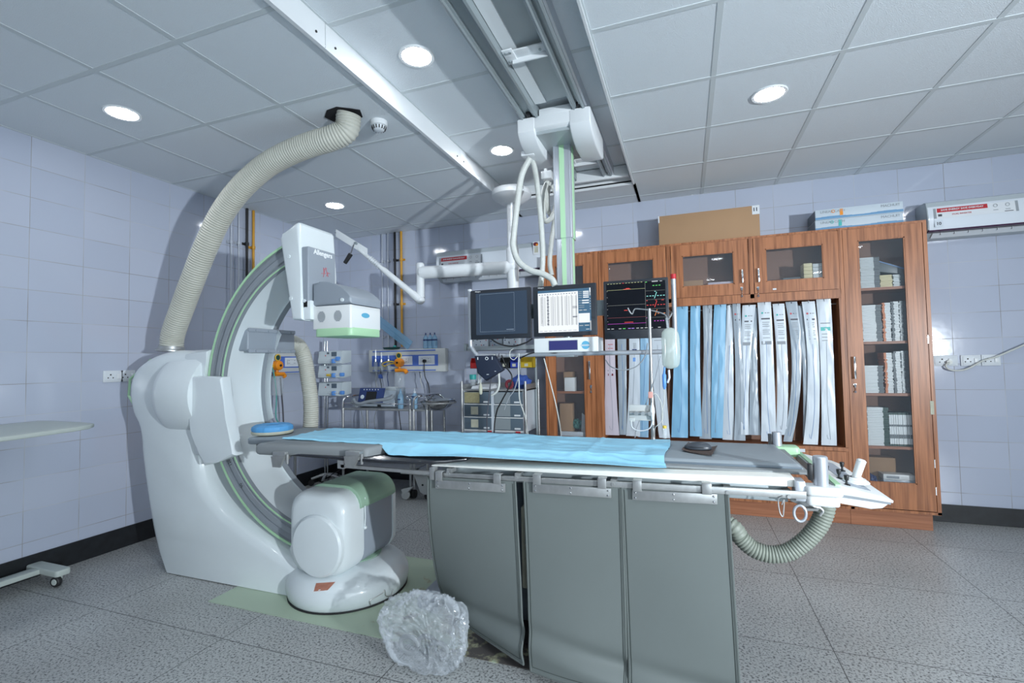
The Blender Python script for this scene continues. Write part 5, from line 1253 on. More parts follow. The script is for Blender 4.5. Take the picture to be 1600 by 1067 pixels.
# middle: worklist
t, X0, X1, Z0, Z1, y, x0, x1, z0, z1 = monitor(((832.5, 448.5), (933, 523)), 'dark monitor showing a bright white chart, middle of the three', 0, (0.034, 0.034, 0.030, 0.026), 'ui_blue')
a = (X0, X1, Z0, Z1, y); b = NB()
ui(b, *a, 0.0, 0.765, 0.06, 1.0, 0, 0.0004); ui(b, *a, 0.0, 0.765, 0.085, 0.10, 3, 0.0008)
for k in range(11): ui(b, *a, 0.045+k*0.066, 0.085+k*0.066, 0.16, 0.84, 1, 0.0008)
for k, uu in enumerate((0.09, 0.19, 0.29, 0.375, 0.46, 0.55, 0.64, 0.73)): ui(b, *a, uu, uu+0.006, 0.13, 0.85, 2, 0.0010)
random.seed(5)
for k in range(26): ui(b, *a, 0.175, 0.205+0.01*(k % 2), 0.14+k*0.0270, 0.14+k*0.0270+0.010+0.012*(k % 3 == 0), 2, 0.0012)
for k in range(22): ui(b, *a, 0.06, 0.075+random.random()*0.01, 0.14+k*0.03, 0.14+k*0.03+0.008, 2, 0.0012)
for k in range(14): ui(b, *a, 0.02+k*0.052, 0.05+k*0.052, 0.095, 0.108, 2, 0.0012)
for vv in (0.41, 0.44, 0.64, 0.655): ui(b, *a, 0.66, 0.745, vv, vv+0.012, 2, 0.0012)
for k in range(8): ui(b, *a, 0.02+k*0.092, 0.085+k*0.092, 0.87, 0.95, 0, 0.0012); ui(b, *a, 0.02+k*0.092, 0.08+k*0.092, 0.965, 0.972, 2, 0.0014)
for k, vv in enumerate((0.07, 0.11, 0.155, 0.20, 0.275, 0.33)): ui(b, *a, 0.86 if k < 4 else 0.84, 0.965, vv, vv+0.026, 0, 0.0008); ui(b, *a, 0.775, 0.84, vv+0.008, vv+0.016, 4, 0.0008)
for vv in (0.395, 0.44): ui(b, *a, 0.775, 0.88, vv, vv+0.008, 4, 0.0008)
for uu in (0.78, 0.86): ui(b, *a, uu, uu+0.06, 0.50, 0.52, 4, 0.0008)
ui(b, *a, 0.77, 0.975, 0.585, 0.80, 0, 0.0008); ui(b, *a, 0.78, 0.85, 0.86, 0.875, 4, 0.0008); ui(b, *a, 0.88, 0.96, 0.855, 0.875, 4, 0.0008); ui(b, *a, 0.90, 0.965, 0.95, 0.96, 0, 0.0008)
ui(b, *a, 0.978, 0.998, 0.0, 0.10, 0, 0.0008); ui(b, *a, 0.978, 0.998, 0.10, 0.18, 4, 0.0008)
for k in range(5): ui(b, *a, 0.980, 0.996, 0.24+k*0.06, 0.26+k*0.06, 4, 0.0008)
ui(b, *a, 0.978, 0.998, 0.76, 0.98, 4, 0.0008)
part('screen_content', b, ['ui_white', 'ui_mid', 'ui_dark', 'ui_white', 'ui_grey'], t, smooth=0)
b = NB(); add_text(b, 'Allengers', 0.011, Vector((x0+0.055, y+0.0006, z1-0.010)), (1, 0, 0), (0, 0, 1)); part('maker_mark', b, 'text_white', t, smooth=0)
# right: vital signs
t, X0, X1, Z0, Z1, y, x0, x1, z0, z1 = monitor(((942.5, 440), (1046.5, 527)), 'black monitor with coloured vital-sign traces, rightmost of the three', 0, (0.018, 0.016, 0.018, 0.055), 'screen_black')
a = (X0, X1, Z0, Z1, y); b = NB()
for vv, mi in ((0.14, 0), (0.47, 1), (0.735, 2), (0.865, 3)): ui(b, *a, 0.01, 0.665, vv, vv+0.005, mi)
ui(b, *a, 0.665, 0.669, 0.0, 0.96, 1)
for vv in (0.20, 0.385, 0.58, 0.76): ui(b, *a, 0.67, 0.99, vv, vv+0.004, 1)
def dashes(v, mi, us, w=0.028):
    for u_ in us: ui(b, *a, u_, u_+w, v, v+0.013, mi)
dashes(0.09, 4, (0.79, 0.84, 0.89), 0.03)
six = (0.685, 0.735, 0.78, 0.86, 0.91, 0.958)
dashes(0.305, 5, six); dashes(0.495, 6, six); dashes(0.675, 7, six[3:]); dashes(0.83, 3, (0.80, 0.85, 0.90, 0.94), 0.024)
for v, mi in ((0.30, 5), (0.485, 6), (0.665, 7)):
    c = Vector((X0+(X1-X0)*0.835, y-0.0004, Z1-(Z1-Z0)*v)); d = Vector((0.007, 0, 0.019)); tube(b, [c-d, c+d], 0.0022, 4, mi=mi)
for u0, u1, v, mi in ((0.34, 0.40, 0.115, 6), (0.30, 0.42, 0.13, 6), (0.30, 0.36, 0.58, 6), (0.30, 0.45, 0.835, 6), (0.82, 0.84, 0.215, 5), (0.83, 0.85, 0.40, 6), (0.68, 0.70, 0.40, 6), (0.93, 0.97, 0.40, 6), (0.67, 0.70, 0.01, 4), (0.67, 0.68, 0.76, 3)): ui(b, *a, u0, u1, v, v+0.012, mi)
for k in range(12): ui(b, *a, 0.02+k*0.052, 0.05+k*0.052, 0.0, 0.010, 0 if k != 5 else 6)
for u0, mi in ((0.0, 8), (0.07, 8), (0.20, 8), (0.27, 4), (0.36, 9), (0.42, 9), (0.50, 8), (0.57, 8), (0.64, 8), (0.73, 8), (0.86, 8)): ui(b, *a, u0, u0+0.045, 0.965, 0.98, mi)
ui(b, *a, 0.78, 0.88, 0.0, 0.02, 8); ui(b, *a, 0.91, 0.95, 0.005, 0.018, 8)
for k in range(6): ui(b, *a, 0.005, 0.02, 0.16+k*0.13, 0.166+k*0.13, 8)
part('screen_content', b, ['ui_yellow', 'ui_dim', 'ui_dimred', 'ui_magenta', 'ui_green', 'ui_cyan', 'ui_red', 'ui_orange', 'ui_grey', 'ui_violet'], t, smooth=0)
# white controller box with blue display
a0 = at(834, 529, 'y', fy-0.06); c0 = at(935, 549, 'y', fy-0.06)
CBX = thing('display_unit', 'white box with a long dark blue display hung below the middle monitor', 'display unit', ((a0.x+c0.x)/2, fy, c0.z))
b = NB(); box(b, a0.x, c0.x, fy-0.06, fy+0.14, c0.z, a0.z, bev=0.006, seg=3); part('housing', b, 'box_white', CBX)
u0 = at(858, 533, 'y', fy-0.061); u1 = at(902, 546, 'y', fy-0.061)
b = NB(); box(b, u0.x-0.004, u1.x+0.004, fy-0.0615, fy-0.059, u1.z-0.003, u0.z+0.003, 0); box(b, u0.x, u1.x, fy-0.063, fy-0.0614, u1.z, u0.z, 1); part('display', b, ['gantry_grey', 'lcd_blue'], CBX, smooth=0)
q = at(915, 539, 'y', fy-0.061); b = NB(); lathe(b, [(0, 0), (0.026, 0), (0.026, -0.0015), (0, -0.0015)], (q.x, fy-0.060, q.z), (0, 1, 0), 32, 0); box(b, q.x-0.03, q.x+0.03, fy-0.0625, fy-0.0612, q.z-0.006, q.z+0.004, 1); part('badge', b, ['logo_blue', 'carton_white'], CBX, smooth=0)
b = NB(); cyl(b, ((a0.x+c0.x)/2, fy+0.07, zf), ((a0.x+c0.x)/2, fy+0.07, c0.z), 0.02); part('bracket', b, 'rail_steel', CBX)

# ---------------------------------------------------------------- hoses round the column
def hose(nm, lab, pts, r, m='hose', grp=None, rib=False, cat='hose', per=8, seg=12):
    P = spline(pts, per); b = NB()
    if rib: P = resample(P, 0.006); tube(b, P, r, seg, rf=lambda i: r*(1+0.05*((i % 3) == 0)))
    else: tube(b, P, r, seg)
    return tag(part(nm, b, m, smooth=70), lab, cat, grp)
def PX(lst, y): return [at(p[0], p[1], 'y', y if len(p) == 2 else p[2]) for p in lst]
gh = 'grey cable hoses hanging by the monitor column'
hose('cable_hose', 'grey cable hose looping down from the ceiling bracket to the top of the middle monitor', PX([(828, 247), (815, 275), (808, 320), (803, 365), (802, 385), (810, 408), (828, 422), (848, 428), (862, 436), (867, 446)], 3.0), 0.020, rib=True, grp=gh)
hose('cable_hose', 'grey cable hose dropping straight from the same bracket behind the monitors', PX([(829, 248), (836, 265), (843, 320), (847, 370), (848, 410), (844, 450), (838, 470)], 3.12), 0.018, rib=True, grp=gh)
hose('cable_hose', 'grey cable hose behind, hanging nearly straight beside the silver column', PX([(856, 283), (850, 300), (849, 330), (852, 345)], 3.5)+PX([(861, 341), (868, 325), (869, 305), (864, 290)], 3.5), 0.019, rib=True, grp=gh)
hose('cable_hose', 'grey looped cable hose right behind the silver column, ending behind the monitors', PX([(858, 285), (855, 310), (857, 330), (863, 338), (866, 345), (862, 375), (859, 410), (862, 430)], 3.55), 0.018, rib=True, grp=gh)
hose('cable_hose', 'grey hose end looping below its white bracket left of the column', PX([(853, 286), (848, 305), (846, 350), (849, 380)], 3.45), 0.014, rib=True, grp=gh)
q = at(826, 243, 'y', 3.05); b = NB(); box(b, q.x-0.045, q.x+0.045, 3.02, 3.09, q.z-0.01, q.z+0.025, bev=0.004); box(b, q.x-0.01, q.x+0.01, 3.03, 3.08, q.z+0.02, 2.936, bev=0.002); tag(part('hose_bracket', b, 'white_metal'), 'small white ceiling bracket holding the left hose loop', 'bracket')
q = at(853, 275, 'y', 3.5); b = NB(); box(b, q.x-0.03, q.x+0.05, 3.47, 3.53, q.z-0.03, q.z+0.03, bev=0.003); box(b, q.x-0.01, q.x+0.01, 3.48, 3.52, q.z+0.02, 2.936); tag(part('hose_bracket', b, 'white_metal'), 'white ceiling bracket holding the hoses behind the column', 'bracket')

# thin cables that hang on the frame
gc = 'cables draped over the monitor frame'
def cab(lab, lst, y=3.02, r=0.004, m='black', nm='cable'): return hose(nm, lab, PX(lst, y), r, m, gc, cat='cable', seg=8)
cab('black cable sagging under the left monitor', [(765, 528), (780, 537), (800, 541), (820, 536), (832, 529)], r=0.005)
cab('black cable running down over the drape edge, left of the drawers', [(780, 552), (776, 565), (768, 590), (764, 620), (761, 650), (761, 676, 2.75)], m='text_dark')
cab('black curved cable from the frame to behind the blue sheet', [(784, 555), (790, 572), (800, 592), (783, 628), (777, 640), (773, 660), (772, 678, 2.75)], r=0.005)
cab('dark cable slanting to the blue cloth on the drawer trolley', [(812, 560), (812, 580), (806, 602), (802, 612), (795, 622), (788, 640)], r=0.0035, m='text_grey')
cab('pale cable hanging slack from the frame to the table', [(811, 552), (810, 575), (811, 600), (812, 625), (820, 650), (825, 680, 2.75)], r=0.0045, m='hose')
cab('pale cable slanting down across the glass cabinet door', [(850, 560), (858, 590), (868, 630), (874, 660), (877, 683, 2.75)], r=0.004, m='hose')
cab('bundle of white cable looping left of the drawers', [(772, 554), (778, 575), (780, 600), (776, 612), (768, 618)], r=0.008, m='hose')
cab('white cable with a connector hanging over the cuff', [(768, 556), (757, 558), (752, 570), (751, 590), (751, 600)], r=0.004, m='hose')
cab('grey thin cable slanting behind the drip tubes', [(946, 562), (955, 573), (975, 578), (995, 572), (1008, 556), (1012, 536)], r=0.0035, m='text_grey')
cab('thin white cable curled over the frame above the coloured bins', [(802, 545), (797, 549), (797, 558), (803, 562), (809, 556)], r=0.003, m='hose')
cab('black cable lying along the frame under the white display unit', [(812, 560), (830, 552), (850, 549), (868, 551), (880, 545)], 3.04, r=0.004)
# ================================================================ ceiling arm (empty shield holder)
yb = 3.95; tx = at(800, 350, 'y', yb).x
BM = thing('shield_boom', 'white jointed ceiling boom with an empty shield holder at its tip', 'boom', (tx, yb, 1.9))
b = NB(); lathe(b, [(0, 0.0), (0.165, 0.0), (0.178, -0.02), (0.176, -0.055), (0.155, -0.075), (0.09, -0.115), (0.07, -0.12), (0, -0.12)], (tx, yb, CEIL-0.004), seg=48); part('ceiling_dome', b, 'white_metal', BM)
zc = at(800, 452, 'y', yb).z; zj2 = at(800, 388, 'y', yb).z
b = NB(); cyl(b, (tx, yb, zj2), (tx, yb, CEIL-0.1), 0.044, seg=28); cyl(b, (tx, yb, zj2), (tx, yb, zj2-0.004), 0.046, seg=28); part('drop_tube', b, 'white_metal', BM)
b = NB(); cyl(b, (tx, yb, zc), (tx, yb, zj2), 0.050, 0.056, seg=28); cyl(b, (tx-0.02, yb-0.048, zj2-0.012), (tx-0.02, yb-0.052, zj2-0.012), 0.006, seg=8); part('joint', b, 'white_metal', BM)
a0 = at(800, 417, 'y', yb-0.02); a1 = at(655, 430, 'y', yb-0.12)
ap = Vector((tx, yb, a0.z)); az = Vector((a1.x+0.02, yb-0.12, a0.z))
b = NB(); cyl(b, ap, az, 0.058, seg=28); sphere(b, ap, 0.06, 0.06, 0.06); part('horizontal_arm', b, 'white_metal', BM)
vx = at(657, 440, 'y', yb-0.12).x; vt = at(657, 413, 'y', yb-0.12).z; vb = at(657, 464, 'y', yb-0.12).z
b = NB(); cyl(b, (vx, yb-0.12, vb), (vx, yb-0.12, vt), 0.036, seg=24); lathe(b, [(0.036, 0), (0.028, 0.012), (0, 0.014)], (vx, yb-0.12, vt), seg=24); cyl(b, (vx, yb-0.12, vb+0.002), (vx, yb-0.12, vb-0.003), 0.040, seg=24); part('vertical_joint', b, 'white_metal', BM)
e0 = Vector((vx, yb-0.13, vb-0.03)); e1 = at(560, 389, 'y', yb-0.45)
b = NB(); sphere(b, e0, 0.045, 0.045, 0.04); 
tube(b, [e0, e0+(e1-e0)*0.12, e0+(e1-e0)*0.16, e0+(e1-e0)*0.6, e0+(e1-e0)*0.66, e1], 0.03, 16, rf=lambda i: (0.042, 0.036, 0.030, 0.026, 0.018, 0.017)[i]); 
q = e0+(e1-e0)*0.68; d = (e1-e0).normalized()
part('spring_arm', b, 'white_metal', BM)
b = NB(); P = []; n_ = 60
for i in range(n_): 
    t_ = 0.66+0.16*i/n_; c = e0+(e1-e0)*t_; an = i*2*pi/10; P.append(c+Vector((0.0, cos(an), 0.0))*0.026+d.cross(Vector((0, 1, 0))).normalized()*0.026*sin(an))
tube(b, P, 0.004, 6); part('coiled_cable', b, 'plastic_white', BM)
# holder plates at the tip
t0 = at(525, 364, 'y', yb-0.50); t1 = at(570, 395, 'y', yb-0.42)
u_ = (t1-t0).normalized(); vv_ = Vector((0, 0, 1)).cross(u_).normalized(); w_ = u_.cross(vv_)
def plate(b, a, c, w, h, mi=0):
    up = Vector((0, 0, 1)); sd = (c-a).normalized().cross(up).normalized()
    P = [a-up*h, c-up*h, c-up*h+sd*w, a-up*h+sd*w, a+up*h, c+up*h, c+up*h+sd*w, a+up*h+sd*w]; hexa(b, P, mi, 0.002)
b = NB(); plate(b, t0+Vector((0, 0, 0.0)), t1+Vector((0.03, 0, 0)), 0.006, 0.035); plate(b, t0+Vector((0, 0.06, -0.03)), t1+Vector((0.02, 0.06, -0.04)), 0.004, 0.012)
cyl(b, t0+Vector((0.0, -0.01, 0.0)), t0+Vector((0, 0.07, 0.0)), 0.007, seg=8, mi=1); cyl(b, (t0+t1)/2+Vector((0.06, -0.012, -0.01)), (t0+t1)/2+Vector((0.06, 0.06, -0.01)), 0.012, seg=10, mi=1)
part('shield_holder', b, ['white_metal', 'rail_steel'], BM)
h0 = at(553, 382, 'y', yb-0.47); h1 = at(548, 397, 'y', yb-0.47); h2 = at(539, 411, 'y', yb-0.47)
b = NB(); cyl(b, h0, h1, 0.006, seg=8); cyl(b, h1, h2, 0.020, 0.017, seg=14, mi=1); part('hand_grip', b, ['chrome', 'black_rubber'], BM, 'black hand grip')

# ================================================================ air conditioners
def aircon(lab, x0, x1, z0, z1, txt_side=True, emblem=False, yd=0.20):
    t = thing('air_conditioner', lab, 'air conditioner', ((x0+x1)/2, YB-yd/2, z0), 'split air conditioners on the back wall')
    h = z1-z0; yf = YB-yd
    pr = [(YB-0.004, z0+0.01), (YB-0.004, z1), (yf+0.05, z1), (yf+0.022, z1-0.012), (yf+0.006, z1-h*0.25), (yf, z0+h*0.45), (yf+0.004, z0+h*0.22), (yf+0.045, z0+h*0.17), (yf+0.10, z0+0.012)]
    b = NB(); prism(b, pr, 'x', x0+0.006, x1-0.006, bev=0.004); part('body', b, 'ac_side', t)
    fr = [(yf+0.024, z1-0.010), (yf+0.005, z1-h*0.25), (yf-0.004, z0+h*0.45), (yf+0.000, z0+h*0.20), (yf+0.006, z0+h*0.20), (yf+0.004, z0+h*0.45), (yf+0.012, z1-h*0.25), (yf+0.030, z1-0.010)]
    b = NB(); prism(b, fr, 'x', x0+0.012, x1-0.012); part('front_panel', b, 'ac_white', t, 'glossy white front panel')
    b = NB(); prism(b, [(yf-0.001, z0+h*0.20), (yf+0.004, z0+h*0.165), (yf+0.05, z0+h*0.155), (yf+0.05, z0+h*0.185)], 'x', x0+0.01, x1-0.01); part('accent_strip', b, 'plum', t, 'dark plum strip along the lower edge', smooth=0)
    b = NB(); hexa(b, [(x0+0.05, yf+0.045, z0+h*0.13), (x1-0.05, yf+0.045, z0+h*0.13), (x1-0.05, yf+0.085, z0+0.01), (x0+0.05, yf+0.085, z0+0.01), (x0+0.05, yf+0.050, z0+h*0.15), (x1-0.05, yf+0.050, z0+h*0.15), (x1-0.05, yf+0.09, z0+0.02), (x0+0.05, yf+0.09, z0+0.02)]); 
    k = x0+0.10
    while k < x1-0.1: box(b, k, k+0.003, yf+0.04, yf+0.07, z0+h*0.09, z0+h*0.15); k += 0.085
    part('louvre', b, 'plastic_white', t, smooth=0)
    sx = x0+0.045; L = 0.50; ys = yf-0.0005; zs = z1-h*0.34
    def slope(z): return yf-0.0052+(z-(z0+h*0.45))/(z1-h*0.25-(z0+h*0.45))*0.009 if z < z1-h*0.25 else yf+0.0038+(z-(z1-h*0.25))/(h*0.25-0.01)*0.019
    def lay(xa, xb, za, zb, mi, l=0.0008): hexa(b, [(xa, slope(za)-l, za), (xb, slope(za)-l, za), (xb, slope(za)-l+.0006, za), (xa, slope(za)-l+.0006, za), (xa, slope(zb)-l, zb), (xb, slope(zb)-l, zb), (xb, slope(zb)-l+.0006, zb), (xa, slope(zb)-l+.0006, zb)], mi)
    zz0, zz1 = z1-h*0.50, z1-h*0.22
    b = NB(); lay(sx, sx+L, zz0, zz1, 0); lay(sx, sx+0.016, zz0, zz1, 2, 0.0014); lay(sx+L-0.016, sx+L, zz0, zz1, 2, 0.0014)
    lay(sx+0.022, sx+0.325, z1-h*0.34, z1-h*0.225, 1, 0.0014); lay(sx+0.026, sx+0.05, zz0+0.014, zz0+0.032, 3, 0.0014)
    zc_ = z1-h*0.283
    add_text(b, 'SAVE ENERGY SAVE EVERYDAY', 0.0185, Vector((sx+0.173, slope(zc_)-0.0024, zc_)), (1, 0, 0), (0, 0, 1), mi=0, bold=0.0004)
    add_text(b, 'DUAL INVERTER', 0.016, Vector((sx+0.17, slope(zz0+0.023)-0.0018, zz0+0.023)), (1, 0, 0), (0, 0, 1), mi=1)
    for k in (0.37, 0.44): lathe(b, [(0.010, 0), (0.013, 0), (0.013, 0.0006), (0.010, 0.0006)], (sx+k, slope(zz1-0.022)-0.0016, zz1-0.022), (0, -1, 0), 16, 2); lay(sx+k-0.014, sx+k+0.014, zz0+0.022, zz0+0.027, 2, 0.0014)
    lay(sx+0.42, sx+0.47, zz0+0.006, zz0+0.011, 3, 0.0014)
    part('sticker', b, ['paper', 'sign_red', 'text_grey', 'text_dark'], t, 'red and white energy sticker', smooth=0)
    if txt_side:
        b = NB(); ya = yf-0.0065; zc_ = z0+h*0.36; lay(sx, sx+0.05, zc_-0.025, zc_+0.030, 1, 0.001); add_text(b, '10', 0.032, Vector((sx+0.025, slope(zc_)-0.0018, zc_-0.002)), (1, 0, 0), (0, 0, 1), mi=0, bold=0.001); 
        part('warranty_mark', b, ['text_dark', 'pkt_white'], t, smooth=0)
        b = NB(); zc_ = z0+h*0.44; lathe(b, [(0, 0), (0.010, 0), (0.010, 0.0006), (0, 0.0006)], (sx+0.70, slope(zc_)-0.001, zc_), (0, -1, 0), 16); add_text(b, 'LG', 0.022, Vector((sx+0.735, slope(zc_)-0.001, zc_)), (1, 0, 0), (0, 0, 1)); part('maker_mark', b, 'text_grey', t, smooth=0)
    if emblem:
        q = at(838, 386, 'y', yf-0.004); b = NB(); box(b, q.x-0.035, q.x+0.035, yf-0.005, yf-0.004, q.z-0.075, q.z+0.055, 0); 
        sphere(b, (q.x-0.005, yf-0.005, q.z+0.03), 0.026, 0.002, 0.020, 1, 12, 8); sphere(b, (q.x+0.006, yf-0.006, q.z+0.022), 0.014, 0.002, 0.012, 2, 12, 8); box(b, q.x-0.020, q.x+0.018, yf-0.0062, yf-0.005, q.z-0.055, q.z+0.005, 3); part('emblem_sticker', b, ['paper', 'maroon', 'orange_plastic', 'ring_cream'], t, 'small sticker with a dark red round emblem')
zr0, zr1 = at(1450, 371, 'y', 4.53).z, at(1452, 317, 'y', 4.53).z
xr0 = at(1447, 345, 'y', 4.53).x
aircon('white wall air conditioner with energy sticker, at the right edge above the sockets', xr0, xr0+0.95, zr0-0.006, zr1+0.012)
xm0 = at(681, 400, 'y', 4.53).x; zm0, zm1 = at(760, 434, 'y', 4.53).z, at(760, 387, 'y', 4.53).z
aircon('white wall air conditioner half hidden behind the ceiling arm and hoses', xm0, at(850, 400, 'y', 4.53).x, zm0-0.01, zm1+0.012, False, True)

# ================================================================ sockets and the loose cable
def sockets(x, z, wall, n, lab, w=0.14, sw=False):
    if wall == 'L': c = Vector((XL, x, z)); R_, N_ = Vector((0, 1, 0)), Vector((1, 0, 0))
    else: c = Vector((x, YB, z)); R_, N_ = Vector((1, 0, 0)), Vector((0, -1, 0))
    t = thing('wall_socket', lab, 'socket', c, 'electric sockets on the tiled walls')
    def bx(b, u0, u1, z0, z1, d0, d1, mi=0, bev=0):
        P = [c+R_*u+N_*d+Vector((0, 0, zz)) for zz in (z0, z1) for (u, d) in ((u0, d0), (u1, d0), (u1, d1), (u0, d1))]; hexa(b, P, mi, bev)
    b = NB(); bx(b, -w/2, w/2, -0.042, 0.042, 0.0005, 0.010, 0, 0.003); bx(b, -w/2+0.012, w/2-0.012, -0.031, 0.031, 0.009, 0.013, 0, 0.001); part('cover_plate', b, 'plastic_white', t)
    b = NB()
    for (u, zz, s) in ((-0.02, 0.012, 0.005), (-0.036, -0.010, 0.004), (-0.004, -0.010, 0.004)): bx(b, u-s, u+s, zz-s, zz+s, 0.0125, 0.0135)
    part('pin_holes', b, 'socket_dark', t, smooth=0)
    b = NB(); bx(b, 0.018, 0.045, -0.018, 0.018, 0.0125, 0.018, 0, 0.002); part('switch', b, 'white_metal', t)
    return t
ql = at(176, 588, 'x', XL); sockets(ql.y, ql.z, 'L', 1, 'white socket on the left wall, left of the pair by the pedestal', 0.13)
ql2 = at(201, 587, 'x', XL); sockets(ql2.y-0.01, ql.z, 'L', 1, 'white socket on the left wall, partly behind the pedestal head', 0.10)
q = at(1516, 563, 'y', YB); sockets(q.x, q.z, 'B', 1, 'white socket on the back wall, middle of the three right of the cabinets', 0.125)
q2_ = at(1545, 563, 'y', YB); sockets(q2_.x+0.01, q.z, 'B', 1, 'white socket on the back wall, rightmost of the three', 0.115)
q3_ = at(1476, 566, 'y', YB); sockets(q3_.x, q.z, 'B', 1, 'white socket plate with a plug, right beside the tall cabinet', 0.16)
P = [at(x, y, 'y', YB-0.03) for x, y in ((1484, 566), (1478, 570), (1481, 576), (1494, 579), (1512, 576), (1535, 564), (1560, 556), (1600, 539), (1640, 523))]
b = NB(); tube(b, spline(P, 8), 0.0065, 8); tube(b, [P[0]+Vector((0, 0.018, 0)), P[0]], 0.018, 14); tag(part('power_cable', b, 'hose', smooth=60), 'loose grey cable running up to the right from the plug by the cabinets', 'cable')

# ================================================================ bedhead service panels
def service_panel(lab, c0, R_, N_, L, z0, z1, n_sock, plug=None):
    t = thing('service_panel', lab, 'service panel', c0, 'wall service panels with blue stripes')
    def bx(b, u0, u1, a, c, d0, d1, mi=0, bev=0):
        P = [c0+R_*u+N_*d+Vector((0, 0, zz-c0.z)) for zz in (a, c) for (u, d) in ((u0, d0), (u1, d0), (u1, d1), (u0, d1))]; hexa(b, P, mi, bev)
    h = z1-z0
    b = NB(); bx(b, 0, L, z0, z1, 0.001, 0.075, 0, 0.010); part('housing', b, 'panel_cream', t)
    b = NB(); bx(b, 0.06, L-0.12, z1-h*0.10, z1-h*0.055, 0.074, 0.079); bx(b, 0.06, L-0.12, z0+h*0.05, z0+h*0.095, 0.074, 0.079); bx(b, 0.05, L-0.09, z0+h*0.26, z0+h*0.74, 0.074, 0.078)
    part('blue_stripes', b, 'panel_blue', t, smooth=0)
    for k in range(n_sock):
        u = L-0.33-k*0.28 if n_sock < 4 else L-0.33-k*0.2
        b = NB(); bx(b, u, u+0.20, z0+h*0.31, z0+h*0.69, 0.0775, 0.082, 0, 0.001); bx(b, u+0.03, u+0.155, z0+h*0.40, z0+h*0.60, 0.081, 0.0835, 1); bx(b, u+0.033, u+0.152, z0+h*0.41, z0+h*0.59, 0.0815, 0.0845, 0)
        for (du, dz_) in ((0.05, 0.02), (0.042, -0.006), (0.058, -0.006), (0.125, 0.02), (0.117, -0.006), (0.133, -0.006)): bx(b, u+du-0.003, u+du+0.003, z0+h*0.5+dz_-0.003-0.005, z0+h*0.5+dz_+0.003-0.005, 0.084, 0.086, 2)
        part('socket_plate', b, ['plastic_white', 'text_grey', 'socket_dark'], t, smooth=0)
    return t
pz0, pz1 = at(650, 581, 'y', 4.66).z, at(650, 545, 'y', 4.66).z
px0, px1 = at(577, 560, 'y', 4.66).x, at(697, 560, 'y', 4.66).x
service_panel('cream service panel with blue stripes and sockets on the back wall', Vector((px0, YB, pz0)), Vector((1, 0, 0)), Vector((0, -1, 0)), px1-px0, pz0, pz1, 2)
ly0 = at(392, 560, 'x', XL+0.06).y; ly1 = at(478, 560, 'x', XL+0.06).y; lz0, lz1 = at(430, 585, 'x', XL+0.06).z, at(430, 547, 'x', XL+0.06).z
service_panel('cream service panel with blue stripes on the left wall, seen through the arc', Vector((XL, ly0, lz0)), Vector((0, 1, 0)), Vector((1, 0, 0)), ly1-ly0+0.02, lz0, lz1, 2)
# plug and lead on the back-wall panel
b = NB(); P = [at(x, y, 'y', 4.62) for x, y in ((663, 564), (663, 572), (664, 588), (669, 600), (671, 612), (671, 624))]
tube(b, spline(P, 6), 0.005, 8); cyl(b, P[0]+Vector((0, 0.03, 0)), P[0]+Vector((0, -0.01, 0)), 0.019, seg=14); tag(part('power_cable', b, 'black', smooth=60), 'black plug and lead hanging from the right socket of the back-wall panel', 'cable')

def regulator(lab, q, s=1.0):
    """yellow suction regulator with gauge, jar and tube; q is the middle of the round body, facing -y"""
    t = thing('suction_regulator', lab, 'regulator', q, 'yellow regulators on the service panels')
    F = Vector((0, -1, 0)) if q.y > 4.4 else Vector((1, 0, 0)); Rg = Vector((1, 0, 0)) if q.y > 4.4 else Vector((0, 1, 0)); Z = Vector((0, 0, 1))
    b = NB(); lathe(b, [(0, 0.045), (0.030, 0.045), (0.046, 0.035), (0.050, 0.0), (0.046, -0.03), (0.03, -0.045)], q, F, 20); part('body', b, 'orange_plastic', t)
    b = NB(); lathe(b, [(0, 0.008), (0.012, 0.008), (0.012, 0)], q+F*0.044, F, 12); part('vent', b, 'black', t)
    g = q+Z*0.078
    b = NB(); lathe(b, [(0.033, 0.0), (0.036, 0.012), (0.030, 0.016), (0.029, 0.012), (0, 0.012), (0, 0)], g, F, 24); box(b, q.x-0.008, q.x+0.008, q.y-0.008, q.y+0.008, q.z+0.03, q.z+0.06); o = part('gauge', b, 'yellow_plastic', t)
    b = NB(); lathe(b, [(0, 0.0135), (0.025, 0.0135), (0.025, 0.012)], g, F, 24); part('dial', b, 'dark_teal', o)
    b = NB(); n0 = q-Z*0.085+Rg*0.02
    cyl(b, n0-Rg*0.06+F*0.01, n0+Rg*0.055+F*0.01, 0.022, 0.018, seg=14); cyl(b, q-Z*0.03, q-Z*0.08, 0.015, seg=10); cyl(b, n0+Rg*0.05, n0+Rg*0.075-Z*0.03, 0.024, seg=12); part('valve', b, 'orange_plastic', t)
    b = NB(); lathe(b, [(0.0, 0), (0.050, 0), (0.058, -0.02), (0.060, -0.17), (0.05, -0.19), (0, -0.19)], q-Z*0.105, (0, 0, 1), 20); part('jar', b, 'clear_plastic', t)
    b = NB(); c = q-Rg*0.04
    tube(b, spline([c, c-Rg*0.07+Z*0.015+F*0.01, c-Rg*0.15+Z*0.005, c-Rg*0.19-Z*0.02, c-Rg*0.15-Z*0.035, c-Rg*0.08-Z*0.012, c-Z*0.01], 6), 0.008, 8); part('yellow_hose', b, 'yellow_plastic', t)
    return t
q = at(624, 566.5, 'y', 4.60); regulator('yellow round regulator with gauge and clear jar on the back-wall panel', q)
q = at(433, 571, 'x', XL+0.12); regulator('yellow round regulator with gauge on the left-wall panel, seen through the arc', q)
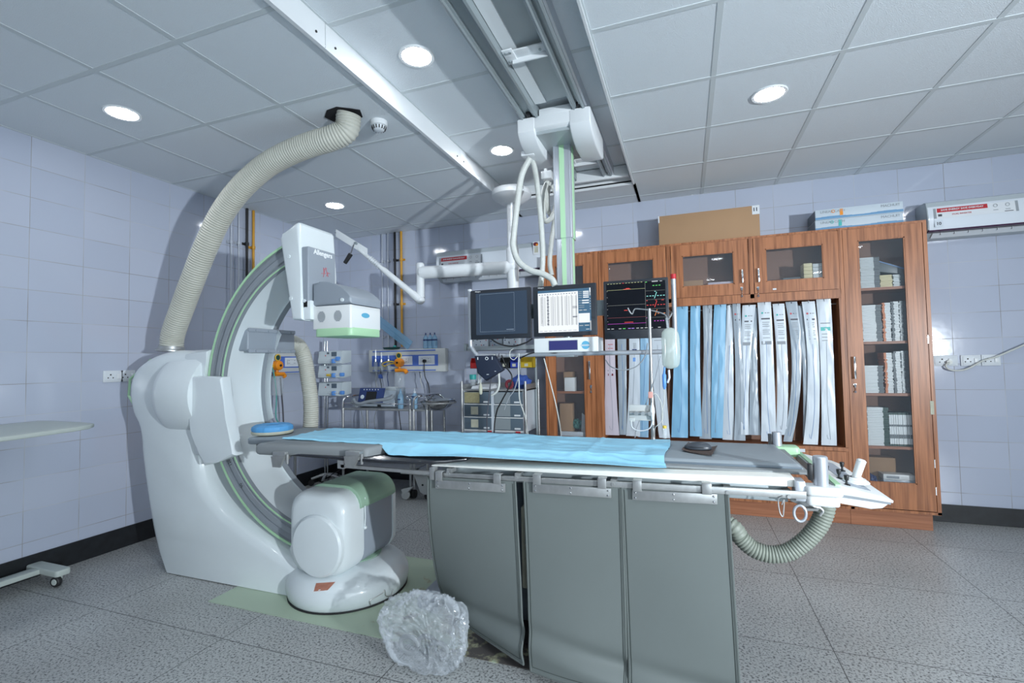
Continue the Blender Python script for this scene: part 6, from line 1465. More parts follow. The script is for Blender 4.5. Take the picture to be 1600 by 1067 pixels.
# clear flowmeters with tubes at the panel's left end
for k, (px, lab) in enumerate(((587, 'leftmost'), (596, 'middle'), (607, 'rightmost'))):
    q = at(px, 560, 'y', 4.60); t = thing('flowmeter', lab+' clear flowmeter bottle on the left end of the back-wall panel', 'flowmeter', q, 'clear flowmeters on the back-wall panel')
    b = NB(); cyl(b, (q.x, 4.60, q.z-0.02), (q.x, 4.60, q.z+0.10-0.03*k), 0.008, seg=10); lathe(b, [(0, 0), (0.018, 0), (0.024, -0.01), (0.024, -0.10), (0.018, -0.11), (0, -0.11)], (q.x, 4.60, q.z-0.04), seg=14); part('bottle', b, 'clear_plastic', t)
    b = NB(); cyl(b, (q.x, 4.60, q.z-0.04), (q.x, 4.60, q.z-0.01), 0.014, seg=12); cyl(b, (q.x, 4.60, q.z+0.0), (q.x, 4.645, q.z+0.0), 0.009, seg=10, mi=1); part('head', b, ['chrome', 'panel_blue'], t)
for k, (px, m, lab, y0_, y1_) in enumerate(((594, 'black', 'thin black tube hanging straight below the flowmeters', 575, 608), (605, 'navy', 'dark blue tube hanging below the rightmost flowmeter', 572, 607), (587, 'hose', 'pale tube hanging at the left end of the back-wall panel', 578, 610), (665-8, 'hose', 'thin pale tube on the wall just left of the plug lead', 583, 606))):
    P = [at(px+dx, y0_+(y1_-y0_)*i/4, 'y', 4.60) for i, dx in enumerate((0, 1, 0, 1.5, 2.5))]
    b = NB(); tube(b, spline(P, 4), 0.0042, 6); tag(part('tube', b, m, smooth=60), lab, 'tube')
q = at(596, 588, 'y', 4.59); b = NB(); hexa(b, [(q.x-0.03, 4.57, q.z-0.02), (q.x+0.025, 4.57, q.z-0.025), (q.x+0.02, 4.60, q.z-0.025), (q.x-0.03, 4.60, q.z-0.02), (q.x-0.03, 4.57, q.z+0.02), (q.x+0.005, 4.57, q.z+0.025), (q.x+0.005, 4.60, q.z+0.025), (q.x-0.03, 4.60, q.z+0.02)], 0, 0.006); tag(part('valve', b, 'panel_blue'), 'small blue valve on the tubes below the flowmeters', 'valve')
# tangle of tubes on the left-wall panel
for k, (m, P_, lab) in enumerate((('tube_teal', [(401, 565), (413, 563), (424, 572), (429, 590), (432, 620), (431, 650), (436, 662)], 'green oxygen tube hanging from the left-wall panel to the blue ring'),
      ('hose', [(402, 572), (412, 580), (420, 592), (412, 610), (415, 630)], 'pale tube looping on the left-wall panel'), ('text_dark', [(438, 590), (440, 615), (442, 640), (443, 662)], 'black lead hanging below the yellow regulator, left wall'))):
    P = [at(x, y, 'x', XL+0.14) for x, y in P_]; b = NB(); tube(b, spline(P, 6), 0.006 if k < 2 else 0.007, 8); tag(part('tube', b, m, smooth=60), lab, 'tube')
# things on the back-wall panel
q = at(607, 545, 'y', 4.60); b = NB(); lathe(b, [(0, 0), (0.10, 0.004), (0.115, 0.022), (0.11, 0.024), (0.09, 0.014), (0, 0.012)], (q.x, 4.63, pz1+0.002), seg=28)
for v in b.verts: v.co.y = 4.66+(v.co.y-4.63)*0.45
DT = thing('dark_tray', 'dark teal oval tray lying on the left end of the back-wall panel', 'tray', (q.x, 4.66, pz1)); part('tray', b, 'dark_teal', DT)
b = NB(); sphere(b, (q.x+0.05, 4.65, pz1+0.03), 0.022, 0.018, 0.018); part('teal_knob', b, 'teal', DT, 'teal knob')
for k, (px, lab) in enumerate(((665, 'left'), (672, 'middle'), (679, 'right'))):
    q = at(px, 540, 'y', 4.66); t = thing('water_bottle', lab+' of the three pale blue bottles on the back-wall panel', 'bottle', (q.x, 4.665, pz1+0.001), 'pale blue bottles on the back-wall panel')
    b = NB(); lathe(b, [(0, 0), (0.027, 0), (0.030, 0.01), (0.030, 0.10), (0.028, 0.115), (0.018, 0.135), (0.011, 0.142), (0.011, 0.15), (0, 0.15)], (q.x, 4.665, pz1+0.001), seg=20); part('bottle', b, 'bottle_blue', t)
    b = NB(); lathe(b, [(0, 0.148), (0.008, 0.148), (0.007, 0.172), (0, 0.172)], (q.x, 4.665, pz1+0.001), seg=12); part('cap', b, 'navy', t)
    b = NB(); lathe(b, [(0.0305, 0.085), (0.0305, 0.10)], (q.x, 4.665, pz1+0.001), seg=20); cx_ = q.x; box(b, cx_-0.014, cx_+0.014, 4.632, 4.6335, pz1+0.085, pz1+0.10); part('label', b, 'navy', t)
# clear blue strip taped aslant across the corner pipes
P0, P1 = at(588, 498, 'y', 4.655), at(641, 540, 'y', 4.655); dd = (P1-P0).normalized(); nn = Vector((-dd.z, 0, dd.x))
b = NB(); a, c = P0, P1
hexa(b, [a-nn*0.055, c-nn*0.055, c-nn*0.055+Vector((0, .002, 0)), a-nn*0.055+Vector((0, .002, 0)), a+nn*0.055, c+nn*0.055, c+nn*0.055+Vector((0, .002, 0)), a+nn*0.055+Vector((0, .002, 0))])
tube(b, [a, c], 0.003, 6); tag(part('plastic_strip', b, 'clear_blue'), 'clear blue plastic strip hanging aslant across the back-wall pipes', 'plastic strip')

# ================================================================ infusion pumps on a pole
yp = 4.30; pxm = at(509, 640, 'y', yp).x
ST = thing('infusion_stand', 'chrome twin-pole stand carrying the three infusion pumps, near the room corner', 'stand', (pxm, yp, 0.002))
for dx in (-0.012, 0.022):
    b = NB(); cyl(b, (pxm+dx, yp, 0.08), (pxm+dx, yp, at(509, 533, 'y', yp).z), 0.011, seg=14); part('pole', b, 'chrome', ST)
for a_ in (10, 82, 154, 226, 298):
    b = NB(); a_ = radians(a_); c = Vector((pxm, yp, 0)); d = Vector((cos(a_), sin(a_), 0)); tube(b, [c+Vector((0, 0, 0.11)), c+d*0.06+Vector((0, 0, 0.10)), c+d*0.15+Vector((0, 0, 0.075))], 0.014, 10)
    lg = part('leg', b, 'dull_steel', ST); b = NB(); e = c+d*0.15; lathe(b, [(0, -0.012), (0.03, -0.012), (0.033, -0.006), (0.033, 0.006), (0.03, 0.012), (0, 0.012)], (e.x, e.y, 0.035), (-sin(a_), cos(a_), 0), 18); part('caster', b, 'black_rubber', lg)
for k, (py0, py1) in enumerate(((548, 569), (570, 591), (597, 619))):
    z1_, z0_ = at(515, py0, 'y', yp-0.08).z, at(515, py1, 'y', yp-0.08).z; xa = at(499, 560, 'y', yp-0.08).x; xb = at(535, 560, 'y', yp-0.08).x; yf = yp-0.09
    t = thing('infusion_pump', ['topmost', 'middle', 'lowest'][k]+' of three grey-white infusion pumps on the chrome stand', 'infusion pump', ((xa+xb)/2, yp-0.03, z0_), 'infusion pumps on the stand')
    b = NB(); h = z1_-z0_; prism(b, [(yf, z0_+h*0.45), (yf, z1_-0.01), (yf+0.02, z1_), (yf+0.16, z1_), (yf+0.16, z0_+0.02), (yf+0.02, z0_), (yf-0.015, z0_+0.008), (yf-0.015, z0_+h*0.30)], 'x', xa, xb, bev=0.006); part('housing', b, 'pump_white', t)
    b = NB(); w_ = xb-xa; box(b, xa+w_*0.56, xa+w_*0.78, yf-0.002, yf+0.001, z1_-h*0.42, z1_-h*0.10); box(b, xa+w_*0.36, xa+w_*0.46, yf-0.002, yf+0.001, z1_-h*0.25, z1_-h*0.12); part('display', b, 'drawer_grey', t, smooth=0)
    b = NB(); sphere(b, (xa+w_*0.30, yf, z1_-h*0.36), 0.008, 0.004, 0.007, 0, 10, 6); part('button', b, 'faded_red', t)
    b = NB(); zc_ = z0_+h*0.24; cyl(b, (xa+w_*0.50, yf-0.03, zc_), (xa+w_*0.82, yf-0.03, zc_), 0.012, seg=12, mi=0); 
    if k == 1: cyl(b, (xa+w_*0.45, yf-0.03, zc_), (xa+w_*0.62, yf-0.03, zc_), 0.0135, seg=12, mi=1)
    cyl(b, (xa+w_*0.80, yf-0.03, zc_), (xa+w_*(1.12 if k else 1.0), yf-0.03, zc_+0.005), 0.006, seg=8); part('syringe', b, ['clear_plastic', 'yellow_plastic'], t)
    b = NB(); box(b, xa+w_*0.68, xa+w_*0.78, yf-0.05, yf-0.01, zc_-0.025, zc_+0.022, bev=0.006); part('syringe_clamp', b, 'pump_blue', t)
    b = NB(); xx = xa+w_*(0.90 if k == 0 else 1.08); box(b, xx-0.025, xx+0.02, yf-0.04, yf-0.005, zc_-(0.0 if k == 0 else 0.015), zc_+(0.045 if k == 0 else 0.025), bev=0.008); part('plunger_block', b, 'pump_blue', t)
    b = NB(); lathe(b, [(0, 0), (0.015, 0), (0.018, 0.01), (0, 0.014)], (xa, yp-0.03, z0_+h*0.42), (-1, 0, 0), 14); part('clamp_knob', b, 'black_rubber', t)

# ================================================================ steel instrument trolley with monitor-defibrillator
yt = 4.30
def frame_trolley(lab, xL_, xR_, zT, y0_, y1_, rail_h, nm='instrument_trolley', extra=True):
    t = thing(nm, lab, 'trolley', ((xL_+xR_)/2, (y0_+y1_)/2, 0.002))
    b = NB(); box(b, xL_, xR_, y0_, y1_, zT-0.018, zT, bev=0.003); part('tray', b, 'dull_steel', t)
    b = NB(); box(b, xL_+0.01, xR_-0.01, y0_, y1_, 0.25, 0.265, bev=0.003); part('lower_tray', b, 'dull_steel', t)
    for xx in (xL_, xR_):
        for yy in (y0_, y1_): b = NB(); cyl(b, (xx, yy, 0.09), (xx, yy, zT+0.0), 0.013, seg=12); lg = part('leg', b, 'dull_steel', t); b = NB(); lathe(b, [(0, -0.012), (0.04, -0.012), (0.04, 0.012), (0, 0.012)], (xx, yy, 0.043), (1, 0, 0), 18); part('caster', b, 'black_rubber', lg)
    for xx, s in ((xL_, 1), (xR_, -1)):
        b = NB(); tube(b, spline([(xx, y0_, zT-0.05), (xx, y0_, zT+rail_h-0.05), (xx+0.02*s, y0_+0.02, zT+rail_h-0.01), (xx+0.06*s, y0_+0.05, zT+rail_h), (xx+0.06*s, y1_-0.05, zT+rail_h), (xx, y1_, zT+rail_h-0.05), (xx, y1_, zT)], 5), 0.011, 10); part('handle', b, 'chrome', t)
    b = NB(); cyl(b, (xL_, y0_, zT+0.05), (xR_, y0_, zT+0.05), 0.005, seg=8); part('guard_rail', b, 'chrome', t); b = NB(); cyl(b, (xL_, y1_, zT+0.05), (xR_, y1_, zT+0.05), 0.005, seg=8); part('guard_rail', b, 'chrome', t)
    return t
zT = at(600, 637, 'y', 4.2).z; xTl = at(536, 640, 'y', 4.1).x; xTr = at(642, 640, 'y', 4.1).x
frame_trolley('steel trolley near the corner carrying the blue-faced monitor and a bottle', xTl, xTr-0.01, zT, 4.10, 4.50, 0.12)
xS0 = at(642, 640, 'y', 4.1).x; xS1 = at(671, 640, 'y', 4.1).x
frame_trolley('narrow steel stand right of the trolley carrying a bottle and the bowl', xS0+0.03, xS1-0.03, zT, 4.10, 4.45, 0.13, 'bowl_stand')
# monitor-defibrillator: grey body, blue face
xa, xb = at(563, 620, 'y', 4.2).x, at(619, 620, 'y', 4.2).x
DF = thing('defibrillator', 'grey portable defibrillator with a blue front and small dark screen, on the steel trolley', 'defibrillator', ((xa+xb)/2, 4.28, zT+0.001))
zt1 = at(590, 607, 'y', 4.2).z
b = NB(); xs = at(600, 620, 'y', 4.2).x
prism(b, [(4.19, zT+0.001), (4.16, zT+0.02), (4.17, zT+0.07), (4.21, zt1), (4.38, zt1), (4.40, zT+0.001)], 'x', xa, xb, bev=0.010, seg=3); part('body', b, 'pkt_grey', DF)
b = NB(); prism(b, [(4.166, zT+0.055), (4.205, zt1+0.004), (4.215, zt1+0.004), (4.18, zT+0.05)], 'x', xa-0.008, xs+0.01, bev=0.003); part('front_panel', b, 'navy', DF, 'dark blue front panel')
b = NB(); w_ = xs-xa; prism(b, [(4.158, zT+0.068), (4.192, zt1-0.030), (4.200, zt1-0.030), (4.168, zT+0.068)], 'x', xa+w_*0.30, xa+w_*0.72); part('screen', b, 'black', DF)
b = NB(); lathe(b, [(0, 0.012), (0.020, 0.010), (0.024, 0)], (xa+0.04, 4.185, zT+0.11), (0, -1, 0.4), 18); 
for k in range(6): lathe(b, [(0, 0.004), (0.006, 0.004), (0.006, 0)], (xa+0.05+k*0.035, 4.200, zt1-0.012), (0, -1, 0.4), 8)
part('control_knob', b, 'pump_white', DF)
b = NB(); tube(b, spline([(xa-0.02, 4.12, zT+0.09), (xa+0.03, 4.09, zT+0.055), (xa+0.10, 4.08, zT+0.05), (xa+0.18, 4.09, zT+0.07), (xb-0.03, 4.12, zT+0.10), (xb-0.01, 4.16, zT+0.13)], 6), 0.017, 10); tube(b, [(xa-0.04, 4.13, zT+0.06), (xa+0.03, 4.10, zT+0.03)], 0.022, 10); part('coiled_paddle_lead', b, 'gantry_grey', DF)
b = NB(); box(b, xs+0.02, xb-0.01, 4.20, 4.26, zt1-0.02, zt1+0.02, bev=0.008); part('printer_hump', b, 'ac_side', DF)
b = NB(); box(b, xs-0.05, xs-0.01, 4.157, 4.165, zT+0.012, zT+0.035); part('port', b, 'black', DF)
# bottles
for k, (px, yy, lab) in enumerate(((626, 4.14, 'pale blue plastic bottle on the steel trolley right of the defibrillator'), (648, 4.16, 'pale blue plastic bottle on the narrow stand, left of the bowl'))):
    q = at(px, 636, 'y', yy); t = thing('squeeze_bottle', lab, 'bottle', (q.x, yy, zT+0.001), 'pale blue squeeze bottles')
    b = NB(); lathe(b, [(0, 0), (0.026, 0), (0.029, 0.008), (0.029, 0.12), (0.024, 0.14), (0.012, 0.155), (0.011, 0.16), (0, 0.16)], (q.x, yy, zT+0.001), seg=20); part('bottle', b, 'bottle_blue', t)
    b = NB(); lathe(b, [(0.013, 0.155), (0.013, 0.172), (0.006, 0.178), (0.003, 0.20), (0, 0.20)], (q.x, yy, zT+0.001), seg=14); part('cap', b, 'pkt_white' if k else 'bottle_blue', t)
    b = NB(); box(b, q.x-0.017, q.x+0.017, yy-0.0305, yy-0.0295, zT+0.115 if k else zT+0.09, zT+0.128 if k else zT+0.10); part('label', b, 'navy', t)
# bowl
qb = at(685, 628, 'y', 4.22)
b = NB(); R_ = 0.172; lathe(b, [(0, -0.105), (0.06, -0.10), (0.12, -0.065), (0.155, -0.02), (0.172, 0.0), (0.176, 0.004), (0.172, 0.006), (0.152, -0.012), (0.115, -0.055), (0.058, -0.09), (0, -0.095)], (qb.x, 4.22, qb.z+0.02), seg=48)
BW = thing('steel_bowl', 'shiny steel bowl at the right end of the narrow stand', 'bowl', (qb.x, 4.22, qb.z-0.085)); part('bowl', b, 'chrome', BW)
b = NB(); lathe(b, [(0.176, 0.0), (0.180, -0.006), (0.176, -0.012), (0.172, -0.008)], (qb.x, 4.22, qb.z+0.002), seg=40); tube(b, [(qb.x-0.17, 4.22, qb.z-0.005), (qb.x-0.20, 4.26, qb.z-0.01), (qb.x-0.20, 4.30, zT-0.02)], 0.007, 8); part('support_ring', b, 'dull_steel', BW)
# leads hanging under the trolley
for k, (P_, m, lab) in enumerate((([(563, 634), (566, 650), (570, 670), (572, 690)], 'text_grey', 'thin grey lead looping under the left end of the trolley'), ([(590, 636), (585, 655), (588, 680), (593, 700)], 'text_grey', 'thin lead hanging under the middle of the trolley'), ([(616, 622), (622, 632), (624, 650), (627, 675), (629, 700)], 'black', 'black lead hanging behind the bottle on the trolley'), ([(566, 716), (530, 735), (515, 745), (505, 770)], 'black', 'black lead on the floor side behind the table end'))):
    P = [at(x, y, 'y', 4.25) for x, y in P_]; b = NB(); tube(b, spline(P, 5), 0.0045, 6); tag(part('cable', b, m, smooth=60), lab, 'cable')

# ================================================================ drawer trolley
yd0, yd1 = 4.10, 4.50
zd = at(780, 611, 'y', yd0).z; xd0, xd1 = at(724, 650, 'y', yd0).x, at(818, 650, 'y', yd0).x
DR = thing('drawer_trolley', 'steel trolley with two columns of grey drawers left of the wooden cabinets', 'trolley', ((xd0+xd1)/2, 4.3, 0.002))
b = NB(); box(b, xd0-0.01, xd1+0.02, yd0, yd1, zd, zd+0.015, bev=0.002); box(b, xd0-0.01, xd0-0.004, yd0, yd1, zd, zd+0.06); box(b, xd1+0.014, xd1+0.02, yd0, yd1, zd, zd+0.06); box(b, xd0-0.01, xd1+0.02, yd1-0.006, yd1, zd, zd+0.06); part('top_tray', b, 'dull_steel', DR)
for xx in (xd0-0.012, xd1+0.022):
    for yy in (yd0, yd1): b = NB(); cyl(b, (xx, yy, 0.09), (xx, yy, zd+0.09), 0.012, seg=12); lg = part('leg', b, 'dull_steel', DR); b = NB(); lathe(b, [(0, -0.012), (0.04, -0.012), (0.04, 0.012), (0, 0.012)], (xx, yy, 0.043), (1, 0, 0), 16); part('caster', b, 'black_rubber', lg)
zdb = at(780, 674, 'y', yd0).z
b = NB(); box(b, xd0, xd1, yd1-0.02, yd1-0.01, zdb, zd); box(b, xd0, xd0+0.008, yd0+0.01, yd1-0.01, zdb, zd); box(b, xd1-0.008, xd1, yd0+0.01, yd1-0.01, zdb, zd); box(b, xd0, xd1, yd0+0.01, yd1-0.01, zdb-0.01, zdb)
xmid = (xd0+xd1)/2
for (za) in (0.0,): box(b, xmid-0.016, xmid+0.016, yd0+0.005, yd0+0.02, zdb, zd)
part('drawer_frame', b, 'pkt_white', DR, smooth=0)
hrow = (zd-zdb-0.01)/3
for c_, (x0, x1) in enumerate(((xd0+0.012, xmid-0.016), (xmid+0.016, xd1-0.012))):
    for r_ in range(3):
        z1_ = zd-0.008-r_*hrow; z0_ = z1_-hrow+0.010
        split = 0.58 if c_ or r_ == 0 else 0.0
        b = NB(); box(b, x0, x1, yd0, yd0+0.30, z0_, z1_, 0, 0.002); o = part('drawer', b, 'drawer_grey', DR)
        b = NB(); box(b, x0-0.004, x1+0.004, yd0-0.004, yd0+0.01, z0_-0.010, z0_-0.002); part('drawer_lip', b, 'box_white', o, smooth=0)
        if split: b = NB(); box(b, x0+0.004, x0+(x1-x0)*split, yd0-0.003, yd0+0.001, z0_+0.006, z1_-0.004); part('window', b, 'drawer_tan' if (c_ == 0) else 'drawer_clear', o, smooth=0)
        else: b = NB(); box(b, x0+(x1-x0)*0.25, x0+(x1-x0)*0.52, yd0-0.003, yd0+0.001, z0_+0.018, z1_-0.018); part('card', b, 'ring_cream', o, smooth=0)
        b = NB(); box(b, x1-0.075, x1-0.018, yd0-0.003, yd0+0.001, z0_+0.010, z0_+0.024); part('tag', b, 'paper', o, smooth=0)
for x, w_ in ((xmid-0.055, 0.045), (xd1-0.075, 0.045)): b = NB(); box(b, x, x+w_, yd0-0.006, yd0-0.004, zdb-0.008, zdb+0.006); part('red_tag', b, 'sign_red', DR, smooth=0)
# drawer stand side rails up to the bins
b = NB(); xR2 = at(838, 620, 'y', 4.45).x; cyl(b, (xR2, 4.45, 0.03), (xR2, 4.45, at(838, 560, 'y', 4.45).z), 0.012, seg=10); xL2 = at(747, 620, 'y', 4.45).x; cyl(b, (xL2, 4.45, zd), (xL2, 4.45, at(747, 548, 'y', 4.45).z), 0.010, seg=10); part('bin_post', b, 'rail_steel', DR)
zb0 = at(790, 575, 'y', 4.40).z; zb1 = at(790, 560, 'y', 4.40).z
b = NB(); box(b, at(738, 570, 'y', 4.45).x, xR2+0.01, 4.44, 4.455, zb0+0.01, zb0+0.03); part('bin_rail', b, 'rail_steel', DR)
for (pxa, pxb, m, lab) in ((736, 747, 'bin_red', 'red'), (782, 797, 'bin_black', 'black'), (798, 811, 'bin_blue', 'blue'), (814, 833, 'bin_yellow', 'yellow')):
    x0, x1 = at(pxa, 567, 'y', 4.36).x, at(pxb, 567, 'y', 4.36).x; t = thing('storage_bin', lab+' plastic bin in the row above the drawer trolley', 'bin', ((x0+x1)/2, 4.39, zb0), 'coloured plastic bins above the drawer trolley')
    b = NB(); y0_, y1_ = 4.34, 4.438; h = zb1-zb0
    box(b, x0, x1, y0_, y1_, zb0, zb0+0.004); box(b, x0, x1, y1_-0.004, y1_, zb0, zb1+0.01); box(b, x0, x1, y0_, y0_+0.004, zb0, zb0+h*0.6)
    prism(b, [(y0_, zb0), (y1_, zb0), (y1_, zb1+0.01), (y0_+0.03, zb1+0.01), (y0_, zb0+h*0.6)], 'x', x0, x0+0.004); prism(b, [(y0_, zb0), (y1_, zb0), (y1_, zb1+0.01), (y0_+0.03, zb1+0.01), (y0_, zb0+h*0.6)], 'x', x1-0.004, x1); part('tub', b, m, t, smooth=0)
    b = NB(); box(b, (x0+x1)/2-0.02, (x0+x1)/2+0.015, y0_-0.002, y0_, zb0+0.015, zb0+h*0.45); part('card', b, 'ring_cream' if m != 'bin_red' else 'bin_red', t, smooth=0)
# on top of the trolley
q = at(812, 605, 'y', 4.25); b = NB(); bmesh.ops.create_icosphere(b, subdivisions=4, radius=1)
for v in b.verts:
    n_ = v.co.normalized(); k = 1+0.25*nz(n_.x, n_.y, n_.z, 2.2); v.co = Vector((q.x+n_.x*0.095*k, 4.28+n_.y*0.07*k, zd+0.016+max(0, 0.055+n_.z*0.070*k)))
tag(part('folded_cloth', b, 'cloth_blue'), 'blue cloth bundle on top of the drawer trolley', 'cloth')
q = at(796, 611, 'y', 4.16); b = NB(); tube(b, [(q.x+0.030*cos(t_*pi/8), 4.16, zd+0.058+0.032*sin(t_*pi/8)) for t_ in range(17)], 0.014, 8, cap=False); tag(part('rolled_band', b, 'maroon'), 'dark red rolled band beside the blue cloth', 'band')
q = at(756, 612, 'y', 4.2); b = NB(); hexa(b, [(q.x-0.10, 4.12, zd+0.0165), (q.x+0.11, 4.12, zd+0.0165), (q.x+0.11, 4.34, zd+0.0165), (q.x-0.10, 4.34, zd+0.0165), (q.x-0.085, 4.12, zd+0.045), (q.x+0.09, 4.12, zd+0.030), (q.x+0.09, 4.34, zd+0.06), (q.x-0.085, 4.34, zd+0.055)], 0, 0.006); tag(part('paper_bundle', b, 'paper'), 'loose white papers on the left of the drawer trolley top', 'paper')
q = at(739, 597, 'y', 4.3); t = thing('beaker', 'clear cup with a teal rim on the left of the drawer trolley', 'cup', (q.x, 4.3, zd+0.016))
b = NB(); lathe(b, [(0, 0), (0.026, 0), (0.032, 0.10), (0.030, 0.10), (0.024, 0.004), (0, 0.004)], (q.x, 4.3, zd+0.016), seg=20); part('cup', b, 'clear_plastic', t); b = NB(); lathe(b, [(0.0325, 0.085), (0.034, 0.13), (0.031, 0.132), (0.0315, 0.085)], (q.x, 4.3, zd+0.016), seg=20); part('rim', b, 'teal', t)
# wall shelf with instruments behind the left monitor
zs = at(785, 545, 'y', 4.5).z; xs0, xs1 = at(733, 545, 'y', 4.5).x, at(862, 545, 'y', 4.5).x
SH = thing('wall_shelf', 'thin metal wall shelf behind the left monitor', 'shelf', ((xs0+xs1)/2, 4.6, zs)); b = NB(); box(b, xs0, xs1, 4.46, YB-0.002, zs, zs+0.012, bev=0.001); box(b, xs0, xs1, 4.455, 4.46, zs-0.01, zs+0.03); part('board', b, 'galvanised', SH); b = NB(); box(b, xs0-0.03, xs0-0.005, 4.44, YB-0.002, zs-0.01, zs+0.06); box(b, xs1-0.02, xs1, 4.5, YB-0.002, zs-0.06, zs); part('bracket', b, 'rail_steel', SH)
for (pa, pb, m, lab) in ((738, 763, 'pkt_white', 'white instrument with small dials on the wall shelf, leftmost'), (766, 785, 'pkt_grey', 'grey instrument box in the middle of the wall shelf'), (787, 812, 'pkt_white', 'white instrument with red lamps on the wall shelf, rightmost')):
    x0, x1 = at(pa, 535, 'y', 4.5).x, at(pb, 535, 'y', 4.5).x; t = thing('instrument_box', lab, 'instrument', ((x0+x1)/2, 4.57, zs+0.012), 'instrument boxes on the wall shelf'); b = NB(); box(b, x0, x1, 4.49, 4.68, zs+0.0125, zs+0.125, bev=0.004); part('case', b, m, t)
    b = NB()
    for k in range(7): sphere(b, (x0+(x1-x0)*random.uniform(0.1, 0.9), 4.489, zs+random.uniform(0.035, 0.10)), 0.006, 0.004, 0.006, k % 3, 8, 6)
    box(b, x0+(x1-x0)*0.3, x0+(x1-x0)*0.6, 4.4875, 4.49, zs+0.10, zs+0.115, 0); part('controls', b, ['navy', 'faded_red', 'text_dark'], t)
# blood pressure cuff over the frame
q = at(766, 572, 'y', 3.02)
CF_ = thing('pressure_cuff', 'dark navy blood pressure cuff hanging folded over the monitor frame', 'cuff', (q.x, 3.03, q.z-0.08))
P4 = [(742, 556), (773, 555), (787, 578), (760, 595), (747, 583)]
b = NB(); prism(b, [(lambda p: (p.x, p.z))(at(x, y, 'y', 3.0)) for x, y in P4], 'y', 2.985, 3.035, bev=0.010, seg=3); part('wrap', b, 'cuff_navy', CF_, smooth=60)
b = NB(); 
for (x, y, w_, h_) in ((746.5, 560, .005, .018), (769, 559.5, .004, .020), (762, 585, .016, .003), (774, 580, .010, .003)):
    p = at(x, y, 'y', 2.9845)
    if x == 769: q_ = at(760.5, 560, 'y', 2.9845); tube(b, [(q_.x+0.010*cos(t_*pi/8), 2.984, q_.z+0.009*sin(t_*pi/8)) for t_ in range(17)], 0.002, 5, cap=False)
    box(b, p.x-w_/2, p.x+w_/2, 2.984, 2.9848, p.z-h_/2, p.z+h_/2)
part('printed_marks', b, 'text_white', CF_, smooth=0)
q = at(751, 607, 'y', 3.0); b = NB(); tube(b, [q+Vector((0, 0, 0.035)), q+Vector((0, 0, 0.015)), q, q-Vector((0, 0, 0.03)), q-Vector((0, 0, 0.04))], 0.012, 12, rf=lambda i: (0.006, 0.011, 0.013, 0.012, 0.006)[i]); part('bulb', b, 'ring_cream', CF_)

# ================================================================ drip pole with bag
yv = 2.66; xv = at(1018, 600, 'y', yv).x; zvt = at(1018, 482, 'y', yv).z
IV = thing('drip_pole', 'thin steel drip pole clamped to the far side of the patient table', 'drip pole', (xv, yv, 0.80))
b = NB(); cyl(b, (xv, yv, 0.80), (xv, yv, 1.14), 0.0115, seg=14); cyl(b, (xv, yv, 1.14), (xv, yv, zvt), 0.0085, seg=14); part('pole', b, 'dull_steel', IV)
b = NB(); box(b, xv-0.02, xv+0.02, 2.685, 2.73, 0.80, 0.845); cyl(b, (xv, yv, 0.82), (xv, 2.71, 0.82), 0.012, seg=10); part('clamp', b, 'dull_steel', IV)
b = NB(); P = [at(x, y, 'y', yv) for x, y in ((981, 481), (984, 487), (988, 490.5), (991, 484), (996, 482.5), (1018, 485), (1036, 490), (1041, 494), (1043.5, 499), (1047, 495), (1050, 489))]; tube(b, spline(P, 5), 0.0035, 8); part('hook_arms', b, 'steel', IV)
q = at(1016.5, 617, 'y', yv-0.01); b = NB(); box(b, q.x-0.012, q.x+0.012, yv-0.014, yv+0.014, q.z-0.017, q.z+0.017, bev=0.003); part('tape', b, 'pink_tape', IV, 'pink tape round the pole')
bt, bb = at(1046, 512, 'y', yv), at(1046, 576, 'y', yv)
VB = thing('drip_bag', 'clear fluid bag hanging upside down from the drip pole hook', 'drip bag', (bt.x, yv, bb.z))
b = NB(); w_ = at(1061, 540, 'y', yv).x-at(1032, 540, 'y', yv).x; H_ = bt.z-bb.z
secs = [(0, 0.25, 0.3), (0.04, 0.62, 0.6), (0.12, 0.90, 0.9), (0.25, 0.98, 1), (0.5, 1.0, 1.05), (0.75, 1.0, 1), (0.90, 0.92, 0.85), (0.96, 0.72, 0.6), (1.0, 0.25, 0.35)]
rings = []
for t_, sw, sd in secs: rings.append([b.verts.new((bt.x+0.5*w_*sw*cos(a_*pi/12)+0.004*sin(t_*3), yv+0.026*sd*sin(a_*pi/12), bt.z-H_*t_)) for a_ in range(24)])
for r1, r2 in zip(rings, rings[1:]):
    for k in range(24): b.faces.new((r1[k], r1[(k+1) % 24], r2[(k+1) % 24], r2[k]))
b.faces.new(rings[0]); b.faces.new(rings[-1][::-1]); part('bag', b, 'iv_fluid', VB, smooth=60)
b = NB(); tube(b, [(bt.x-0.014, yv, bt.z+0.055), (bt.x-0.010, yv, bt.z+0.02), (bt.x-0.008, yv, bt.z-0.005)], 0.006, 8); part('hanging_loop', b, 'clear_plastic', VB)
cq_ = at(1038, 595, 'y', yv); b = NB(); tube(b, [(cq_.x+0.004, yv, bb.z+0.01), (cq_.x, yv, cq_.z+0.04), (cq_.x, yv, cq_.z+0.03), (cq_.x, yv, cq_.z-0.03), (cq_.x, yv, cq_.z-0.045)], 0.011, 12, rf=lambda i: (0.005, 0.006, 0.011, 0.010, 0.004)[i]); part('drip_chamber', b, 'pump_blue', VB, 'blue drip chamber')
b = NB(); tube(b, [at(1045, 578, 'y', yv), at(1046, 590, 'y', yv), at(1043, 598, 'y', yv)], 0.0055, 8); part('spare_port', b, 'plastic_white', VB)
gt = 'thin drip tubes by the pole'
hose('drip_tube', 'thin clear tube from the drip chamber curling down past the table', PX([(1037, 604), (1038, 625), (1034, 650), (1039, 685)], yv), 0.0025, 'hose', gt, cat='tube', seg=6)
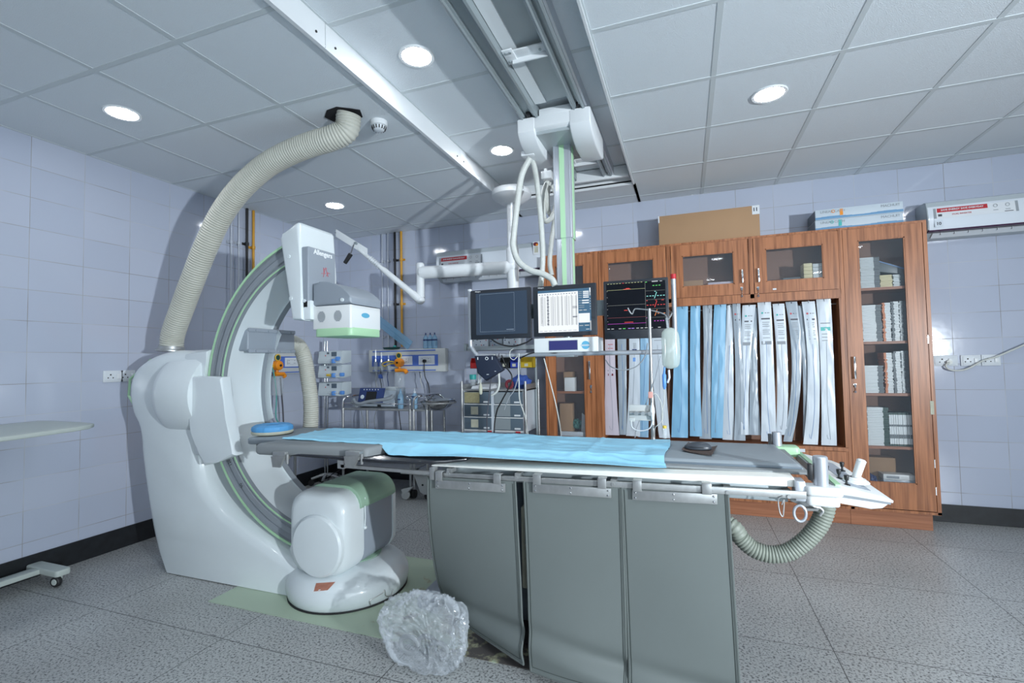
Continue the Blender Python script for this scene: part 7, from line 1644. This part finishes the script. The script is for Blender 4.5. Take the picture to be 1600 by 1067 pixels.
hose('drip_tube', 'thin clear tube arching from the drip pole over to the right', PX([(1015, 622), (1024, 615), (1033, 630), (1035, 655), (1024, 668), (1022, 682)], yv-0.01), 0.0025, 'hose', gt, cat='tube', seg=6)
hose('drip_tube', 'thin tube slanting across the white sensor plate', PX([(1032, 556), (1024, 590), (1016, 612), (1006, 640), (995, 668), (992, 684)], yv-0.01), 0.0025, 'text_grey', gt, cat='tube', seg=6)
hose('drip_tube', 'white tube looping below the sensor plate', PX([(986, 657), (988, 668), (1000, 673), (1015, 669), (1020, 655), (1018, 645)], yv-0.03), 0.003, 'plastic_white', gt, cat='tube', seg=6)
x0, x1 = at(983, 640, 'y', yv-0.01).x, at(1022, 640, 'y', yv-0.01).x; zc0, zc1 = at(1000, 658, 'y', yv).z, at(1000, 632, 'y', yv).z
SN = thing('sensor_plate', 'cream plate with steel manifold clamped to the drip pole', 'sensor holder', ((x0+x1)/2, yv-0.02, zc0))
b = NB(); box(b, x0, x1, yv-0.022, yv-0.014, zc0+0.006, zc1, bev=0.003); box(b, x0, x0+0.03, yv-0.03, yv-0.014, zc0, zc0+0.02, bev=0.002); part('plate', b, 'panel_cream', SN)
b = NB(); zm_ = (zc0+zc1)/2+0.002; cyl(b, (x0+0.005, yv-0.035, zm_), (x1-0.01, yv-0.035, zm_), 0.010, seg=12)
for k in range(3): cyl(b, (x0+0.04+k*0.035, yv-0.055, zm_), (x0+0.04+k*0.035, yv-0.03, zm_), 0.011, seg=12)
part('manifold', b, 'dull_steel', SN)
q = at(1019.5, 644, 'y', yv-0.04); b = NB(); tube(b, [q+Vector((0, 0, 0.05)), q+Vector((0, 0, 0.02)), q, q-Vector((0, 0, 0.04))], 0.01, 10, rf=lambda i: (0.004, 0.012, 0.013, 0.006)[i]); part('transducer', b, 'box_white', SN)
q = at(1039, 670, 'y', yv-0.02); t = thing('vial', 'small vial with a yellow cap standing behind the blue sheet', 'vial', (q.x, 2.60, 0.905)); b = NB(); lathe(b, [(0, 0), (0.012, 0), (0.012, 0.045), (0.008, 0.052), (0, 0.052)], (q.x, 2.60, 0.905), seg=14); part('glass', b, 'clear_plastic', t); b = NB(); lathe(b, [(0.010, 0.050), (0.010, 0.064), (0, 0.064)], (q.x, 2.60, 0.905), seg=14); part('cap', b, 'yellow_plastic', t)

# ================================================================ overbed table at the left edge
OT = thing('overbed_table', 'off-white overbed table on a castor base at the left edge', 'table', (-3.7, 1.3, 0.002))
pl = [(-3.90, 0.95), (-3.12, 0.95), (-3.16, 1.40), (-3.215, 1.70), (-3.26, 1.79), (-3.33, 1.85), (-3.46, 1.875), (-3.80, 1.88), (-3.90, 1.86)]
b = NB(); prism(b, pl, 'z', 0.967, 0.990, bev=0.007, seg=3); part('table_top', b, 'overbed_cream', OT)
b = NB(); prism(b, rrect(-3.915, -3.600, 1.815, 1.895, 0.02), 'z', 0.060, 0.098, bev=0.008, seg=3); box(b, -3.84, -3.765, 0.95, 1.83, 0.062, 0.092, bev=0.004); part('base_frame', b, 'overbed_cream', OT)
b = NB(); box(b, -3.84, -3.78, 1.0, 1.06, 0.09, 0.967, bev=0.006); part('column', b, 'overbed_cream', OT)
for x, y in ((-3.625, 1.85), (-3.625, 1.0), (-3.88, 1.0)):
    b = NB(); lathe(b, [(0.010, -0.014), (0.026, -0.014), (0.031, -0.008), (0.031, 0.008), (0.026, 0.014), (0.010, 0.014)], (x, y-0.02, 0.033), (0.25, -1, 0), 24); o = part('caster', b, 'black_rubber', OT)
    b = NB(); lathe(b, [(0, -0.016), (0.016, -0.016), (0.018, -0.014), (0.018, 0.014), (0.016, 0.016), (0, 0.016)], (x, y-0.02, 0.033), (0.25, -1, 0), 20); box(b, x-0.01, x+0.01, y-0.015, y+0.005, 0.04, 0.065); part('hub', b, 'overbed_cream', o)

# ================================================================ white cart behind the table, basin stand at the left
ZY = 4.05
CA = thing('equipment_cart', 'white low cart on castors, half hidden behind the left curtain', 'cart', (-2.1, ZY+0.1, 0.004))
q0 = at(646, 741, 'y', ZY); q1 = at(676, 774, 'y', ZY)
b = NB(); prism(b, [(q0.x, q0.z), (q0.x+0.07, q1.z+0.02), (q0.x+0.11, q1.z), (q1.x+0.6, q1.z), (q1.x+0.6, q0.z)], 'y', ZY, ZY+0.02, bev=0.003); lathe(b, [(0, 0), (0.010, 0), (0.010, 0.003), (0, 0.003)], (q0.x+0.10, ZY, q1.z+0.09), (0, -1, 0), 12, 1); part('side_plate', b, ['panel_cream', 'black'], CA)
q2_ = at(629, 733, 'y', ZY); q3_ = at(661, 741, 'y', ZY)
b = NB(); box(b, q2_.x, q3_.x+0.05, ZY-0.04, ZY+0.02, q3_.z, q2_.z, bev=0.004); box(b, q3_.x+0.25, q3_.x+0.6, ZY-0.3, ZY+0.02, q3_.z-0.02, q2_.z+0.02, bev=0.004); part('cross_beam', b, 'panel_cream', CA)
q4 = at(634, 765, 'y', ZY-0.02)
for dx, dy in ((0, 0), (0.7, 0), (0.7, -0.3)):
    b = NB(); c = Vector((q4.x+dx, ZY-0.02+dy, 0.047)); lathe(b, [(0, -0.015), (0.040, -0.015), (0.044, -0.008), (0.044, 0.008), (0.040, 0.015), (0, 0.015)], c, (0, 1, 0), 24); o = part('caster', b, 'panel_cream', CA)
    b = NB(); hexa(b, [(c.x-0.02, c.y-0.02, 0.05), (c.x+0.03, c.y-0.02, 0.08), (c.x+0.03, c.y+0.02, 0.08), (c.x-0.02, c.y+0.02, 0.05), (c.x-0.04, c.y-0.02, 0.10), (c.x+0.08, c.y-0.02, 0.13), (c.x+0.08, c.y+0.02, 0.13), (c.x-0.04, c.y+0.02, 0.10)]); part('fork', b, 'panel_cream', o)
qb = at(433, 705, 'y', 3.35)
BS = thing('basin_stand', 'steel stand holding a dark bowl, glimpsed inside the lower arc', 'stand', (qb.x, 3.35, 0.002))
b = NB(); lathe(b, [(0, -0.10), (0.07, -0.095), (0.13, -0.06), (0.155, 0.0), (0.16, 0.004), (0.15, 0.004), (0.125, -0.05), (0.065, -0.085), (0, -0.088)], (qb.x, 3.35, qb.z+0.01), seg=40); part('bowl', b, 'dull_steel', BS)
b = NB(); lathe(b, [(0.158, 0), (0.166, -0.006), (0.158, -0.012), (0.15, -0.006)], (qb.x, 3.35, qb.z-0.02), seg=36); part('ring', b, 'chrome', BS)
for a_ in (20, 140, 260):
    a_ = radians(a_); b = NB(); cyl(b, (qb.x+0.16*cos(a_), 3.35+0.16*sin(a_), 0.003), (qb.x+0.16*cos(a_), 3.35+0.16*sin(a_), qb.z-0.02), 0.012, seg=10); part('leg', b, 'dull_steel', BS)
